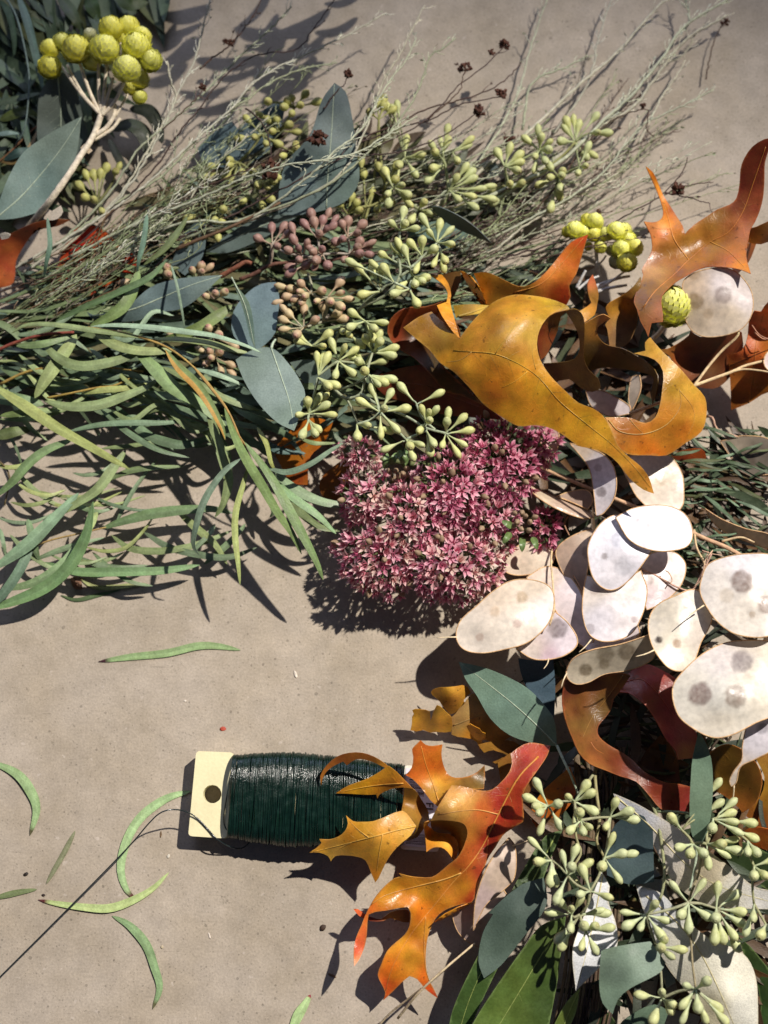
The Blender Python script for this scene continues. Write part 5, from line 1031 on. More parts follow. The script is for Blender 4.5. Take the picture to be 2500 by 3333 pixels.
I_L = [((265, 340), [(190, 192), (132, 287), (185, 340), (207, 380), (325, 325), (213, 490), (335, 462)]), ((430, 310), [(505, 202), (535, 257), (390, 280), (548, 370), (435, 448)]), ((470, 430), [(485, 502), (525, 472), (462, 380), (400, 495)]),
 ((655, 410), [(690, 312), (775, 372), (810, 425), (630, 470)]), ((620, 668), [(670, 540), (735, 640), (798, 642), (708, 798), (605, 722)]), ((285, 685), [(162, 565), (197, 692), (275, 818), (308, 818)]), ((385, 780), [(355, 652), (435, 612), (410, 725), (515, 702), (318, 928)]),
 ((530, 880), [(643, 917), (480, 742), (465, 900)]), ((410, 1030), [(277, 1018), (340, 950), (410, 990), (405, 1118), (470, 932)]), ((465, 1030), [(625, 1020), (590, 1002), (332, 1180), (350, 1228)]), ((500, 1130), [(490, 1100), (560, 1102), (650, 1112), (475, 1230), (560, 1250)])]
s_il = sprig('pale seeded eucalyptus sprig hanging over the glossy dark green leaves', 'I', (560, 120, 26), I_L, 37, 'capsule_grey', (166, 166, 130), rb=1.88)
tube('branch', s_il, fpath('I', [(575, 60, 24), (560, 150, 27), (575, 300, 30), (590, 420, 31), (570, 560, 32), (620, 665, 32)], 20), .75, .5, (156, 148, 106))
tube('branch', s_il, fpath('I', [(430, 320, 33), (440, 540, 32), (470, 640, 32), (390, 780, 32), (460, 830, 32), (460, 960, 32)], 20), .55, .45, (170, 166, 122))
I_M = [((885, 1030), [(752, 1015), (762, 1100), (850, 1110), (1010, 1065), (940, 962), (980, 1160)]), ((1155, 955), [(1057, 842), (1240, 832), (1107, 1030), (1155, 1110), (1270, 1040)]),
 ((1330, 990), [(1340, 852), (1458, 900), (1490, 1010), (1328, 1052), (1485, 1080), (1440, 1160), (1320, 1182), (1372, 1180), (1460, 1230)]), ((985, 1560), [(842, 1540), (985, 1522), (930, 1695), (1040, 1640), (1052, 1600)]),
 ((1200, 1500), [(1140, 1480), (1270, 1450), (1120, 1600), (1215, 1622), (1260, 1690), (1340, 1622), (1120, 1690), (1380, 1700)]), ((950, 1230), [(1000, 1190), (1040, 1292), (980, 1240), (1110, 1250)])]
s_im = sprig('seeded eucalyptus sprig lying on the cream underside of the big leaf', 'I', (990, 800, 26), I_M, 36, 'capsule_grey', (168, 168, 136), rb=1.88)
tube('branch', s_im, fpath('I', [(840, 200, 20), (940, 370, 24), (980, 560, 26), (1000, 800, 27), (960, 960, 28), (890, 1030, 30)], 26), .8, .5, (146, 148, 110))
tube('branch', s_im, fpath('I', [(1240, 590, 34), (1220, 760, 32), (1155, 955, 30), (1170, 1200, 29), (1180, 1350, 29), (1200, 1500, 29)], 24), .5, .45, (166, 154, 122))
I_R = [((1310, 420), [(1435, 312), (1425, 382), (1440, 437), (1305, 480), (1465, 502), (1558, 447), (1570, 542)]), ((1270, 580), [(1365, 580), (1390, 650), (1440, 552), (1280, 710), (1465, 622)]), ((1530, 560), [(1530, 632), (1588, 635)]),
 ((1570, 720), [(1570, 782), (1640, 780), (1690, 680)]), ((1645, 1090), [(1612, 1160)]), ((1570, 960), [(1565, 1050), (1522, 1130)]), ((1110, 490), [(1045, 412), (1340, 192), (1350, 320)]), ((1180, 580), [(1165, 642), (1092, 602), (1250, 640)])]
s_ir = sprig('seeded eucalyptus sprig with full capsules behind the upright grey leaf at lower right', 'I', (1290, 520, 24), I_R, 36, 'capsule_grey', (160, 160, 120), rb=1.88)
tube('branch', s_ir, fpath('I', [(950, 372, 24), (1050, 375, 26), (1150, 385, 28), (1300, 430, 29)], 14), .55, .45, (128, 140, 108))

# ---------------------------------------------------------------- broad grey green eucalyptus leaves
EG = 'broad eucalyptus leaves'
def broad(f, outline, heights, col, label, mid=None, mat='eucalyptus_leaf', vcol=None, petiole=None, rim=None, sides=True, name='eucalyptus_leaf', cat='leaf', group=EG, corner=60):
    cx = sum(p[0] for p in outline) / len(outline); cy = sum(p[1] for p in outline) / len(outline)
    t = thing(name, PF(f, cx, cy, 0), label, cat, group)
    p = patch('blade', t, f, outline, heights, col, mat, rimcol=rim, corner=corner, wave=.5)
    vc = vcol or (176, 190, 166)
    if mid:
        vein(p, f, mid, .34, vc, 'stem_bark', lift=.1, name='midrib')
        if sides:
            uv = cr_path([Vector((*T(f, *q), 0)) for q in mid], 12); zz, ol = SHEETS[p.name]; V = []; F = []
            for k in range(2, 11):
                d = (uv[k + 1 if k < 11 else k] - uv[k - 1]).normalized(); nn = Vector((-d.y, d.x, 0))
                for s in (-1, 1):
                    pth = []
                    for j in range(9):
                        q = uv[k] + (nn * s * 1.0 + d * .75) * (j * 13)
                        if not inside((q.x, q.y), ol): break
                        pth.append(P(q.x, q.y, zz(q.x, q.y) + .07))
                    if len(pth) > 2: tube_geo(pth, .00011, .00006, 4, V, F)
            if V: obj('side_veins', V, F, 'stem_bark', p, lin(tuple(int(c * .86 + 12) for c in vc)))
    if petiole: tube('petiole', t, fpath(f, petiole, 14), .6, .45, vc)
    return t
GG = (134, 154, 138); GB = (112, 130, 128); GD = (92, 112, 112)
broad('R1', [(352, 503), (270, 545), (190, 592), (100, 660), (35, 770), (0, 860), (-30, 950), (60, 945), (140, 925), (215, 890), (280, 790), (330, 670)], [(352, 503, 34), (30, 780, 30), (-30, 950, 26), (280, 790, 28), (160, 760, 26)], [(300, 570, (130, 146, 132)), (100, 800, (118, 140, 132))], 'grey green eucalyptus leaf beside the woolly strawflower stem at the left edge', [(-20, 945), (90, 850), (200, 725), (280, 620), (350, 508)])
broad('R1', [(215, 340), (270, 310), (322, 368), (345, 450), (362, 520), (380, 580), (300, 780), (230, 800), (165, 620), (163, 480), (175, 400)], [(215, 340, 24), (322, 368, 24), (163, 480, 20), (300, 780, 14), (260, 520, 18)], [(240, 420, (104, 114, 104)), (260, 650, (96, 110, 102))], 'dull grey leaf hanging directly under the upper yellow strawflower heads', [(250, 330), (262, 480), (262, 620), (250, 780)])
broad('R1', [(1445, 358), (1492, 395), (1520, 500), (1541, 650), (1551, 780), (1502, 862), (1410, 905), (1280, 930), (1204, 922), (1208, 800), (1240, 700), (1340, 580), (1392, 430)], [(1445, 358, 38), (1530, 600, 30), (1550, 780, 26), (1410, 900, 22), (1204, 922, 20), (1240, 700, 25), (1400, 650, 30)], [(1445, 400, (96, 110, 112)), (1430, 560, (118, 132, 130)), (1300, 800, (108, 126, 124)), (1500, 750, (108, 128, 120))], 'tall pointed blue grey eucalyptus leaf standing up behind the pink capsules', [(1410, 900), (1415, 780), (1430, 600), (1445, 365)])
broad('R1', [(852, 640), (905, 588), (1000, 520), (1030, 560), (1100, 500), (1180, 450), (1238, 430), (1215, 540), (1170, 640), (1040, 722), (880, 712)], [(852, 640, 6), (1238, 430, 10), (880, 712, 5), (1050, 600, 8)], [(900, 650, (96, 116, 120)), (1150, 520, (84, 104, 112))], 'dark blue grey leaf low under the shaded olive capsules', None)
broad('R1', [(1292, 930), (1200, 928), (1080, 958), (960, 1030), (888, 1087), (980, 1092), (1130, 1032), (1230, 972)], [(1292, 930, 20), (1080, 960, 22), (888, 1087, 18), (1130, 1030, 17)], [(1150, 970, (116, 132, 126)), (950, 1060, (104, 120, 116))], 'slim blue grey leaf lying left of the pink capsules', [(892, 1085), (1050, 1010), (1180, 958), (1288, 931)])
broad('R1', [(885, 950), (887, 1060), (862, 1130), (800, 1190), (740, 1150), (760, 1090), (800, 1010), (840, 962)], [(885, 950, 16), (862, 1130, 18), (740, 1150, 12)], [(830, 1080, (112, 130, 130))], 'short blue grey leaf crossed by a woody twig at left centre', None)
broad('R3', [(962, 73), (850, 80), (740, 95), (650, 126), (565, 200), (505, 258), (440, 262), (375, 232), (400, 262), (580, 272), (680, 236), (790, 216), (882, 150)], [(962, 73, 28), (740, 95, 26), (600, 190, 24), (375, 235, 20), (680, 236, 20), (800, 150, 25)], [(900, 100, (124, 142, 138)), (700, 170, (112, 132, 134)), (500, 262, (100, 118, 116))], 'wide blue grey leaf pointing right above the long willow leaves', [(400, 250), (560, 225), (700, 170), (830, 115), (958, 75)])
broad('R3', [(1130, 112), (1192, 104), (1207, 170), (1197, 270), (1190, 320), (1150, 370), (1100, 396), (1030, 362), (1002, 310), (1010, 230), (1070, 150)], [(1192, 104, 26), (1207, 200, 28), (1100, 396, 24), (1002, 310, 22), (1100, 240, 25)], [(1150, 160, (116, 136, 140)), (1080, 320, (124, 146, 146))], 'rounded blue grey leaf left of the blush capsules at centre', None)
broad('R3', [(998, 78), (1030, 130), (1075, 190), (1092, 260), (1104, 395), (1080, 340), (1062, 260), (1040, 190)], [(998, 78, 32), (1075, 190, 31), (1100, 390, 27)], [(1030, 150, (120, 140, 118)), (1090, 300, (110, 134, 122))], 'narrow folded grey green leaf in front of the rounded blue grey leaf', [(1000, 82), (1060, 210), (1100, 385)], sides=False)
broad('R3', [(1172, 388), (1250, 460), (1302, 540), (1319, 590), (1292, 690), (1271, 747), (1200, 712), (1120, 632), (1060, 540), (1018, 440), (1080, 402)], [(1172, 388, 34), (1319, 590, 38), (1271, 747, 40), (1018, 440, 32), (1120, 630, 36), (1180, 550, 36)], [(1080, 430, (134, 152, 140)), (1200, 560, (150, 168, 160)), (1270, 700, (134, 154, 140))], 'broad pale grey green leaf with a notched edge at the centre of the picture', [(1172, 390), (1210, 500), (1250, 620), (1271, 740)], petiole=[(1172, 390, 34), (1178, 370, 33), (1190, 352, 30)], sides=False)
broad('R3', [(1252, 450), (1340, 438), (1425, 470), (1432, 520), (1340, 552), (1300, 522)], [(1252, 450, 18), (1425, 480, 20), (1340, 550, 16)], [(1340, 490, (116, 132, 122))], 'small grey leaf half hidden behind the broad notched leaf', None)
broad('R2', [(200, 890), (240, 893), (330, 935), (400, 985), (466, 1050), (380, 1015), (320, 990), (250, 945)], [(200, 890, 26), (330, 950, 28), (466, 1050, 24)], [(260, 920, (112, 124, 120)), (400, 1000, (100, 108, 108))], 'small dark slim leaf above the tall pale capsules', None)
broad('R2', [(100, 1000), (200, 960), (330, 950), (400, 1000), (330, 1060), (220, 1100), (120, 1080)], [(100, 1000, 12), (330, 950, 14), (220, 1100, 10)], [(240, 1010, (104, 128, 116))], 'grey green leaf hidden behind the tall pale capsules', None)
broad('R2', [(380, 730), (440, 700), (480, 690), (500, 740), (450, 790), (395, 785)], [(380, 730, 8), (480, 690, 10), (450, 790, 6)], [(440, 740, (110, 124, 122))], 'blurred grey leaf stub behind the upper right capsules', None)
broad('R6', [(323, 656), (430, 680), (530, 720), (620, 770), (690, 840), (736, 910), (747, 1020), (640, 1005), (540, 970), (460, 900), (400, 800), (352, 730)], [(323, 656, 15), (530, 720, 21), (736, 910, 22), (747, 1020, 18), (460, 900, 16), (560, 850, 20)], [(400, 730, (126, 154, 134)), (560, 840, (122, 150, 132)), (690, 950, (128, 154, 132))], 'smooth grey green eucalyptus leaf pointing left above the torn yellow oak leaf', [(747, 1018), (660, 930), (560, 840), (460, 760), (330, 660)], petiole=[(747, 1018, 18), (775, 1080, 22), (800, 1130, 23), (820, 1180, 21), (840, 1230, 18)])
broad('R8', [(1360, -152), (1332, -30), (1325, 60), (1320, 160), (1326, 280), (1352, 352), (1392, 300), (1416, 180), (1418, 0), (1395, -90)], [(1360, -152, 44), (1322, 100, 40), (1418, 60, 42), (1352, 352, 34)], [(1370, -60, (120, 146, 122)), (1370, 150, (126, 150, 124)), (1370, 300, (112, 136, 114))], 'upright narrow grey green leaf under the largest white pod', None, petiole=[(1352, 350, 34), (1345, 420, 32), (1320, 540, 31)])
broad('R8', [(690, 483), (702, 600), (600, 742), (505, 862), (432, 918), (408, 842), (428, 720), (472, 640), (452, 636), (520, 570), (600, 510)], [(690, 483, 26), (600, 742, 26), (432, 918, 24), (428, 720, 22), (560, 640, 27)], [(600, 560, (78, 94, 84)), (500, 750, (88, 106, 92))], 'dark grey leaf with a torn edge lying over the glossy green leaves', None)
broad('R8', [(938, 800), (960, 790), (1060, 770), (1150, 758), (1217, 850), (1192, 892), (1062, 962), (1010, 1010), (988, 1072), (945, 1025), (930, 940)], [(938, 800, 34), (1150, 758, 36), (1217, 850, 36), (988, 1072, 34), (930, 940, 32), (1060, 870, 38)], [(1000, 850, (128, 148, 128)), (1150, 830, (136, 156, 138)), (980, 1000, (120, 142, 120))], 'grey green leaf with one square cut end at the bottom centre right', None)
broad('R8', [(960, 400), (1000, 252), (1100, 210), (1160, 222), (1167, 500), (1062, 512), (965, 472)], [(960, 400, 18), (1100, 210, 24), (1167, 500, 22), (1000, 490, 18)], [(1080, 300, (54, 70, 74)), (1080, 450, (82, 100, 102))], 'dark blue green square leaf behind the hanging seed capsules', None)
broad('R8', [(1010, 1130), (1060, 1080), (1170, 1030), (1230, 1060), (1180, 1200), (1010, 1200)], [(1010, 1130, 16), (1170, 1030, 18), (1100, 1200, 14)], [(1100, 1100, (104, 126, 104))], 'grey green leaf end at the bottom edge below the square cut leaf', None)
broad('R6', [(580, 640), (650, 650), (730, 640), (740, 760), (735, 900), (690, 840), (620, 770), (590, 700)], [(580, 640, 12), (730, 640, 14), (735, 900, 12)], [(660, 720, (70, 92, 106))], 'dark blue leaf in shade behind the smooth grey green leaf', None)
# glossy dark green leaves and their pale undersides
LG = 'leathery leaves with green face and pale underside'
def leath(f, outline, heights, col, label, mid, pale=False, vcol=None):
    return broad(f, outline, heights, col, label, mid, 'pale_leaf' if pale else 'laurel_leaf', vcol or ((206, 196, 150) if pale else (142, 156, 84)), name='leathery_leaf', group=LG, rim=(226, 214, 180) if pale else (128, 150, 90), sides=not pale)
leath('R8', [(700, 300), (770, 278), (720, 400), (650, 580), (560, 740), (440, 980), (330, 1230), (270, 1230), (295, 1060), (400, 830), (500, 640), (600, 450)], [(700, 300, 18), (650, 580, 18), (295, 1060, 16), (330, 1230, 14), (500, 700, 22), (400, 1000, 19)], [(700, 340, (58, 78, 36)), (500, 750, (66, 88, 42)), (350, 1050, (70, 96, 44))], 'glossy dark green leaf at the bottom left of the leathery leaf group', [(740, 300), (640, 500), (500, 740), (380, 980), (300, 1230)])
leath('R8', [(785, 650), (765, 800), (745, 950), (690, 1230), (330, 1230), (385, 1110), (480, 960), (600, 790), (680, 690)], [(785, 650, 22), (600, 790, 26), (385, 1110, 24), (745, 950, 16), (560, 1020, 21), (690, 1230, 14)], [(720, 760, (74, 92, 44)), (560, 960, (84, 104, 44)), (480, 1100, (90, 112, 48)), (700, 1000, (62, 82, 36))], 'large glossy olive green leaf spotted with capsule shadows at the bottom', [(770, 690), (690, 800), (600, 950), (500, 1115), (430, 1230)])
leath('R8', [(940, 458), (975, 520), (968, 580), (1002, 680), (1006, 780), (940, 862), (880, 920), (828, 972), (814, 800), (850, 680), (900, 560)], [(940, 458, 24), (1004, 740, 24), (828, 972, 20), (814, 800, 26), (910, 720, 22)], [(930, 560, (228, 230, 232)), (900, 720, (236, 236, 236)), (920, 850, (228, 230, 232))], 'narrow blue white leaf underside under the hanging seed capsules', [(945, 470), (910, 650), (870, 820), (832, 965)], True)
leath('R8', [(1085, 510), (1200, 552), (1280, 640), (1400, 740), (1550, 810), (1602, 900), (1615, 1050), (1612, 1230), (1530, 1230), (1440, 1160), (1350, 1020), (1220, 862), (1130, 650)], [(1085, 510, 18), (1400, 740, 27), (1602, 900, 22), (1612, 1230, 20), (1350, 1000, 22), (1220, 700, 23), (1480, 1000, 29)], [(1150, 600, (214, 216, 218)), (1300, 800, (226, 222, 204)), (1480, 900, (244, 240, 222)), (1550, 1050, (242, 240, 226)), (1420, 1060, (236, 226, 190))], 'large cream leaf underside at the bottom right with a tan midrib', [(1130, 560), (1250, 660), (1350, 780), (1430, 930), (1510, 1115), (1560, 1230)], True)
leath('R8', [(990, 118), (1100, 168), (1250, 258), (1390, 358), (1440, 395), (1500, 440), (1600, 522), (1680, 548), (1700, 620), (1500, 612), (1380, 592), (1250, 502), (1150, 320), (1030, 210)], [(990, 118, 24), (1250, 258, 28), (1600, 522, 31), (1700, 600, 30), (1380, 592, 26), (1180, 330, 24), (1450, 500, 32)], [(1080, 180, (216, 218, 226)), (1250, 350, (222, 214, 202)), (1400, 450, (226, 212, 182)), (1500, 570, (238, 234, 222)), (1640, 580, (240, 238, 232))], 'long cream white leaf underside running to the right edge', [(1000, 130), (1150, 260), (1300, 420), (1450, 520), (1680, 590)], True)
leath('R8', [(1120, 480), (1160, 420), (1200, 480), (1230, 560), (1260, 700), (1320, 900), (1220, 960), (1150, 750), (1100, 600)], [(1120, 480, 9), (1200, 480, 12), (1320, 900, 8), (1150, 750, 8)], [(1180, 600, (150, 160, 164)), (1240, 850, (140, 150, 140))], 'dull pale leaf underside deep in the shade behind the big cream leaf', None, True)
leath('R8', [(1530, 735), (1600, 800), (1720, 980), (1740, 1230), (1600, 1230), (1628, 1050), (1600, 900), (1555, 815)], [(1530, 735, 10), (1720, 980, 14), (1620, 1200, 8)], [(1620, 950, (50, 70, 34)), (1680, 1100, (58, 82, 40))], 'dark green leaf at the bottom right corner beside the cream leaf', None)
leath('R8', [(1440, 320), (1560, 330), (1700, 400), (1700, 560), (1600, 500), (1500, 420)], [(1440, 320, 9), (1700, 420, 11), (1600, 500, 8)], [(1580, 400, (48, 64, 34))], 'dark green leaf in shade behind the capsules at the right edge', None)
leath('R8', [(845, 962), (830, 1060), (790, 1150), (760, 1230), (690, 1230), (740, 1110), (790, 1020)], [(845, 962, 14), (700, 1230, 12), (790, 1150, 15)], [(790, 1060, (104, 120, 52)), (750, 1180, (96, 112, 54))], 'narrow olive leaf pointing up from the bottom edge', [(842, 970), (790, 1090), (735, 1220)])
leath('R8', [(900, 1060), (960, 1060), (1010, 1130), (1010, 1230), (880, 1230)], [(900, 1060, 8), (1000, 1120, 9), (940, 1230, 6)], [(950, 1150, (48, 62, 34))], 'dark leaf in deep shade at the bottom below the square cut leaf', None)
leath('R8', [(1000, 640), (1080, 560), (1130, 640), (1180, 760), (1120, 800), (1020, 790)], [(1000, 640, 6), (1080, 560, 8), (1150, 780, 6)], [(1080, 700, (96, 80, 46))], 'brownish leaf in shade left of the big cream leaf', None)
# ---------------------------------------------------------------- long narrow willow eucalyptus leaves
random.seed(33)
WG = [(162, 176, 116), (154, 168, 110), (146, 164, 116), (170, 180, 112), (140, 156, 106)]
BLG = [(140, 162, 134), (132, 154, 128), (144, 166, 138)]
DKG = [(122, 144, 104), (112, 134, 102), (126, 146, 112)]
YLG = [(168, 174, 104), (160, 170, 106)]
WB = 'willow eucalyptus branches'
def wbranch(base, label): return thing('willow_eucalyptus_branch', base, label, 'eucalyptus', WB)
def wl(t, pts, wd, pal, z, f='R3', arch=3.0, **kw):
    n = len(pts); c = random.choice(pal); k = random.uniform(1.03, 1.18); c = tuple(min(255, int(v * k)) for v in c)
    pp = []
    for i, p in enumerate(pts):
        if len(p) > 2: pp.append(p); continue
        if isinstance(z, tuple): zz = z[0] + (z[1] - z[0]) * i / (n - 1)
        else: zz = z
        pp.append((p[0], p[1], max(1.2, zz + arch * math.sin(math.pi * i / (n - 1)))))
    kw.setdefault('roll', random.uniform(-.25, .25)); kw.setdefault('pw', .48); kw.setdefault('twist', random.uniform(-.5, .5))
    kw.setdefault('fold', .05); kw.setdefault('rib', .96)
    return rib_f('leaf', t, f, pp, wd * .96, c, col2=tuple(int(v * .9) for v in c), **kw)
A = wbranch(PF('R3', 0, 560, 0), 'willow eucalyptus branch arching over the top of the green bundle at left')
wl(A, [(50, 325), (120, 288), (250, 290), (400, 312), (560, 335), (660, 352)], 26, WG, (24, 30)); wl(A, [(390, 296), (500, 290), (650, 300), (800, 318), (930, 337), (1060, 378), (1130, 410)], 27, BLG, (30, 36))
wl(A, [(185, 365), (250, 430), (340, 466), (450, 456), (560, 425), (625, 388)], 46, WG, 26); wl(A, [(410, 325), (490, 372), (590, 400), (700, 402), (760, 395)], 46, WG, 27)
wl(A, [(580, 392), (660, 470), (750, 560), (850, 622), (920, 680), (975, 725)], 62, [(126, 150, 98)], (28, 26)); wl(A, [(660, 350), (780, 352), (900, 368), (1000, 395), (1080, 412)], 34, WG, 30)
wl(A, [(840, 478), (950, 508), (1065, 556)], 24, BLG, 30); wl(A, [(740, 560), (880, 582), (1050, 640), (1210, 705)], 42, BLG, 24); wl(A, [(700, 470), (850, 540), (1000, 620), (1120, 660)], 34, WG, 26)
wl(A, [(1003, 203), (940, 250), (860, 300), (760, 340), (700, 352)], 52, [(112, 130, 70)], 22); wl(A, [(640, 600), (760, 650), (900, 690), (1050, 722), (1190, 742)], 40, DKG, 18); wl(A, [(600, 640), (740, 660), (880, 680), (1010, 690)], 30, WG, 16)
wl(A, [(1120, 780), (1200, 828), (1320, 845)], 36, [(86, 112, 106)], 14); wl(A, [(900, 690), (1000, 760), (1120, 810), (1240, 850)], 38, DKG, 15); wl(A, [(1000, 640), (1100, 690), (1230, 760), (1290, 790)], 40, DKG, 17)
tube('stem', A, fpath('R3', [(380, 300, 28), (560, 330, 30), (720, 385, 31), (840, 475, 32), (930, 580, 33), (985, 660, 34), (1030, 760, 35), (1070, 875, 34)], 36), .6, .35, (168, 140, 80))
tube('stem', A, fpath('R3', [(0, 545, 18), (120, 490, 20), (260, 470, 21), (420, 468, 22), (620, 490, 23)], 26), .6, .4, (170, 142, 76))
B = wbranch(PF('R3', 1000, 760, 0), 'willow eucalyptus branch whose leaves hang down left of the pink flower head')
rib_f('leaf', B, 'R3', [(714, 394, 33), (770, 470, 34), (850, 550, 35), (912, 640, 36), (962, 740, 35), (973, 785, 34)], 42, (132, 152, 94), col2=(190, 150, 72), fold=.12, pw=.6)['label'] = 'leaf half green and half straw coloured'
wl(B, [(970, 648), (1010, 760), (1060, 862), (1130, 980), (1200, 1100), (1262, 1190), (1303, 1279)], 40, [(136, 160, 98)], (36, 28), peak=.5, roll=.15)
wl(B, [(1056, 795), (1130, 890), (1190, 980), (1250, 1090), (1320, 1220), (1370, 1320), (1396, 1390)], 42, [(130, 156, 98)], (36, 25), peak=.5, roll=-.15)
wl(B, [(895, 640), (930, 760), (962, 860), (987, 960), (965, 1060), (928, 1120)], 46, WG, (28, 18)); wl(B, [(1042, 865), (970, 920), (910, 1000), (870, 1080), (842, 1180), (836, 1245), (862, 1284)], 32, BLG, (36, 26))
wl(B, [(1072, 900), (1050, 980), (1020, 1090), (1015, 1190), (1030, 1330), (1037, 1412)], 28, YLG, (33, 22), arch=1); wl(B, [(1150, 905), (1240, 925), (1340, 890), (1430, 830), (1482, 798)], 26, BLG, (28, 34))
wl(B, [(1180, 920), (1260, 990), (1380, 1050), (1512, 1072)], 48, DKG, 20); wl(B, [(1190, 960), (1260, 1030), (1370, 1110), (1452, 1192)], 36, [(130, 160, 112)], (26, 24)); wl(B, [(1200, 980), (1290, 1090), (1380, 1160), (1470, 1180)], 34, WG, 18)
wl(B, [(1110, 730), (1150, 800), (1170, 880), (1190, 920)], 22, YLG, 28); wl(B, [(985, 690), (1010, 760), (1040, 840), (1050, 870)], 26, [(176, 142, 72)], 33); wl(B, [(1080, 900), (1150, 1000), (1180, 1090), (1165, 1120)], 30, DKG, 12)
wl(B, [(1300, 780), (1360, 800), (1450, 800)], 20, WG, 24)
tube('stem', B, fpath('R3', [(840, 475, 32), (980, 655, 34), (1040, 780, 35), (1130, 880, 32), (1190, 950, 28)], 24), .5, .35, (156, 126, 74))
C_ = wbranch(PF('R3', 0, 640, 0), 'willow eucalyptus branch in the middle of the green bundle, long leaves lying flat')
wl(C_, [(-40, 545), (110, 640), (250, 735), (400, 820), (560, 912)], 48, WG, (24, 15), peak=.35); wl(C_, [(300, 748), (430, 720), (560, 712), (700, 712), (835, 703)], 27, [(124, 148, 116)], 20)
wl(C_, [(195, 618), (300, 642), (420, 636), (530, 600), (640, 555), (690, 515)], 47, WG, 22); wl(C_, [(590, 752), (700, 790), (800, 806), (935, 768)], 42, DKG, 15); wl(C_, [(460, 962), (560, 920), (660, 906), (792, 900)], 27, [(128, 148, 100)], 10)
wl(C_, [(440, 822), (560, 812), (660, 800), (745, 828)], 22, WG, 14); wl(C_, [(330, 330), (270, 420), (200, 520), (150, 605)], 62, WG, 23); wl(C_, [(70, 380), (180, 372), (312, 340)], 32, [(128, 150, 100)], 26)
wl(C_, [(600, 55), (555, 180), (480, 250), (390, 292)], 55, [(104, 124, 72)], 26); wl(C_, [(720, 8), (650, 80), (540, 135), (380, 205), (240, 272)], 32, [(92, 116, 76)], (30, 26)); wl(C_, [(0, 682), (120, 666), (262, 655)], 32, [(132, 152, 92)], 19)
wl(C_, [(-40, 600), (80, 612), (190, 632)], 60, DKG, 18); wl(C_, [(-30, 772), (60, 752), (135, 738)], 52, [(104, 116, 72)], 14); wl(C_, [(500, 640), (580, 720), (680, 790), (760, 830)], 40, DKG, 12)
wl(C_, [(150, 560), (280, 560), (400, 580), (480, 560)], 46, DKG, 14); wl(C_, [(280, 480), (420, 520), (560, 540), (680, 530)], 44, DKG, 16); wl(C_, [(0, 470), (110, 520), (220, 560), (330, 580)], 46, DKG, 14)
wl(C_, [(480, 560), (600, 590), (760, 600), (880, 640)], 44, DKG, 14); wl(C_, [(760, 690), (880, 740), (960, 800), (1000, 880)], 44, DKG, 11); wl(C_, [(820, 640), (960, 700), (1080, 780), (1160, 860)], 40, DKG, 12)
wl(C_, [(330, 600), (440, 660), (560, 690), (700, 680)], 36, DKG, 11); wl(C_, [(350, 585), (450, 570), (560, 560), (640, 540)], 28, WG, 18); wl(C_, [(740, 30), (765, 120), (785, 220), (797, 300)], 12, BLG, 30, pw=.3, fold=.02)
tube('stem', C_, fpath('R3', [(200, 605, 18), (300, 585, 20), (420, 560, 20), (500, 548, 20), (600, 500, 20)], 22), .5, .35, (176, 150, 80))
wl(C_, [(205, -175), (216, -60), (200, 20), (190, 80)], 22, [(108, 138, 116)], (30, 24), f='R3'); wl(C_, [(635, -190), (622, -80), (600, 10), (592, 60)], 26, [(104, 130, 108)], 30); wl(C_, [(810, -180), (760, -100), (700, -30), (620, 30)], 34, [(118, 132, 84)], 28)
D_ = wbranch(PF('R5', 0, 300, 0), 'willow eucalyptus branch fanning over the bare table at the left edge')
wl(D_, [(315, 783), (200, 830), (120, 890), (50, 970), (-30, 1040)], 42, [(124, 150, 100)], (18, 14)); wl(D_, [(545, 828), (480, 920), (420, 1000), (330, 1062), (230, 1120)], 46, WG, (15, 12)); wl(D_, [(-30, 1345), (110, 1245), (220, 1140), (340, 1015)], 62, [(130, 156, 122)], 13, peak=.5)
wl(D_, [(402, 1052), (390, 1120), (368, 1210), (300, 1330), (180, 1432), (-30, 1515)], 62, [(116, 146, 96)], (20, 10), peak=.55)
R5 = lambda L: [(x, y + 1088) for x, y in L]
wl(D_, R5([(864, 238), (700, 262), (500, 268), (320, 265), (190, 225)]), 42, [(118, 148, 100)], (9, 8), peak=.5); wl(D_, R5([(480, 108), (560, 165), (680, 178), (800, 162), (900, 132), (1005, 88)]), 32, WG, 7)
wl(D_, R5([(340, 203), (420, 236), (520, 250), (640, 240)]), 26, DKG, 6); wl(D_, R5([(370, 160), (450, 178), (540, 165), (612, 100), (665, 28)]), 18, YLG, 7); wl(D_, R5([(620, 95), (740, 165), (900, 200), (1000, 202), (1110, 162)]), 32, DKG, 7)
wl(D_, R5([(760, 0), (850, 80), (930, 150), (982, 235)]), 34, WG, 8); wl(D_, R5([(440, 80), (560, 40), (700, 10), (900, -5), (1010, 15)]), 46, [(112, 136, 92)], 9); wl(D_, R5([(-30, 420), (60, 300), (120, 190), (132, 130)]), 46, [(104, 128, 104)], 11)
wl(D_, R5([(20, 345), (150, 312), (260, 240), (330, 160), (395, 50)]), 40, DKG, 8); wl(D_, R5([(0, 410), (100, 380), (200, 330)]), 36, DKG, 5); wl(D_, R5([(140, 220), (240, 180), (330, 150), (450, 120)]), 24, DKG, 6); wl(D_, R5([(880, 235), (960, 170), (1030, 100), (1060, 60)]), 30, DKG, 6)
wl(D_, R5([(120, 40), (135, 100), (150, 160), (170, 220)]), 34, [(112, 134, 96)], 10); wl(D_, R5([(0, 80), (14, 140), (25, 200)]), 20, DKG, 6); wl(D_, R5([(420, 10), (390, 60), (372, 100), (360, 140)]), 40, WG, 12)
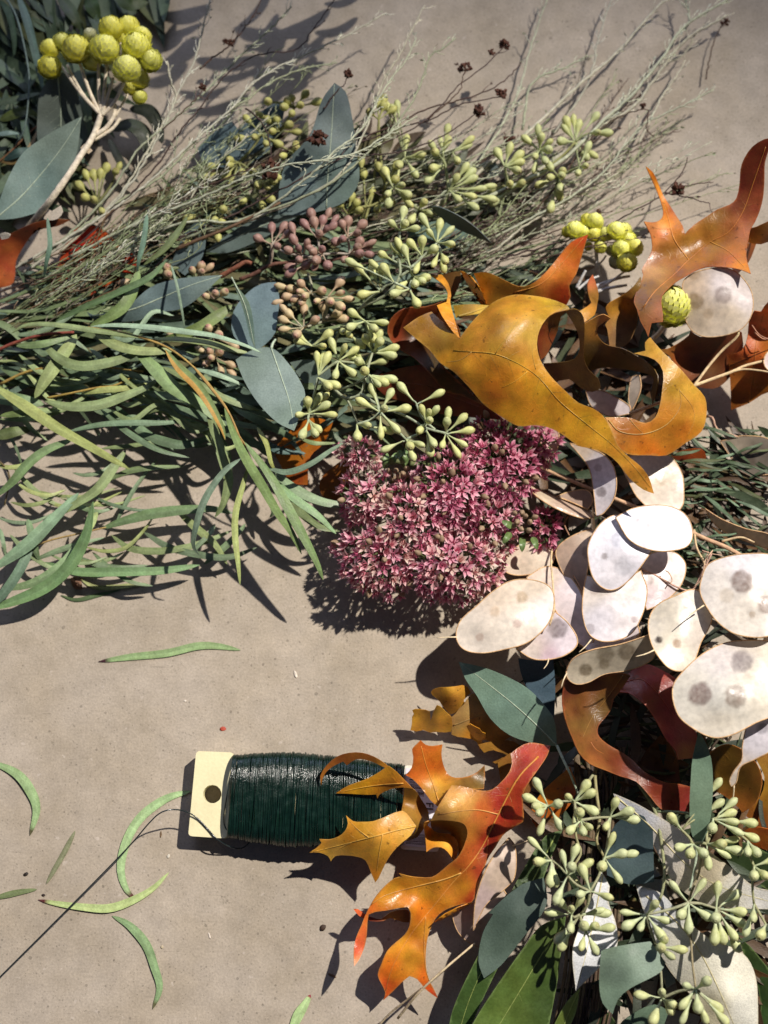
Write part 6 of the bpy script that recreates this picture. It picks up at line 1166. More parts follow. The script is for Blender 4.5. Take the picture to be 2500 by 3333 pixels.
wl(D_, R5([(500, 60), (540, -20), (600, -120), (680, -220)]), 20, DKG, 8); wl(D_, R5([(930, 60), (900, 110), (850, 160), (830, 200)]), 24, DKG, 8); wl(D_, [(10, 720), (60, 800), (90, 880), (85, 910)], 14, DKG, 8)
tube('stem', D_, fpath('R5', [(140, 160, 9), (220, 130, 10), (350, 100, 10), (480, 70, 9), (560, 55, 8)], 18), .45, .3, (168, 142, 90))
tube('stem', D_, fpath('R5', [(-20, -230, 12), (40, -150, 10), (20, -20, 8)], 12), .4, .3, (110, 96, 64))
random.seed(35)
for i in range(26):      # thin leaves flowing through the bundle from the left edge
    x, y = random.uniform(-40, 900), random.uniform(330, 760); a = random.gauss(.12, .28); L = random.uniform(260, 470)
    pts = [(x + math.cos(a) * L * q, y + math.sin(a) * L * q + 46 * math.sin(3 * q) * random.choice((-1, 1, 1))) for q in (0, .3, .65, 1)]
    if pts[-1][0] > 1180 or pts[-1][1] > 900: continue
    wl(C_ if i % 2 else A, pts, random.uniform(16, 30), WG + DKG + BLG[:1], random.uniform(12, 21))
for i in range(16):
    x, y = random.uniform(-40, 420), random.uniform(860, 1300); a = random.gauss(-.15, .5); L = random.uniform(200, 380)
    pts = [(x + math.cos(a) * L * q, y + math.sin(a) * L * q + 40 * math.sin(3 * q)) for q in (0, .3, .65, 1)]
    wl(D_, pts, random.uniform(14, 24), WG + DKG, random.uniform(3, 10))
# dark leaves massed at the top left, part of the shade put into their greens
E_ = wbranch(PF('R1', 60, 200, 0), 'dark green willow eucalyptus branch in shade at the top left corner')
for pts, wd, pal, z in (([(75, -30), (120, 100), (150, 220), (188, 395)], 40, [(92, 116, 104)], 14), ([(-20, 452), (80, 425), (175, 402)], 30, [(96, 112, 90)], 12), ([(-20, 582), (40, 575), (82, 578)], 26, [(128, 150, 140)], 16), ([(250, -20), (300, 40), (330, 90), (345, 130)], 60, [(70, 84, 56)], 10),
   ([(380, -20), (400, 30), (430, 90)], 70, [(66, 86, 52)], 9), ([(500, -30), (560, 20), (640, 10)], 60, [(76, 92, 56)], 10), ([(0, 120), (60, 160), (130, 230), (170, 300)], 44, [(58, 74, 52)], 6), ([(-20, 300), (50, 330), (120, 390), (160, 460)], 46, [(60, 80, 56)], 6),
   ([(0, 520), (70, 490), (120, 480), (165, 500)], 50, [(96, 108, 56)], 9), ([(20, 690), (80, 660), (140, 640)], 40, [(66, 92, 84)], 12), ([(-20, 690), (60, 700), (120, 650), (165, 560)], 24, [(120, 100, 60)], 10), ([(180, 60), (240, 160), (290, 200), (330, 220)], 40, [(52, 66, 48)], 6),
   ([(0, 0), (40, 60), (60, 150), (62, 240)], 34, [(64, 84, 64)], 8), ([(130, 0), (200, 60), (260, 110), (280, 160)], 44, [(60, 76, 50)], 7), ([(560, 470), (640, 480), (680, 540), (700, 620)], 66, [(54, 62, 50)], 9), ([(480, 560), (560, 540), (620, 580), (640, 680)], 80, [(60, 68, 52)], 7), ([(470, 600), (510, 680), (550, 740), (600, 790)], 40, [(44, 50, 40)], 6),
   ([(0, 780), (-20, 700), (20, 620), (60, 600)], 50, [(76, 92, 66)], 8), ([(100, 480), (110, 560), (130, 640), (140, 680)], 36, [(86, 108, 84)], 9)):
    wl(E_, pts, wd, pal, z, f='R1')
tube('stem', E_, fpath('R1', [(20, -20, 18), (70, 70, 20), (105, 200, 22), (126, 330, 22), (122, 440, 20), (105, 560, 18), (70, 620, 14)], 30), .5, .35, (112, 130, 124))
tube('stem', E_, fpath('R1', [(160, 545, 10), (100, 600, 11), (40, 660, 12), (-20, 710, 12)], 12), .4, .4, (120, 84, 56))
# unseen leaves added past the upper edge to cast shade into view
F_ = wbranch(PF('S', 1050, -250, 0), 'unseen willow eucalyptus branch added beyond the top edge to cast shade')
for i in range(46):
    x, y = random.uniform(620, 1380), random.uniform(-360, -60)
    if 900 < x < 1000 and y > -240: continue
    a = random.uniform(-.6, .6) + 2.6; L = random.uniform(150, 260)
    pts = [(x + math.cos(a) * L * k + 20 * math.sin(k * 3), y + math.sin(a) * L * k * .6) for k in (0, .33, .66, 1)]
    if min(q[1] for q in pts) > -30 or max(q[1] for q in pts) > -40: continue
    wl(F_, pts, random.uniform(30, 64), DKG, random.uniform(38, 75), f='S')
# fine dark green foliage behind the pods at the right
random.seed(44)
for k, (lab, cx, cy, n, x0, x1, y0, y1) in enumerate((('fine narrow green foliage below the looped oak leaf at the right edge', 1450, 800, 42, 1240, 1659, 740, 1010), ('fine dark green foliage behind the white pods at the right', 1450, 1180, 50, 1180, 1659, 960, 1390))):
    t = thing('fine_foliage_sprig', PF('R4', cx, cy, 0), lab, 'foliage', 'fine green foliage sprigs')
    for i in range(n):
        x, y = random.uniform(x0, x1), random.uniform(y0, y1); a = random.choice((random.uniform(-.9, -.2), random.uniform(-.3, .7))); L = random.uniform(110, 210)
        pts = [(x + math.cos(a) * L * q, y + math.sin(a) * L * q + 18 * math.sin(q * 3.1)) for q in (-.5, -.17, .17, .5)]
        wl(t, pts, random.uniform(9, 17), [(84, 102, 72), (72, 90, 60), (104, 128, 98), (84, 92, 56)], random.uniform(3, 18), f='R4', arch=2)
    for i in range(7):
        y = random.uniform(y0, y1); tube('stem', t, fpath('R4', [(x0 - 60, y - 10, 6), ((x0 + x1) / 2, y + random.uniform(-20, 60), 9), (x1 + 60, y + random.uniform(20, 160), 8)], 14), .4, .3, random.choice([(70, 58, 44), (96, 84, 54), (60, 50, 44)]))
# greens low behind the oak loop
t = thing('fine_foliage_sprig', PF('R4', 500, 30, 0), 'dark green needle foliage behind the gold oak leaf lobes', 'foliage', 'fine green foliage sprigs')
for i in range(22):
    x, y = random.uniform(300, 760), random.uniform(-60, 110); a = random.uniform(-.9, -.1); L = random.uniform(80, 150)
    wl(t, [(x + math.cos(a) * L * q, y + math.sin(a) * L * q) for q in (-.5, 0, .5)], random.uniform(10, 18), [(70, 84, 54), (92, 102, 66), (58, 70, 46)], random.uniform(3, 14), f='R4', arch=2)

# ---------------------------------------------------------------- the tangle deep in the pile: leaves and stalks nobody could count
random.seed(91)
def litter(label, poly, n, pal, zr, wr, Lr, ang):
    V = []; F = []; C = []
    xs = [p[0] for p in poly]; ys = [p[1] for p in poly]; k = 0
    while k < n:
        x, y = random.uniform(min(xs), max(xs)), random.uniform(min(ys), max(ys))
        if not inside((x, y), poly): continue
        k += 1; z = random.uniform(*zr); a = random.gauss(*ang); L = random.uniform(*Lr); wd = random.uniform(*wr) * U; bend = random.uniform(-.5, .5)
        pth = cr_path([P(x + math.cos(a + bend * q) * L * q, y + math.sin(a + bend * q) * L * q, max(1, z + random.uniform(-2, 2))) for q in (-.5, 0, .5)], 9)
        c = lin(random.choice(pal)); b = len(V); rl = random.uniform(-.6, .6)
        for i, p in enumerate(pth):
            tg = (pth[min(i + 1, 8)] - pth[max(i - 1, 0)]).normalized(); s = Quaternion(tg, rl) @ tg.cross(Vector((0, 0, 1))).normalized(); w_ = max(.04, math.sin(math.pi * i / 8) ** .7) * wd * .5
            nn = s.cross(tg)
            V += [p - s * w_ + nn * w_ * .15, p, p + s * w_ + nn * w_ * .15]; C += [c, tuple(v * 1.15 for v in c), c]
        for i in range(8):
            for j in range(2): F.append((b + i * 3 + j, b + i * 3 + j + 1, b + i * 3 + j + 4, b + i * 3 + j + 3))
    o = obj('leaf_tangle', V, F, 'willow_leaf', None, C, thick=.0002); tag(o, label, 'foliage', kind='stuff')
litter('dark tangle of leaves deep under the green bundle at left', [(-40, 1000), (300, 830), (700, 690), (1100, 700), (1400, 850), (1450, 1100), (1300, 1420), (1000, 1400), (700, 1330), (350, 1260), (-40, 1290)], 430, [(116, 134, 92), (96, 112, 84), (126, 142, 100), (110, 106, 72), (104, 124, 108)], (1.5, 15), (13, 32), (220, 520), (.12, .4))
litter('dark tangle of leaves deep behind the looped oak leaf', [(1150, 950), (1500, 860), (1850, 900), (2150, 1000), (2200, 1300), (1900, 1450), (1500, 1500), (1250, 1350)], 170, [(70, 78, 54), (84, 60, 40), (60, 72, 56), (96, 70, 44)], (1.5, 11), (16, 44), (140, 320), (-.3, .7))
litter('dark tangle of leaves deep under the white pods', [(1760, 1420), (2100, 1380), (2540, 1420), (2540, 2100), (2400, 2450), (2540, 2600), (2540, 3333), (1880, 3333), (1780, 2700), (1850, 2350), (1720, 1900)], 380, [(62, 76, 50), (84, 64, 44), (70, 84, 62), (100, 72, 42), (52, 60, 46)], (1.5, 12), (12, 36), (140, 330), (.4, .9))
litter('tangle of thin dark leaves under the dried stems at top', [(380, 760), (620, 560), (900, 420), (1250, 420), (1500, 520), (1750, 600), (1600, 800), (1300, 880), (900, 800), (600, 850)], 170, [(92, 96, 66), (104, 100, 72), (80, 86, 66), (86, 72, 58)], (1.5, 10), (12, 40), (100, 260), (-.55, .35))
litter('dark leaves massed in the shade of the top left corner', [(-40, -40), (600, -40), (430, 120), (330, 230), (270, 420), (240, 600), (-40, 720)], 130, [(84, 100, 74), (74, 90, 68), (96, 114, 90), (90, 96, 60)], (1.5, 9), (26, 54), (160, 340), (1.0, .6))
# ---------------------------------------------------------------- the pink stonecrop flower head
random.seed(55)
def floret_mesh(name, petals, spread, rise, c_in, c_out, cc):
    V = []; F = []; C = []
    for k in range(petals):
        a = 2 * math.pi * k / petals + random.uniform(-.12, .12); ca, sa = math.cos(a), math.sin(a); sx, sy = -sa, ca
        L = random.uniform(.9, 1.1); rs = rise * random.uniform(.8, 1.2); b = len(V); wdt = .24
        def q(r, w_, z): V.append((ca * r + sx * w_, sa * r + sy * w_, z))
        q(.08, 0, -.1); C.append(c_in); q(spread * .5 * L, wdt, rs * .5); C.append(c_in); q(spread * .5 * L, -wdt, rs * .5); C.append(c_in)
        q(spread * .5 * L, 0, rs * .5 - .07); C.append(c_in); q(spread * 1.0 * L, 0, rs + .02); C.append(c_out)
        F += [(b, b + 1, b + 3), (b, b + 3, b + 2), (b + 1, b + 4, b + 3), (b + 2, b + 3, b + 4)]
    for k in range(petals):   # upright carpels
        a = 2 * math.pi * (k + .5) / petals; ca, sa = math.cos(a), math.sin(a); b = len(V)
        for r, w_, z in ((.05, .0, 0), (.2, .09, .05), (.2, -.09, .05), (.17, 0, rise * .75 + .25)):
            V.append((ca * r - sa * w_, sa * r + ca * w_, z)); C.append(cc)
        F += [(b, b + 1, b + 3), (b, b + 3, b + 2), (b + 1, b + 2, b + 3)]
    b = len(V)             # green calyx and stalk below
    for z, r in ((-.1, .17), (-.35, .12), (-1.1, .07)):
        for k in range(5):
            a = 2 * math.pi * k / 5; V.append((r * math.cos(a), r * math.sin(a), z)); C.append(lin((104, 122, 78)))
    for i in range(2):
        for k in range(5): F.append((b + i * 5 + k, b + i * 5 + (k + 1) % 5, b + (i + 1) * 5 + (k + 1) % 5, b + (i + 1) * 5 + k))
    return raw_mesh(name, V, F, 'petal', C, smooth=False)
FM = []
for c_in, c_out, cc in (((230, 160, 178), (246, 218, 220), (214, 112, 146)), ((220, 136, 160), (242, 202, 208), (202, 94, 130)), ((234, 178, 180), (246, 226, 220), (222, 138, 154)), ((204, 116, 144), (232, 180, 194), (184, 82, 120)), ((230, 198, 186), (240, 226, 210), (218, 158, 154)), ((218, 154, 164), (244, 216, 210), (208, 120, 138))):
    for sp_, rs in ((1.0, .45), (.72, .9)):
        FM.append(floret_mesh('floret', 5, sp_, rs, lin(c_in), lin(c_out), lin(cc)))
BUD = lathe_mesh('bud', [(-.8, .08), (-.1, .12), (.1, .3), (.4, .36), (.7, .24), (.95, .05)], 'petal', 6)
BUD.color_attributes['Col'].data.foreach_set('color', [x for v in BUD.vertices for x in ((*lin((176, 150, 122)), 1) if v.co.z > .2 else (*lin((120, 134, 88)), 1))])
sed = thing('stonecrop_flower_head', PF('F', 850, 750, 0), 'dense dusty pink stonecrop flower head at the centre of the picture', 'flower head')
DOMES = [(860, 1090, 380, 240, 15, 31), (430, 1010, 300, 310, 15, 30), (340, 660, 200, 190, 18, 31), (610, 780, 290, 280, 20, 34), (890, 600, 270, 280, 20, 36), (1210, 420, 300, 320, 17, 31), (1530, 300, 80, 120, 18, 26), (1530, 850, 70, 170, 13, 20), (1150, 820, 190, 220, 14, 28), (255, 370, 120, 95, 20, 31)]
pts = []
tries = 0
while tries < 26000 and len(pts) < 760:
    tries += 1
    d = random.choice(DOMES); a = random.random() * 6.283; r = math.sqrt(random.random())
    x, y = d[0] + d[2] * r * math.cos(a), d[1] + d[3] * r * math.sin(a)
    if any(((x - o[0]) / o[2]) ** 2 + ((y - o[1]) / o[3]) ** 2 < (.75 if o is not d else -1) and o is not d and (o[4] + (o[5] - o[4]) * math.sqrt(max(0, 1 - ((x - o[0]) / o[2]) ** 2 - ((y - o[1]) / o[3]) ** 2))) > (d[4] + (d[5] - d[4]) * math.sqrt(max(0, 1 - r * r))) for o in DOMES): continue
    if x > 1330 and 620 < y < 760: continue
    if 360 < x < 620 and 400 < y < 520 and random.random() < .8: continue
    if any((x - q[0]) ** 2 + (y - q[1]) ** 2 < 52 ** 2 for q in pts): continue
    z = d[4] + (d[5] - d[4]) * math.sqrt(max(0, 1 - r * r))
    pts.append((x, y, z + random.uniform(-1.2, 1.2), math.cos(a) * r, math.sin(a) * r, d))
pts.sort(key=lambda q: -q[2]); Vr = []; Fr = []; Cr = []; Vs = []; Fs = []
for i, (x, y, z, nx, ny, d) in enumerate(pts):
    n = Vector((nx * 1.15 + random.uniform(-.25, .25), -ny * 1.15 + random.uniform(-.25, .25), .75)).normalized()
    p = PF('F', x, y, z); s = random.uniform(.0030, .0039)
    shade = 0 if x < 760 else 1
    if d[0] in (1210, 1530): me = FM[random.choice((2, 3, 6, 7, 6, 7))]  # right hand domes take deeper pinks, oak leaf shade put into the colour
    elif d[0] in (890, 1150): me = FM[random.choice((0, 1, 2, 3, 6, 7, 10, 11))]
    else: me = FM[random.choice((0, 1, 4, 5, 8, 9, 2, 10, 11, 4))]
    if random.random() < .1: me = BUD; s *= 1.1
    M = Matrix.Translation(p) @ (n.to_track_quat('Z', 'Y') @ Quaternion((0, 0, 1), random.random() * 6.28)).to_matrix().to_4x4() @ Matrix.Scale(s, 4)
    if i < 296: inst('floret' if me is not BUD else 'bud', me, sed, M)
    else:
        b = len(Vr); at = me.color_attributes['Col'].data
        Vr += [M @ v.co for v in me.vertices]; Cr += [tuple(at[k].color)[:3] for k in range(len(me.vertices))]; Fr += [tuple(b + k for k in f_.vertices) for f_ in me.polygons]
    # a second storey of florets fills the head from below
    for rep in range(2):
        n2 = (n + Vector((random.uniform(-.5, .5), random.uniform(-.5, .5), 0))).normalized(); p2 = p - Vector((0, 0, random.uniform(.002, .0045))) + Vector((random.uniform(-1, 1), random.uniform(-1, 1), 0)) * .0022
        M2 = Matrix.Translation(p2) @ (n2.to_track_quat('Z', 'Y') @ Quaternion((0, 0, 1), random.random() * 6.28)).to_matrix().to_4x4() @ Matrix.Scale(.0026, 4)
        m3 = FM[random.choice((2, 3, 6, 7, 10, 11))]; b = len(Vr); at = m3.color_attributes['Col'].data
        Vr += [M2 @ v.co for v in m3.vertices]; Cr += [tuple(at[k].color)[:3] for k in range(len(m3.vertices))]; Fr += [tuple(b + k for k in f_.vertices) for f_ in m3.polygons]
    # branchlet down to the dome's foot
    foot = PF('F', d[0] + (x - d[0]) * .25, d[1] + (y - d[1]) * .25, max(4, d[4] - 7)); q0 = p - n * s * 1.0
    tube_geo(cr_path([foot, foot.lerp(q0, .6) + Vector((0, 0, .0015)), q0], 5), .00045, .00028, 4, Vs, Fs)
if Vr: tag(obj('lower_florets', Vr, Fr, 'petal', sed, Cr, smooth=False), kind='stuff')
obj('branchlets', Vs, Fs, 'stem_bark', sed, lin((96, 108, 66)))
tag(sed.children[-1], kind='stuff')
for d in DOMES: tube('stem', sed, cr_path([PF('F', d[0], d[1], max(4, d[4] - 7)), PF('F', (d[0] + 1000) / 2, (d[1] + 500) / 2, 9), PF('F', 1000, 480, 6)], 8), .9, 1.5, (104, 112, 70))
for x, y, a, L, z in ((440, 470, -1.4, 110, 28), (480, 440, -1.1, 90, 27), (550, 430, -.9, 80, 26), (600, 300, 1.7, 150, 22), (540, 340, 1.3, 130, 20), (1290, 900, 2.2, 90, 26), (1370, 930, 1.6, 100, 25), (1440, 930, 1.2, 90, 24), (1300, 860, -2.6, 80, 27), (380, 540, .6, 60, 27)):
    rib_f('leaf', sed, 'F', [(x, y, z), (x + math.cos(a) * L * .5, y + math.sin(a) * L * .5, z + 3), (x + math.cos(a) * L, y + math.sin(a) * L, z + 2)], 46, (104, 128, 72), mat='laurel_leaf', fold=.2, pw=.6, nseg=10)
for x, y in ((1310, 770), (1340, 820), (1380, 790), (1420, 830), (1350, 870), (1400, 880), (1440, 800), (1370, 760), (520, 480), (560, 500), (590, 470), (600, 520), (480, 500), (540, 530)):
    M = Matrix.Translation(PF('F', x, y, 28)) @ Matrix.Rotation(random.uniform(-.6, .6), 4, 'X') @ Matrix.Rotation(random.uniform(-.6, .6), 4, 'Y') @ Matrix.Scale(.0034, 4); inst('bud', BUD, sed, M)

# ---------------------------------------------------------------- yellow strawflowers on woolly stems
def head_mesh(name, inner, outer, n=170):
    V = []; F = []; C = []
    bm = bmesh.new(); bmesh.ops.create_icosphere(bm, subdivisions=2, radius=.86)
    bm.verts.index_update(); V += [tuple(v.co) for v in bm.verts]; C += [lin(inner)] * len(V); F += [tuple(v.index for v in f_.verts) for f_ in bm.faces]; bm.free()
    for k in range(n):
        z = -0.92 + 1.88 * (k + .5) / n; a = k * 2.399963 + random.uniform(-.07, .07); r = math.sqrt(max(0, 1 - z * z))
        nrm = Vector((r * math.cos(a), r * math.sin(a), z)); up = Vector((0, 0, 1)); tg = (up - nrm * nrm.dot(up)); tg = tg.normalized() if tg.length > .05 else Vector((1, 0, 0))
        sd = nrm.cross(tg); b = len(V); w_ = .17 * random.uniform(.8, 1.25); L = .46 * random.uniform(.8, 1.2); lift = .13 * random.uniform(.6, 1.3)
        for u_, v_, h in ((-.5, -L * .5, -.06), (.5, -L * .5, -.06), (-1, .0, lift * .3), (1, .0, lift * .3), (-.6, L * .42, lift * .8), (.6, L * .42, lift * .8), (0, L * .6, lift)):
            V.append(tuple(nrm * (.86 + h) + sd * (u_ * w_) + tg * v_))
            f_ = random.uniform(.9, 1.1); c = lin(outer) if v_ > 0 else lin(inner); C.append(tuple(x * f_ for x in c))
        F += [(b, b + 1, b + 3, b + 2), (b + 2, b + 3, b + 5, b + 4), (b + 4, b + 5, b + 6)]
    return raw_mesh(name, V, F, 'strawflower_bract', C, smooth=False)
HM = [head_mesh('flower_head', (255, 252, 120), (255, 255, 150)), head_mesh('flower_head', (252, 252, 124), (255, 255, 156)), head_mesh('flower_head', (255, 248, 108), (255, 253, 140))]
HP = head_mesh('flower_head', (196, 200, 150), (226, 226, 190))
def strawflower(label, f, heads, stems, base, scol=(240, 226, 200)):
    t = thing('strawflower_cluster', base, label, 'strawflower', 'yellow strawflower clusters')
    for h in heads:
        x, y, r, z = h[:4]; me = HP if len(h) > 4 else random.choice(HM)
        p = PF(f, x, y, z); s = r * FR[f][2] * U * 1.1
        rot = Matrix.Rotation(random.uniform(-.5, .5), 4, 'X') @ Matrix.Rotation(random.uniform(-.5, .5), 4, 'Y') @ Matrix.Rotation(random.random() * 6, 4, 'Z')
        inst('flower_head', me, t, Matrix.Translation(p) @ Matrix.Rotation(-.8, 4, 'X') @ rot @ Matrix.Diagonal((s, s, s * .95, 1)))
    for pts_, r0, r1 in stems: tube('stem', t, fpath(f, pts_, 5 * len(pts_)), r0, r1, scol, sides=8, lump=.14)
    return t
random.seed(66)
H1 = [(215, 290, 50, 31), (215, 212, 42, 29), (268, 182, 40, 30), (328, 215, 62, 37), (450, 215, 64, 40), (480, 125, 54, 36), (556, 120, 50, 33), (590, 200, 62, 38), (650, 262, 50, 35), (547, 302, 60, 41), (390, 150, 30, 36, 1), (610, 160, 45, 33), (395, 262, 42, 31), (565, 372, 38, 26), (603, 418, 32, 24), (600, 345, 45, 27), (520, 165, 40, 32)]
ST1 = [([(20, 1100, 9), (80, 1035, 13), (145, 955, 22), (220, 862, 34), (300, 750, 36), (350, 670, 33), (385, 620, 31), (415, 560, 28), (438, 490, 29)], 1.45, 1.25)]
for e in ((290, 282, 31), (345, 275, 35), (425, 275, 36), (462, 275, 36), (490, 335, 36), (540, 350, 38), (265, 285, 30)):
    ST1.append(([(438, 500, 29), ((438 + e[0]) / 2 + random.uniform(-8, 8), (490 + e[1]) / 2 + 20, 31), (e[0], e[1], e[2] - 1)], .85, .6))
ST1 += [([(412, 585, 28), (460, 550, 28), (492, 500, 28), (498, 452, 28)], .9, .8), ([(405, 605, 27), (480, 560, 27), (520, 512, 27)], .8, .7), ([(520, 175, 33), (523, 220, 36), (520, 270, 38)], .5, .5), ([(500, 500, 27), (540, 430, 26), (560, 395, 26)], .6, .5)]
s1 = strawflower('yellow strawflower cluster with a pale woolly forked stem at the upper left', 'R1', H1, ST1, PF('R1', 250, 850, 0))
patch('woolly_leaf', s1, 'R1', [(190, 945), (195, 895), (225, 912), (262, 888), (272, 915), (250, 945), (215, 952)], [(190, 945, 26), (262, 890, 29), (250, 945, 27)], (226, 214, 196), 'pale_leaf', step=8)
patch('woolly_leaf', s1, 'R1', [(348, 640), (365, 622), (380, 632), (400, 650), (385, 665), (365, 655)], [(348, 640, 30), (400, 650, 31), (365, 625, 30)], (216, 198, 168), 'pale_leaf', step=6)
patch('woolly_leaf', s1, 'R1', [(0, 1010), (20, 1003), (45, 1012), (38, 1028), (8, 1035)], [(0, 1010, 26), (45, 1012, 28), (20, 1030, 26)], (232, 222, 204), 'pale_leaf', step=6)
H2 = [(1290, 870, 62, 22), (1240, 880, 40, 20), (1420, 815, 62, 22), (1370, 800, 44, 21), (1340, 880, 48, 21), (1565, 880, 66, 24), (1620, 870, 52, 22), (1500, 900, 52, 22), (1460, 985, 46, 20), (1380, 980, 32, 16), (1420, 900, 52, 21), (1650, 930, 50, 22), (1600, 1000, 64, 24), (1690, 990, 60, 24), (1640, 1085, 66, 27), (1570, 1080, 50, 20, 1), (1540, 1010, 42, 18, 1)]
ST2 = [([(1430, 900, 18), (1432, 1000, 17), (1438, 1090, 15), (1450, 1180, 12)], .7, .8), ([(1440, 1110, 15), (1475, 1075, 16), (1500, 1040, 17)], .5, .4), ([(1300, 1260, 16), (1340, 1180, 18), (1362, 1140, 19)], .7, .5), ([(1310, 1270, 16), (1380, 1210, 17), (1450, 1180, 17)], .6, .5), ([(1400, 1260, 16), (1500, 1220, 17), (1600, 1190, 18), (1660, 1180, 18)], .8, .6), ([(1420, 1290, 16), (1520, 1260, 17), (1640, 1240, 17)], .8, .6), ([(1440, 1260, 16), (1540, 1210, 18), (1620, 1150, 20)], .6, .5)]
strawflower('yellow strawflower cluster partly hidden behind the amber oak leaf', 'G', H2, ST2, PF('G', 1450, 1000, 0), (206, 204, 200))
s3 = strawflower('bright yellow round strawflower squeezed between oak leaf and white pod', 'J', [(870, 890, 165, 33)], [([(840, 950, 20), (760, 1100, 14), (640, 1200, 8)], .9, 1.0)], PF('J', 840, 900, 0))

# ---------------------------------------------------------------- wispy dried stems
random.seed(77)
LT = [(190, 194, 168), (176, 182, 154), (204, 202, 182), (166, 172, 142), (196, 192, 170)]
OL = [(150, 160, 118), (132, 144, 104), (144, 152, 114), (112, 104, 90)]
DK = [(86, 66, 58), (76, 60, 56), (96, 76, 64)]
def dry_stem(f, pts, r, col, label, group, leaf=1.0, name='dried_stem', tips=(), n=None, lcol=None, leaves_from=.25):
    path = fpath(f, pts, n or 7 * len(pts)); b = path[0]
    path = [p + Vector((random.uniform(-1, 1), random.uniform(-1, 1), random.uniform(-1, 1))) * .0003 for p in path]
    V, F = tube_geo(path, r * .001, r * .00055, 5)
    o = obj(name, V, F, 'stem_bark', None, lin(col), base=Vector((b.x, b.y, 0))); tag(o, label, 'dried stem', group)
    if leaf:
        V = []; F = []; N = len(path)
        for i in range(int(N * leaves_from), N - 1):
            for rep in range(2 if leaf > 1.4 else 1):
                if random.random() > .75 * leaf: continue
                tg = (path[i + 1] - path[i]).normalized(); a = random.choice((-1, 1)) * random.uniform(.3, .9)
                d = (Quaternion((0, 0, 1), a) @ tg + Vector((0, 0, random.uniform(-.2, .4)))).normalized(); L = random.uniform(.0022, .0055)
                p = path[i].lerp(path[i + 1], random.random())
                tube_geo([p, p + d * L * .55, p + (d + tg * .3).normalized() * L], .00022, .00012, 4, V, F)
                if random.random() < .6:        # tiny leaflets at the twig end
                    e = p + (d + tg * .3).normalized() * L
                    for q in range(random.choice((1, 2, 3))):
                        dd = (d + Vector((random.uniform(-.7, .7), random.uniform(-.7, .7), random.uniform(-.3, .6)))).normalized(); s = dd.orthogonal().normalized()
                        l2 = random.uniform(.0011, .0024); bb = len(V); V += [e, e + dd * l2 * .5 + s * l2 * .2, e + dd * l2, e + dd * l2 * .5 - s * l2 * .2]; F.append((bb, bb + 1, bb + 2, bb + 3))
        if V: tag(obj('twigs', V, F, 'stem_bark', o, lin(lcol or tuple(min(235, c + 34) for c in col))), kind='stuff')
    return o
def seed_head(o, f, x, y, z, r, col=(86, 54, 42)):
    V = []; F = []; c = PF(f, x, y, z); k = r * FR[f][2] * U * 1.3
    for i in range(26):
        d = Vector((random.gauss(0, 1), random.gauss(0, 1), random.gauss(0, 1))).normalized(); p = c + d * k * random.uniform(.3, .8); s = d.orthogonal().normalized(); t_ = d.cross(s)
        b = len(V); q = k * random.uniform(.22, .4); V += [p - s * q, p + t_ * q, p + s * q, p - t_ * q, p + d * q * 1.2, p - d * q * .8]
        F += [(b, b + 1, b + 4), (b + 1, b + 2, b + 4), (b + 2, b + 3, b + 4), (b + 3, b, b + 4), (b + 1, b, b + 5), (b + 2, b + 1, b + 5), (b + 3, b + 2, b + 5), (b, b + 3, b + 5)]
    obj('seed_head', V, F, 'stem_bark', o, lin(col), smooth=False)
GW = 'wispy grey green dried stems'; GD_ = 'thin dark dried stems with brown seed heads'
BASE = [(60, 1120), (150, 1110), (250, 1080)]
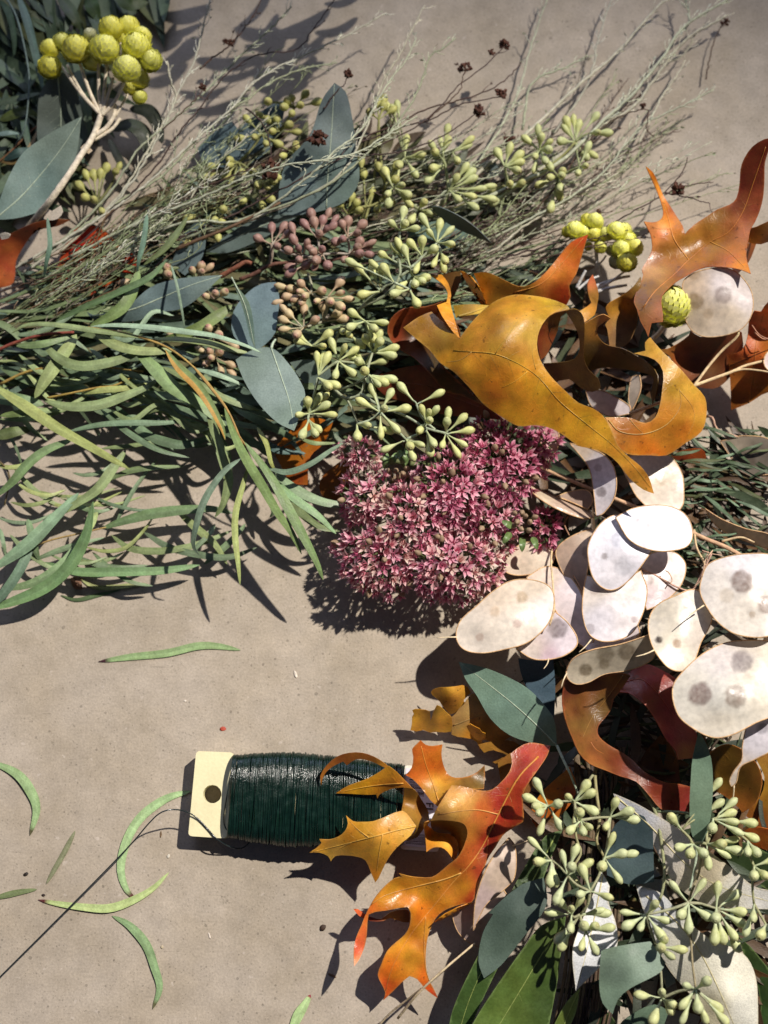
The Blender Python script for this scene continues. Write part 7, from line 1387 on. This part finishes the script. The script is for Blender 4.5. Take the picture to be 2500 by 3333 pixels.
EXPL = [
 ('R1', [(100, 1180, 12), (400, 960, 18), (560, 800, 22), (700, 560, 24), (770, 400, 24), (840, 260, 23), (870, 150, 22), (908, -10, 22)], 'wispy pale stem rising just right of the strawflower heads'),
 ('R1', [(60, 1160, 12), (200, 1080, 16), (450, 930, 20), (650, 780, 23), (850, 600, 25), (1000, 470, 25), (1080, 370, 25), (1200, 290, 24), (1350, 222, 22), (1500, 150, 20), (1670, 55, 18)], 'long wispy pale stem arching to the top middle of the picture'),
 ('R1', [(200, 1100, 14), (450, 860, 20), (560, 700, 24), (600, 640, 24), (720, 540, 24), (850, 430, 24), (940, 340, 23), (1050, 230, 22), (1150, 140, 20), (1260, 30, 18)], 'wispy pale stem reaching the top edge left of the middle'),
 ('R1', [(150, 1130, 13), (500, 880, 20), (700, 760, 23), (860, 590, 24), (980, 490, 24), (1080, 420, 23), (1180, 350, 22), (1300, 300, 20), (1455, 268, 18)], 'wispy stem with small grey leaflets ending above the tall grey leaf'),
 ('R1', [(260, 1090, 14), (500, 860, 20), (620, 680, 23), (700, 540, 24), (760, 425, 24), (742, 362, 25), (722, 265, 26)], 'short crooked wispy stem nearest the strawflower heads'),
 ('R1', [(500, 1060, 18), (800, 960, 24), (1060, 950, 27), (1300, 790, 36), (1380, 720, 39), (1450, 650, 40), (1560, 560, 38), (1670, 370, 34), (1760, 250, 30), (1800, 160, 28)], 'pale stem crossing the tall grey leaf steeply'),
 ('R1', [(300, 1110, 15), (600, 960, 22), (850, 862, 27), (1050, 772, 33), (1250, 712, 40), (1450, 682, 41), (1560, 650, 38), (1670, 585, 34), (1800, 500, 30)], 'straw coloured stem lying across the lower part of the tall grey leaf'),
 ('R2', [(-900, 1040, 18), (-300, 830, 34), (0, 590, 33), (80, 500, 31), (150, 382, 29), (200, 240, 27), (250, 215, 26), (312, 165, 26)], 'pale forked stem with a withered leaf tip near the top middle'),
 ('R2', [(-700, 1000, 18), (-200, 760, 34), (0, 345, 30), (60, 250, 27), (120, 130, 24), (180, 20, 22)], 'pale stem with tiny leaves reaching the top right of the middle'),
 ('R2', [(300, 900, 8), (440, 650, 9), (500, 560, 9), (580, 400, 8), (640, 182, 7), (712, -20, 7)], 'blurred pale stem rising steeply to the top edge right of the brown seed heads'),
 ('R2', [(700, 620, 8), (860, 400, 9), (910, 262, 8), (922, 180, 8), (990, -20, 7)], 'blurred crooked pale stem ending at the top edge right of centre'),
 ('R2', [(200, 910, 14), (540, 640, 15), (700, 500, 14), (860, 352, 13), (1020, 212, 12), (1180, 30, 11), (1260, -30, 11)], 'thick blurred pale green stem slanting to the top right'),
 ('R2', [(300, 910, 14), (560, 800, 17), (760, 700, 18), (960, 510, 17), (1080, 400, 16), (1200, 252, 15), (1300, 112, 14), (1495, -10, 13)], 'long pale green stem slanting to the top right corner region'),
 ('R2', [(500, 860, 12), (900, 572, 15), (1080, 460, 15), (1160, 352, 14), (1240, 242, 13), (1330, 152, 12), (1482, 68, 12)], 'pale twiggy stem just below the long pale green stem'),
 ('R2', [(400, 1060, 12), (600, 962, 16), (820, 842, 17), (940, 752, 17), (1060, 602, 16), (1130, 532, 15), (1300, 452, 14), (1425, 388, 13)], 'pale twiggy stem ending in pale tufts at the right above the amber oak leaf'),
 ('R2', [(350, 1110, 12), (480, 1075, 14), (600, 982, 15), (780, 872, 16), (930, 792, 15), (1042, 733, 14)], 'short pale stem with white side twigs above the second strawflower cluster'),
 ('R2', [(600, 560, 8), (640, 360, 8), (800, 285, 8), (880, 240, 8)], 'short blurred pale stem at the top right with a bend'),
 ('R2', [(1300, 130, 10), (1320, 80, 10), (1300, -20, 10)], 'tiny pale stem tip at the top edge near the right corner'),
 ('R2', [(1000, 480, 12), (1150, 300, 11), (1290, 240, 10), (1350, 130, 10)], 'blurred twiggy stem tip below the top right corner'),
 ('R2', [(1100, 620, 10), (1200, 420, 10), (1270, 320, 10), (1300, 260, 9)], 'blurred short stem tip at the upper right'),
]
for f, p, lab in EXPL:
    thick = .95 if 'thick' in lab or 'long pale green' in lab else .6
    dry_stem(f, p, thick, random.choice(LT), lab, GW, leaf=1.0, leaves_from=.45)
DARK = [
 ('R1', [(300, 1100, 16), (640, 760, 24), (760, 592, 27), (860, 470, 28), (960, 342, 28), (1100, 242, 27), (1280, 212, 26), (1350, 130, 26), (1400, 60, 26), (1445, -10, 26)], 'dark brown stem crossing the pale stems up to the top edge', []),
 ('R2', [(-950, 1060, 18), (-600, 900, 24), (-200, 690, 33), (0, 620, 32), (190, 512, 30), (320, 372, 28), (430, 290, 27), (520, 200, 26)], 'dark stem ending in two brown seed heads at the upper middle', [(520, 190, 26, 22), (465, 225, 26, 14)]),
 ('R2', [(190, 515, 29), (320, 400, 28), (340, 330, 28), (355, 290, 28)], 'short dark side stem with a small brown seed head', [(355, 290, 28, 22), (330, 300, 27, 12)]),
 ('R2', [(-300, 700, 26), (60, 552, 28), (190, 522, 28), (330, 452, 27), (520, 418, 26)], 'dark stem ending in a ragged brown seed head', [(508, 402, 26, 24)]),
 ('R2', [(-300, 690, 26), (0, 665, 30), (90, 650, 29), (250, 590, 28), (400, 490, 27)], 'dark stem ending in a round brown seed head', [(410, 475, 27, 26)]),
 ('R2', [(-200, 640, 27), (60, 530, 28), (200, 465, 27), (300, 440, 26), (450, 390, 24), (540, 330, 22), (590, 270, 20)], 'long thin dark stem curving up past the seed heads', []),
 ('R2', [(640, 930, 12), (760, 780, 17), (850, 652, 18), (970, 530, 19), (1120, 472, 20), (1140, 500, 19), (1135, 560, 17), (1165, 590, 16)], 'dark stem hooking over at the right end', [(1118, 455, 20, 14)]),
 ('R1', [(1060, 470, 28), (1110, 505, 30), (1148, 560, 30), (1170, 640, 30), (1172, 715, 30)], 'curved dark stalk carrying a brown seed head before the blue leaf', [(1170, 735, 30, 42)]),
 ('R1', [(900, 800, 24), (1100, 720, 28), (1250, 640, 32), (1340, 605, 38)], 'dark stalk with a brown seed head on the tall grey leaf', [(1370, 595, 39, 36)]),
 ('R1', [(1400, 470, 36), (1450, 400, 37), (1490, 360, 37), (1500, 325, 37)], 'small brown stalk and seed head above the tip of the tall leaf', [(1503, 322, 37, 20)]),
 ('R1', [(700, 560, 26), (800, 470, 28), (860, 410, 28), (875, 380, 28)], 'small dark stalk with a seed head among the pale stems', [(875, 375, 28, 16)]),
 ('R1', [(860, 300, 20), (930, 240, 20), (1000, 190, 20), (1100, 60, 18), (1130, -10, 18)], 'dark thin stem with tiny seed heads at the top', [(1000, 188, 20, 16), (975, 180, 20, 14)]),
 ('R2', [(500, 1120, 14), (900, 1002, 20), (1080, 912, 22), (1210, 832, 22), (1290, 740, 22), (1310, 680, 22)], 'dark twig star in front of the bare table above the amber oak leaf', [(1268, 820, 22, 28)]),
 ('R2', [(1210, 832, 22), (1300, 850, 21), (1410, 880, 20)], 'fine dark twig reaching right from the twig star', []),
 ('R2', [(1210, 840, 22), (1320, 800, 21), (1425, 785, 20)], 'fine dark twig lying level right of the twig star', []),
 ('R2', [(600, 1050, 14), (780, 985, 19), (880, 940, 21), (930, 915, 22)], 'dark twig with a black tip over the yellow strawflowers', [(928, 913, 22, 10)]),
 ('R2', [(600, 1110, 14), (800, 1060, 22), (950, 1020, 25), (1052, 992, 26)], 'dark straight twig over the yellow strawflowers', []),
 ('R2', [(640, 1130, 14), (820, 1080, 22), (1000, 1045, 25), (1140, 1022, 26)], 'lower dark twig in front of the yellow strawflowers', []),
 ('R2', [(1390, 340, 4), (1420, 200, 5), (1460, 110, 6), (1475, 95, 6)], 'thin dark stalk with a small seed head near the top right', [(1475, 95, 6, 18)]),
 ('R2', [(500, 640, 12), (530, 620, 13), (545, 612, 13)], 'tiny brown seed head behind the upper right capsules', [(540, 610, 13, 24)]),
]
for f, p, lab, hd in DARK:
    o = dry_stem(f, p, .42 if len(p) > 4 else .34, random.choice(DK), lab, GD_, leaf=.12)
    for h in hd: seed_head(o, f, *h)
# the massed stems of the two bundles
PLACES = [(340, 150, 'by the upper strawflowers'), (620, 60, 'at the top edge'), (900, 60, 'near the top middle'), (1250, 60, 'at the top edge right of middle'), (1080, 450, 'on the tall grey leaf'), (860, 420, 'left of the tall grey leaf'), (700, 560, 'above the slim grey leaf'),
 (430, 560, 'near the yellow capsules at left'), (330, 800, 'over the rust leaf at left'), (120, 960, 'at the left edge'), (560, 760, 'over the short grey leaf'), (1050, 800, 'by the pink capsules'), (1350, 820, 'by the tall pale capsules'), (1300, 560, 'right of the tall grey leaf'), (1480, 560, 'above the small dark leaf'),
 (1500, 750, 'under the small dark leaf'), (1700, 700, 'left of the yellow cluster'), (1750, 480, 'among the upper right capsules'), (1900, 560, 'above the yellow cluster'), (2000, 420, 'right of the upper capsules'), (2150, 300, 'on the bare table at upper right'), (2300, 200, 'near the right edge at top'), (2050, 150, 'near the top right'), (1600, 350, 'beside the brown seed heads'), (1800, 300, 'behind the upper right capsules'), (2050, 330, 'beside the twiggy right stem'), (2250, 430, 'far right above the amber leaf'), (2270, 80, 'close to the top right corner'), (1930, 120, 'at the top right of centre'), (2120, 480, 'above the amber leaf'), (2180, 210, 'under the seed head at top right'), (2020, 560, 'near the spiky amber lobe')]
def bundle(n, keys, spread, cols, label, group, zs, r=(.2, .38), leaf=.8):
    for i in range(n):
        s = random.gauss(0, .7); s2 = random.gauss(0, .75); pts_ = []
        for k, ((x, y), sp_) in enumerate(zip(keys, spread)):
            m_ = s if k < len(keys) / 2 else (s * .4 + s2 * .8)
            pts_.append((x + sp_[0] * m_ + random.uniform(-22, 22), y + sp_[1] * m_ + random.uniform(-22, 22), max(2.5, zs[k] + random.uniform(-6, 6))))
        cut = min(len(pts_), random.choice((4, 5, 6, 7, 7))); st_ = random.choice((0, 0, 1)) if cut > 4 else 0
        cc = random.choice(cols); e_ = pts_[cut - 1]; tone = 'pale grey' if sum(cc) > 490 else 'olive' if cc[1] > cc[0] * .93 else 'brown'
        size = 'long' if cut - st_ >= len(keys) - 1 else 'short' if cut - st_ <= 3 else 'middling'
        spot = min(PLACES, key=lambda q: (q[0] - e_[0]) ** 2 + (q[1] - e_[1]) ** 2)[2]
        dry_stem('S', pts_[st_:cut], random.uniform(*r), cc, f'{size} {tone} stem {label}, ending {spot}', group, leaf=leaf, leaves_from=.2)
bundle(28, [(-60, 1090), (120, 960), (330, 810), (520, 680), (700, 540), (880, 400), (1050, 240)], [(30, 120), (50, 90), (60, 70), (70, 70), (100, 80), (160, 90), (260, 100)], LT + OL + OL, 'of the left bundle', 'massed dry stems of the left bundle', [10, 14, 18, 22, 22, 20, 18])
bundle(20, [(-60, 1060), (120, 980), (300, 900), (430, 800), (560, 720), (760, 640)], [(30, 120), (50, 90), (60, 80), (70, 80), (90, 70), (100, 70)], [(104, 84, 66), (90, 70, 58), (120, 96, 70), (134, 128, 84)], 'massed at the left edge', 'massed brown stems at the left edge', [8, 11, 14, 16, 18, 18], leaf=.5)
bundle(44, [(900, 900), (1150, 880), (1400, 830), (1600, 740), (1780, 640), (1950, 530), (2150, 350)], [(60, 50), (60, 60), (60, 70), (60, 75), (70, 85), (120, 110), (200, 160)], LT[:2] + OL + OL + DK[:2], 'of the right bundle', 'massed dry stems of the right bundle', [7, 9, 11, 12, 12, 11, 9])
bundle(20, [(700, 800), (1000, 700), (1300, 610), (1550, 540), (1800, 430)], [(60, 60), (80, 80), (100, 80), (120, 80), (160, 120)], LT + DK, 'between the capsules', 'scattered stems between the capsules', [8, 12, 15, 14, 10], leaf=.7)
# woody twigs and the reddish stems
TW = 'woody twigs in the pile'
for f, p, r, c, lab in (('H', [(-60, 1330, 24), (100, 1260, 26), (330, 1170, 28), (560, 1060, 28), (740, 970, 27)], .75, (112, 88, 66), 'brown woody twig slanting below the tall grey leaf'),
   ('H', [(280, 1540, 22), (400, 1470, 25), (470, 1430, 26), (520, 1440, 26)], 1.1, (132, 84, 64), 'broken reddish twig end beside the pink capsules'),
   ('R3', [(-30, 405, 20), (80, 360, 22), (190, 330, 24), (320, 320, 24)], .7, (142, 76, 62), 'red brown stem at the left edge above the green leaves'),
   ('R8', [(60, 1090, 14), (150, 980, 22), (270, 870, 24), (390, 768, 16)], .5, (206, 186, 150), 'straw coloured grass stalk slanting below the orange oak leaf'),
   ('R8', [(-70, 1180, 6), (20, 1075, 11), (100, 1010, 16), (170, 955, 22)], .42, (190, 172, 140), 'thin straw stalk end over the bare table at the bottom')):
    V, F = tube_geo(fpath(f, p, 24), r * .001, r * .0008, 7, lump=.12); tag(obj('twig', V, F, 'stem_bark', None, lin(c), base=PF(f, p[0][0], p[0][1], 0)), lab, 'twig', TW)
ORD = 'first second third fourth fifth sixth seventh eighth ninth tenth eleventh twelfth thirteenth fourteenth fifteenth'.split()
for i in range(15):
    x = 780 + i * 17 + random.uniform(-7, 7); c = random.choice([(92, 74, 58), (70, 58, 52), (112, 96, 74), (58, 46, 42)])
    V, F = tube_geo(fpath('R8', [(x + 40 + random.uniform(-30, 60), -80, 8), (x + 50, 150, 8), (x + 20, 500, 9), (x, 900, 10), (x - 50 + random.uniform(-30, 30), 1230, 8)], 26), random.uniform(.0005, .0011), .0006, 6, lump=.2)
    tag(obj('twig', V, F, 'stem_bark', None, lin(c), base=PF('R8', x, 600, 0)), f'{ORD[i]} from the left of the dark stems bound under the lower right leaves', 'twig', 'bound stems under the lower right leaves')
for i in range(10):
    y = random.uniform(-350, 60); c = random.choice([(70, 58, 44), (84, 92, 60), (56, 46, 40)])
    V, F = tube_geo(fpath('R8', [(880 + random.uniform(-60, 60), y + 100, 6), (1050, y + random.uniform(-60, 140), 9), (1300, y + random.uniform(-100, 200), 8), (1500, y + random.uniform(-160, 200), 6)], 18), .0007, .0005, 6)
    tag(obj('twig', V, F, 'stem_bark', None, lin(c), base=PF('R8', 1000, y, 0)), 'one of the dark stems crossing inside the ring of the curled oak leaf', 'twig', 'stems inside the curled leaf ring')
